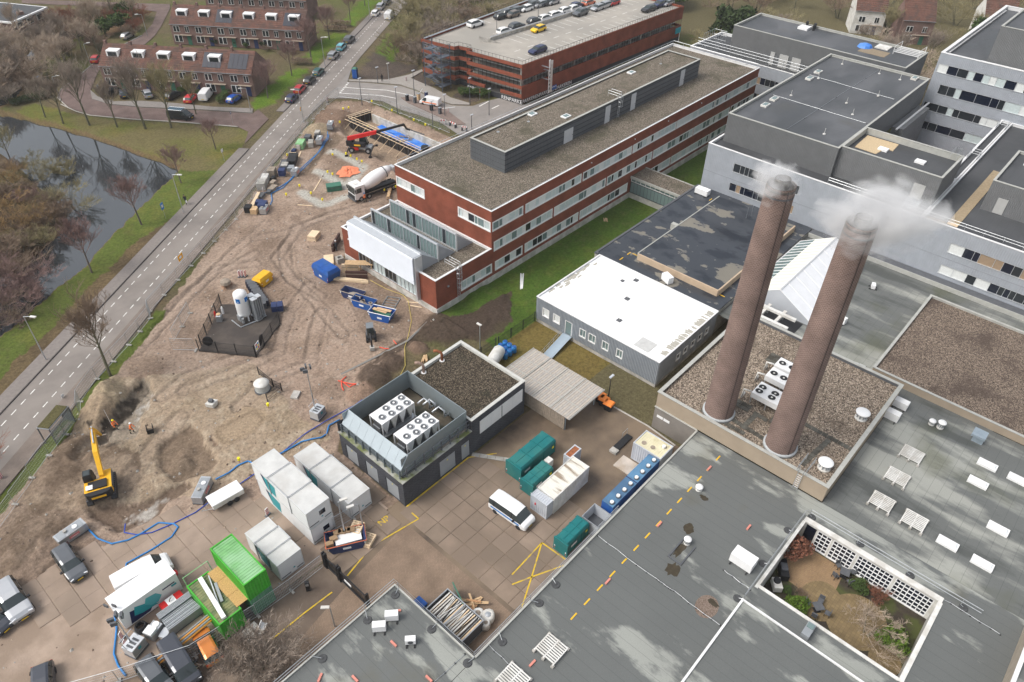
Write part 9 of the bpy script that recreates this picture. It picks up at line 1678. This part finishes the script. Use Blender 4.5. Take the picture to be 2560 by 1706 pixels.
for kk,p,h,tw,l in (('b',(44.13,168.52),8,'grey','slim bare tree at the canal tip, leftmost on the lawn'),('b',(45.29,162.71),9,'grey','bare mossy tree second from the canal tip'),('c',(48.65,158.28),12,'grey','tall mossy bare tree leaning left over the brick street'),('b',(52.05,153.50),9,'grey','thin bare tree in front of the terrace cars'),('c',(55.55,148.64),13,'grey','largest bare tree before the middle of the terrace'),('c',(59.37,145.45),12,'olive','mossy bare tree beside the black rack van'),('b',(66.20,147.84),8,'olive','bare tree growing right behind the black rack van'),('a',(60.39,130.45),6.2,'red','small reddish tree on the lawn corner by the road'),('a',(48.99,122.78),6.8,'red','reddish round crowned tree on the canal bank below the corner lawn'),('a',(37.38,114.43),8.6,'red','reddish tree with open crown over the canal water'),('a',(25.78,106.79),8.6,'red','dense reddish tree leaning over the narrow canal'),('b',(17.21,82.61),11,'brown','bare tree inside the road fence above the spoil'),('w',(-2.2,77.0),6.5,'copper','copper brown tree cut by the left edge beside the bus shelter'),('a',(81.52,144.64),8,'red','street tree nearest the dark blue kerbside car'),('a',(92.98,152.14),8,'red','street tree behind the black kerbside car'),('a',(103.42,159.12),9,'red','street tree above the first clipped hedge'),('a',(114.47,166.33),8.5,'red','street tree between the two clipped hedges'),('a',(127.94,174.88),8,'red','street tree beyond the upper hedge'),('a',(139.79,183.10),8,'red','street tree at the top beside the road'),('w',(31.82,130.09),6.5,'olive','yellow green willow on the island tip'),('w',(22.98,126.23),5,'gold','golden weeping willow on the island'),('w',(8,112),6,'red','reddish bush tree at the lower island shore'),('w',(2,104),7,'red','wide reddish tree over the water at the left edge'),('w',(32.22,143.17),5,'olive','olive shrub tree on the island top'),('t',(27.65,125.21),3.6,'brown','brown thicket on the island by the narrow canal'),('a',(31.42,151.83),7,'olive','olive tree at the upper island edge, left'),('w',(33.32,147.36),5,'olive','pale olive shrub tree at the upper island edge'),('s',(37.03,142.28),4,'olive','pale olive bush at the water by the island'),('t',(8.86,35.76),5.0,'grey','large bare shrub at the bottom edge beside the low roof'),('t',(7.27,36.37),4.6,'grey','bare shrub left of the bottom edge one')): plant(kk,p,h,tw,l)
plant('w',(48.0,-1.6,.02),4.2,'pale','bare spreading courtyard tree'); plant('n',(*(48.59,-3.72),.02),2.2,'bright','clipped round green bush in the courtyard','shrub'); plant('n',(*(46.23,4.23),.02),1.3,'bright','low green shrub at the courtyard edge','shrub',wide=1.3); plant('n',(*(52.35,0.72),.02),1.0,'green','yellow green plants beside the courtyard window','shrub',wide=1.4); plant('s',(*(52.14,-1.10),.02),1.6,'copper','reddish shrub behind the bare courtyard tree','shrub'); plant('s',(*(47.52,4.59),.02),1.0,'brown','brown grass clump beside the round paving','shrub'); plant('n',(*(47.28,5.79),.02),.5,'green','green lawn plant in the courtyard corner','shrub',wide=1.6)
plant('n',(51.4,7.3,.3),2.4,'copper','red climbing plant on the courtyard side wall','shrub')
for i,(x,y) in enumerate(((0,0),(1.5,-1.2),(3,-2.5),(-1.5,1))): p=(113.18,114.06); plant('l',(p[0]+x*.6,p[1]+y*1.1),1.9,'green','dark green laurel bush under the garage letters, %s from the left'%ORD(4-i),'shrub',wide=1.25)
def wood(poly,n,kinds,hs,lab,seed,group):
 rg=random.Random(seed); xs=[p[0] for p in poly]; ys=[p[1] for p in poly]; c=0; pts=[]
 for _ in range(n*30):
  p=(rg.uniform(min(xs),max(xs)),rg.uniform(min(ys),max(ys)))
  if inp(*p,poly) and all(dist(p,q)>2.6 for q in pts): pts.append(p)
  if len(pts)>=n: break
 pts.sort(key=lambda p:p[0]*.66-p[1]*.75)
 for i,p in enumerate(pts): kk,tw=rg.choice(kinds); plant(kk,p,rg.uniform(*hs)*(.55 if kk in 'stl' else 1),tw,lab%ORD(i+1),'tree' if kk not in 'lm' else 'evergreen',group,rg.uniform(.9,1.3))
wood([(119.14,147.92),(129.28,155.40),(149.82,171.69),(170,185),(150,140),(113,135),(120.14,138.15),(115.38,138.74)],46,[('w','olive'),('w','grey'),('b','olive'),('t','olive'),('w','brown'),('t','grey')],(6,8.5),'bare tree or bush in the wood beside the garage, %s from the left',5,'wood beside the garage')
wood([(182,100),(182,140),(300,190),(330,120),(330,50),(225,30),(205,36),(196,60),(166,84),(176,98)],95,[('w','olive'),('c','grey'),('w','brown'),('m','dgreen'),('b','olive'),('w','pale'),('c','brown'),('w','olive'),('m','green')],(7,10),'tree in the wood behind the hospital, %s from the left',6,'wood behind the hospital')
wood([(180,34),(182,66),(214,60),(212,50),(216,30)],20,[('c','grey'),('w','pale'),('b','olive')],(6,9),'tree before the far villas, %s from the left',9,'trees before the villas')
wood([(55.39,223.45),(61.62,217.20),(68.16,215.40),(71.61,213.14),(64.02,194.85),(54.25,185.00),(47.36,183.00),(41.18,180.79),(37.57,189.53)],38,[('b','pale'),('w','pale'),('t','brown'),('b','grey'),('t','grey'),('w','brown')],(6.5,9),'pale bare tree in the canal thicket, %s from the left',7,'canal thicket')
wood([(70.40,230.81),(80.61,227.39),(89.83,221.00),(86.07,208.68),(73.44,199.55),(64.74,194.12),(71.57,216.86)],26,[('s','brown'),('b','pale'),('t','copper'),('l','green'),('t','brown')],(5.5,8),'bare tree or shrub by the upper canal, %s from the left',8,'upper canal scrub')
wood([(22,122),(14,112),(4,110),(-6,118),(8,130),(18,128)],10,[('t','brown'),('s','brown'),('t','red')],(4,6.5),'brown thicket bush on the island, %s from the left',10,'island thicket'); wood([(-6,112),(12,124),(26,140),(30,158),(10,165),(-20,140)],24,[('t','brown'),('w','olive'),('s','brown'),('t','red'),('b','grey')],(5,7.5),'bush or tree in the brown island scrub, %s from the left',21,'island scrub'); wood([(-8,93),(-2,97),(6,103),(2,110),(-8,106)],5,[('w','red'),('a','red')],(6,7.5),'reddish tree over the lower canal, %s from the left',22,'lower canal trees'); wood([(17.09,120.66),(19.31,116.20),(19.00,106.09),(15.17,103.14),(11.67,104.74)],8,[('w','red'),('w','brown')],(5.5,7),'reddish tree crowding the near canal water, %s from the left',23,'near canal trees'); wood([(31.49,150.01),(30.76,137.20),(31.07,130.88),(29.34,123.44),(25.60,120.65),(21.14,117.26),(20.30,122.56),(24.30,137.94)],16,[('t','brown'),('s','brown'),('w','gold'),('t','olive'),('s','red')],(4,6),'shrub along the island shore, %s from the left',24,'island shore shrubs')
wood([(150,172),(170,186),(270,240),(300,200),(185,140)],34,[('w','olive'),('w','brown'),('c','grey'),('t','olive')],(7,9),'bare tree behind the garage under the top edge, %s from the left',12,'trees behind the garage')
wood([(62,172),(60,178),(82,150),(78,147.5)],14,[('s','copper'),('s','brown'),('l','green')],(2.2,3.4),'front garden bush of the terrace, %s from the left',13,'terrace garden bushes'); wood([(90,183),(93,186),(107,166),(103,162)],12,[('s','brown'),('l','green'),('l','dgreen')],(2.5,4),'back garden bush between the terraces, %s from the left',14,'garden bushes between terraces')
def hedge(a,b,w,h,label,tw='brown'):
 rg=random.Random(int(a[0]*10)); L=dist(a,b); mb=MB(); u=Vector((b[0]-a[0],b[1]-a[1],0)).normalized(); v=Vector((-u.y,u.x,0))
 for _ in range(int(L*w*170)):
  p=Vector((*a,0))+u*rg.uniform(0,L)+v*rg.uniform(-w/2,w/2)+Vector((0,0,rg.random()**.5*h)); e=Vector((rg.uniform(-1,1),rg.uniform(-1,1),rg.uniform(-1,1))).normalized()*.12; f=e.cross(Vector((rg.uniform(-1,1),rg.uniform(-1,1),1))).normalized()*.07; mb.add([p-e,p+f,p+e,p-f],[(0,1,2,3)])
 t=thing('hedge',label,'hedge',(*a,0)); mb.build('foliage',TW[tw],t); MB().tube([(*a,.3),(*b,.3)],.12,4).build('stem',bark,t)
hedge((121.38,174.75),(124.91,170.57),1.4,1.5,'clipped brown hedge, upper of the two near the road'); hedge((117.29,172.41),(121.48,167.84),1.4,1.5,'clipped brown hedge, lower of the two near the road'); hedge((97.20,158.17),(100.44,154.37),1.6,1.5,'clipped brown hedge beside the street tree lawn'); hedge((72.23,149.02),(77.09,152.67),1.6,1.4,'clipped green hedge left of the blue car','green'); hedge((41.58,179.55),(49.78,178.78),2,1.2,'low green hedge along the canal thicket','dgreen')
                                                             # ==== people
def pmat(name,bands):
 m,n,l,b=nmat(name); tc=n.new('ShaderNodeTexCoord'); sx=n.new('ShaderNodeSeparateXYZ'); l.new(tc.outputs['Object'],sx.inputs[0]); cr=n.new('ShaderNodeValToRGB'); cr.color_ramp.interpolation='CONSTANT'; mp=n.new('ShaderNodeMath'); mp.operation='DIVIDE'; mp.inputs[1].default_value=1.8; l.new(sx.outputs[2],mp.inputs[0]); l.new(mp.outputs[0],cr.inputs[0]); e=cr.color_ramp.elements; e[0].color=c4(bands[0][1]); e[1].position=bands[1][0]/1.8; e[1].color=c4(bands[1][1])
 for z,c in bands[2:]: q=e.new(z/1.8); q.color=c4(c)
 l.new(cr.outputs[0],b.inputs['Base Color']); b.inputs['Roughness'].default_value=.85; return m
DKc=(.02,.022,.03); SK=(.45,.27,.2); ORc=(.9,.2,.04)
PM={'orange':pmat('worker_clothes',[(0,(.02,.02,.02)),(.12,DKc),(.45,(.75,.7,.4)),(.5,DKc),(.86,ORc),(1.1,(.8,.75,.5)),(1.15,ORc),(1.48,SK)]),'dark':pmat('dark_clothes',[(0,(.02,.02,.02)),(.12,DKc),(.8,(.018,.022,.03)),(1.48,SK)]),'black':pmat('black_coat',[(0,(.015,.015,.015)),(.3,(.012,.012,.014)),(1.6,(.02,.018,.016))])}
def person(p,rz,label,cl,bend=0,hat=None,stride=.12,extra=None,z=None):
 k=K('person',label,'person',(*p,gzm(*p)+.03 if z is None else z),rz); b=bend
 V=[(0,0,.95),(.1*b,0,1.18),(.3*b,0,1.4-.08*b),(.36*b,0,1.5-.1*b),(.42*b,0,1.6-.12*b),(.44*b,0,1.74-.14*b)]; E=[(0,1),(1,2),(2,3),(3,4),(4,5)]; Rr=[.15,.14,.15,.065,.095,.085]
 def chain(start,pts):
  i=start
  for q,r in pts: V.append(q); Rr.append(r); E.append((i,len(V)-1)); i=len(V)-1
 for s in (-1,1):
  chain(2,[((.3*b,s*.2,1.38-.08*b),.075),((.3*b+.05,s*.27,1.1-.05*b),.06),((.3*b+.2+.15*b,s*.24,.9-.05*b),.045),((.3*b+.27+.2*b,s*.22,.84-.05*b),.04)])
  chain(0,[((.0,s*.1,.88),.11),((s*stride+.03,s*.11,.48),.075),((s*stride*1.4-.02,s*.11,.1),.05),((s*stride*1.4+.14,s*.12,.05),.05)])
 me=bpy.data.meshes.new('body'); me.from_pydata(V,E,[]); o=bpy.data.objects.new('body',me); link(o,k.t,False); me.materials.append(PM[cl]); md=o.modifiers.new('skin','SKIN'); sv=me.skin_vertices[0].data
 for i,r in enumerate(Rr): sv[i].radius=(r,r*.85 if i in (1,2) else r)
 sv[0].use_root=True; o.modifiers.new('sub','SUBSURF').levels=1; o.modifiers['sub'].render_levels=1
 hx,hz=.44*b,1.72-.14*b
 if hat: k.a(MB().lathe((hx,0,hz),[(.15,0),(.14,.06),(.08,.13),(.01,.15)],12),'helmet',M[hat],None,True)
 else: k.a(MB().lathe((hx-.01,0,hz-.02),[(.115,0),(.12,.06),(.07,.12),(.01,.135)],10),'hair',M['black'],None,True)
 if extra=='bag': k.a(MB().box(.2,.45,.2,.32,.45,.8),'carrier_bag',M['white'])
 return k
person((13.58,74.17),-1.2,'worker in orange jacket and yellow helmet holding a measuring rod','orange',.35,'lemon'); person((14.67,72.36),-.8,'worker in orange jacket with white helmet standing in the pit','orange',.5,'white'); person((45.71,115.04),-2.4,'walking person in dark clothes carrying a white bag','dark',.15,None,.2,'bag',.1); person((104.89,133.97),1.2,'person in black coat standing by the side road','black',0,None,.05,None,.09); person((67.27,93.88),2.0,'worker in orange jacket and blue helmet beside the mixer truck','orange',.1,'hose'); person((54.39,85.13),.5,'person in dark overalls beside the leaning formwork board','dark',.3,'white')
simple('measuring_rod',MB().tube([(*(13.41,74.22),-.6),(*(13.36,74.27),2.6)],.02,5),M['white'],'thin white measuring rod held by the worker','rod')
def chairset(p,rz,lab):
 k=K('garden_table','dark square garden table in the courtyard, '+lab,'table',(*p,.07),rz); k.a(MB().box(-.45,.45,-.45,.45,.7,.75),'top',M['dgrey']); k.a(MB().box(-.05,.05,-.05,.05,0,.7).box(-.3,.3,-.3,.3,0,.04),'leg',M['black'])
 for i in range(4):
  a=rz+.78+i*1.571; q=(p[0]+.95*math.cos(a),p[1]+.95*math.sin(a)); c=K('garden_chair','dark garden chair at the courtyard table, %s, %s clockwise'%(lab,ORD(i+1)),'chair',(*q,.07),a); c.a(MB().box(-.25,.25,-.25,.25,.42,.47),'seat',M['dgrey']); c.a(MB().box(.2,.26,-.25,.25,.47,.95),'backrest',M['dgrey'])
  for sx in (-.22,.22):
   for sy in (-.22,.22): c.a(MB().box(sx-.02,sx+.02,sy-.02,sy+.02,0,.42),'leg',M['black'])
chairset((52.64,2.41),.2,'near the glazing'); chairset((47.36,2.75),.9,'on the round paving'); bq=K('barbecue','covered barbecue cart in the courtyard corner','barbecue',(*(46.88,6.72),.05),.7); bq.a(MB().box(-.6,.6,-.4,.4,.2,.9),'cart',M['offwhite']); bq.a(MB().cyl((.2,0,.9),.35,.2,n=14),'grill',M['black']); st_=K('cover_heap','black covered furniture along the courtyard side wall','furniture',(*(48.94,7.04),.05),.6); st_.a(MB().box(-1,1,-.4,.4,0,.8),'cover',M['black']); st_.a(MB().box(-.4,.4,-.3,.3,.8,1.05),'cushion',M['dgrey'])
                                                             # ==== steam and haze
def steam(name,loc,scale,rz,dens,nscale,label):
 mb=MB(); mb.lathe((0,0,0),[(.05,-1),(.5,-.87),(.87,-.5),(1,0),(.87,.5),(.5,.87),(.05,1)],16); m=bpy.data.materials.new(name); m.use_nodes=True; n=m.node_tree.nodes; l=m.node_tree.links; n.remove(n['Principled BSDF']); v=n.new('ShaderNodeVolumePrincipled'); v.inputs['Color'].default_value=(.98,.98,.99,1); l.new(v.outputs[0],n['Material Output'].inputs['Volume'])
 tc=n.new('ShaderNodeTexCoord'); ln=n.new('ShaderNodeVectorMath'); ln.operation='LENGTH'; l.new(tc.outputs['Object'],ln.inputs[0]); nz=n.new('ShaderNodeTexNoise'); nz.inputs['Scale'].default_value=nscale; nz.inputs['Detail'].default_value=5; nz.inputs['Distortion'].default_value=.6; l.new(tc.outputs['Object'],nz.inputs['Vector'])
 a=n.new('ShaderNodeMath'); a.operation='SUBTRACT'; l.new(nz.outputs['Fac'],a.inputs[0]); q=n.new('ShaderNodeMath'); q.operation='MULTIPLY'; q.inputs[1].default_value=.55; l.new(ln.outputs['Value'],q.inputs[0]); l.new(q.outputs[0],a.inputs[1]); r=n.new('ShaderNodeMapRange'); r.inputs[1].default_value=.05; r.inputs[2].default_value=.5; r.inputs[4].default_value=dens; l.new(a.outputs[0],r.inputs[0]); l.new(r.outputs[0],v.inputs['Density'])
 o=mb.build(name,m); o.location=loc; o.scale=scale; o.rotation_euler=(0,0,rz); tag(o,label,'steam',kind='stuff')
steam('steam',(59.9,12.7,33.0),(6.0,3.6,4.0),-.85,1.5,1.9,'white steam drifting right from the right chimney top'); steam('steam',(58.7,21.7,33.6),(2.8,2.5,2.2),.7,1.3,2.2,'thin white steam round the left chimney top')
hz=MB().box(-60,420,-40,330,-3,66).build('haze',bpy.data.materials.new('haze')); hm=hz.data.materials[0]; hm.use_nodes=True; hn=hm.node_tree.nodes; hn.remove(hn['Principled BSDF']); hv=hn.new('ShaderNodeVolumePrincipled'); hv.inputs['Color'].default_value=(.93,.95,1,1); hv.inputs['Density'].default_value=.00016; hm.node_tree.links.new(hv.outputs[0],hn['Material Output'].inputs['Volume']); hz['kind']='stuff'
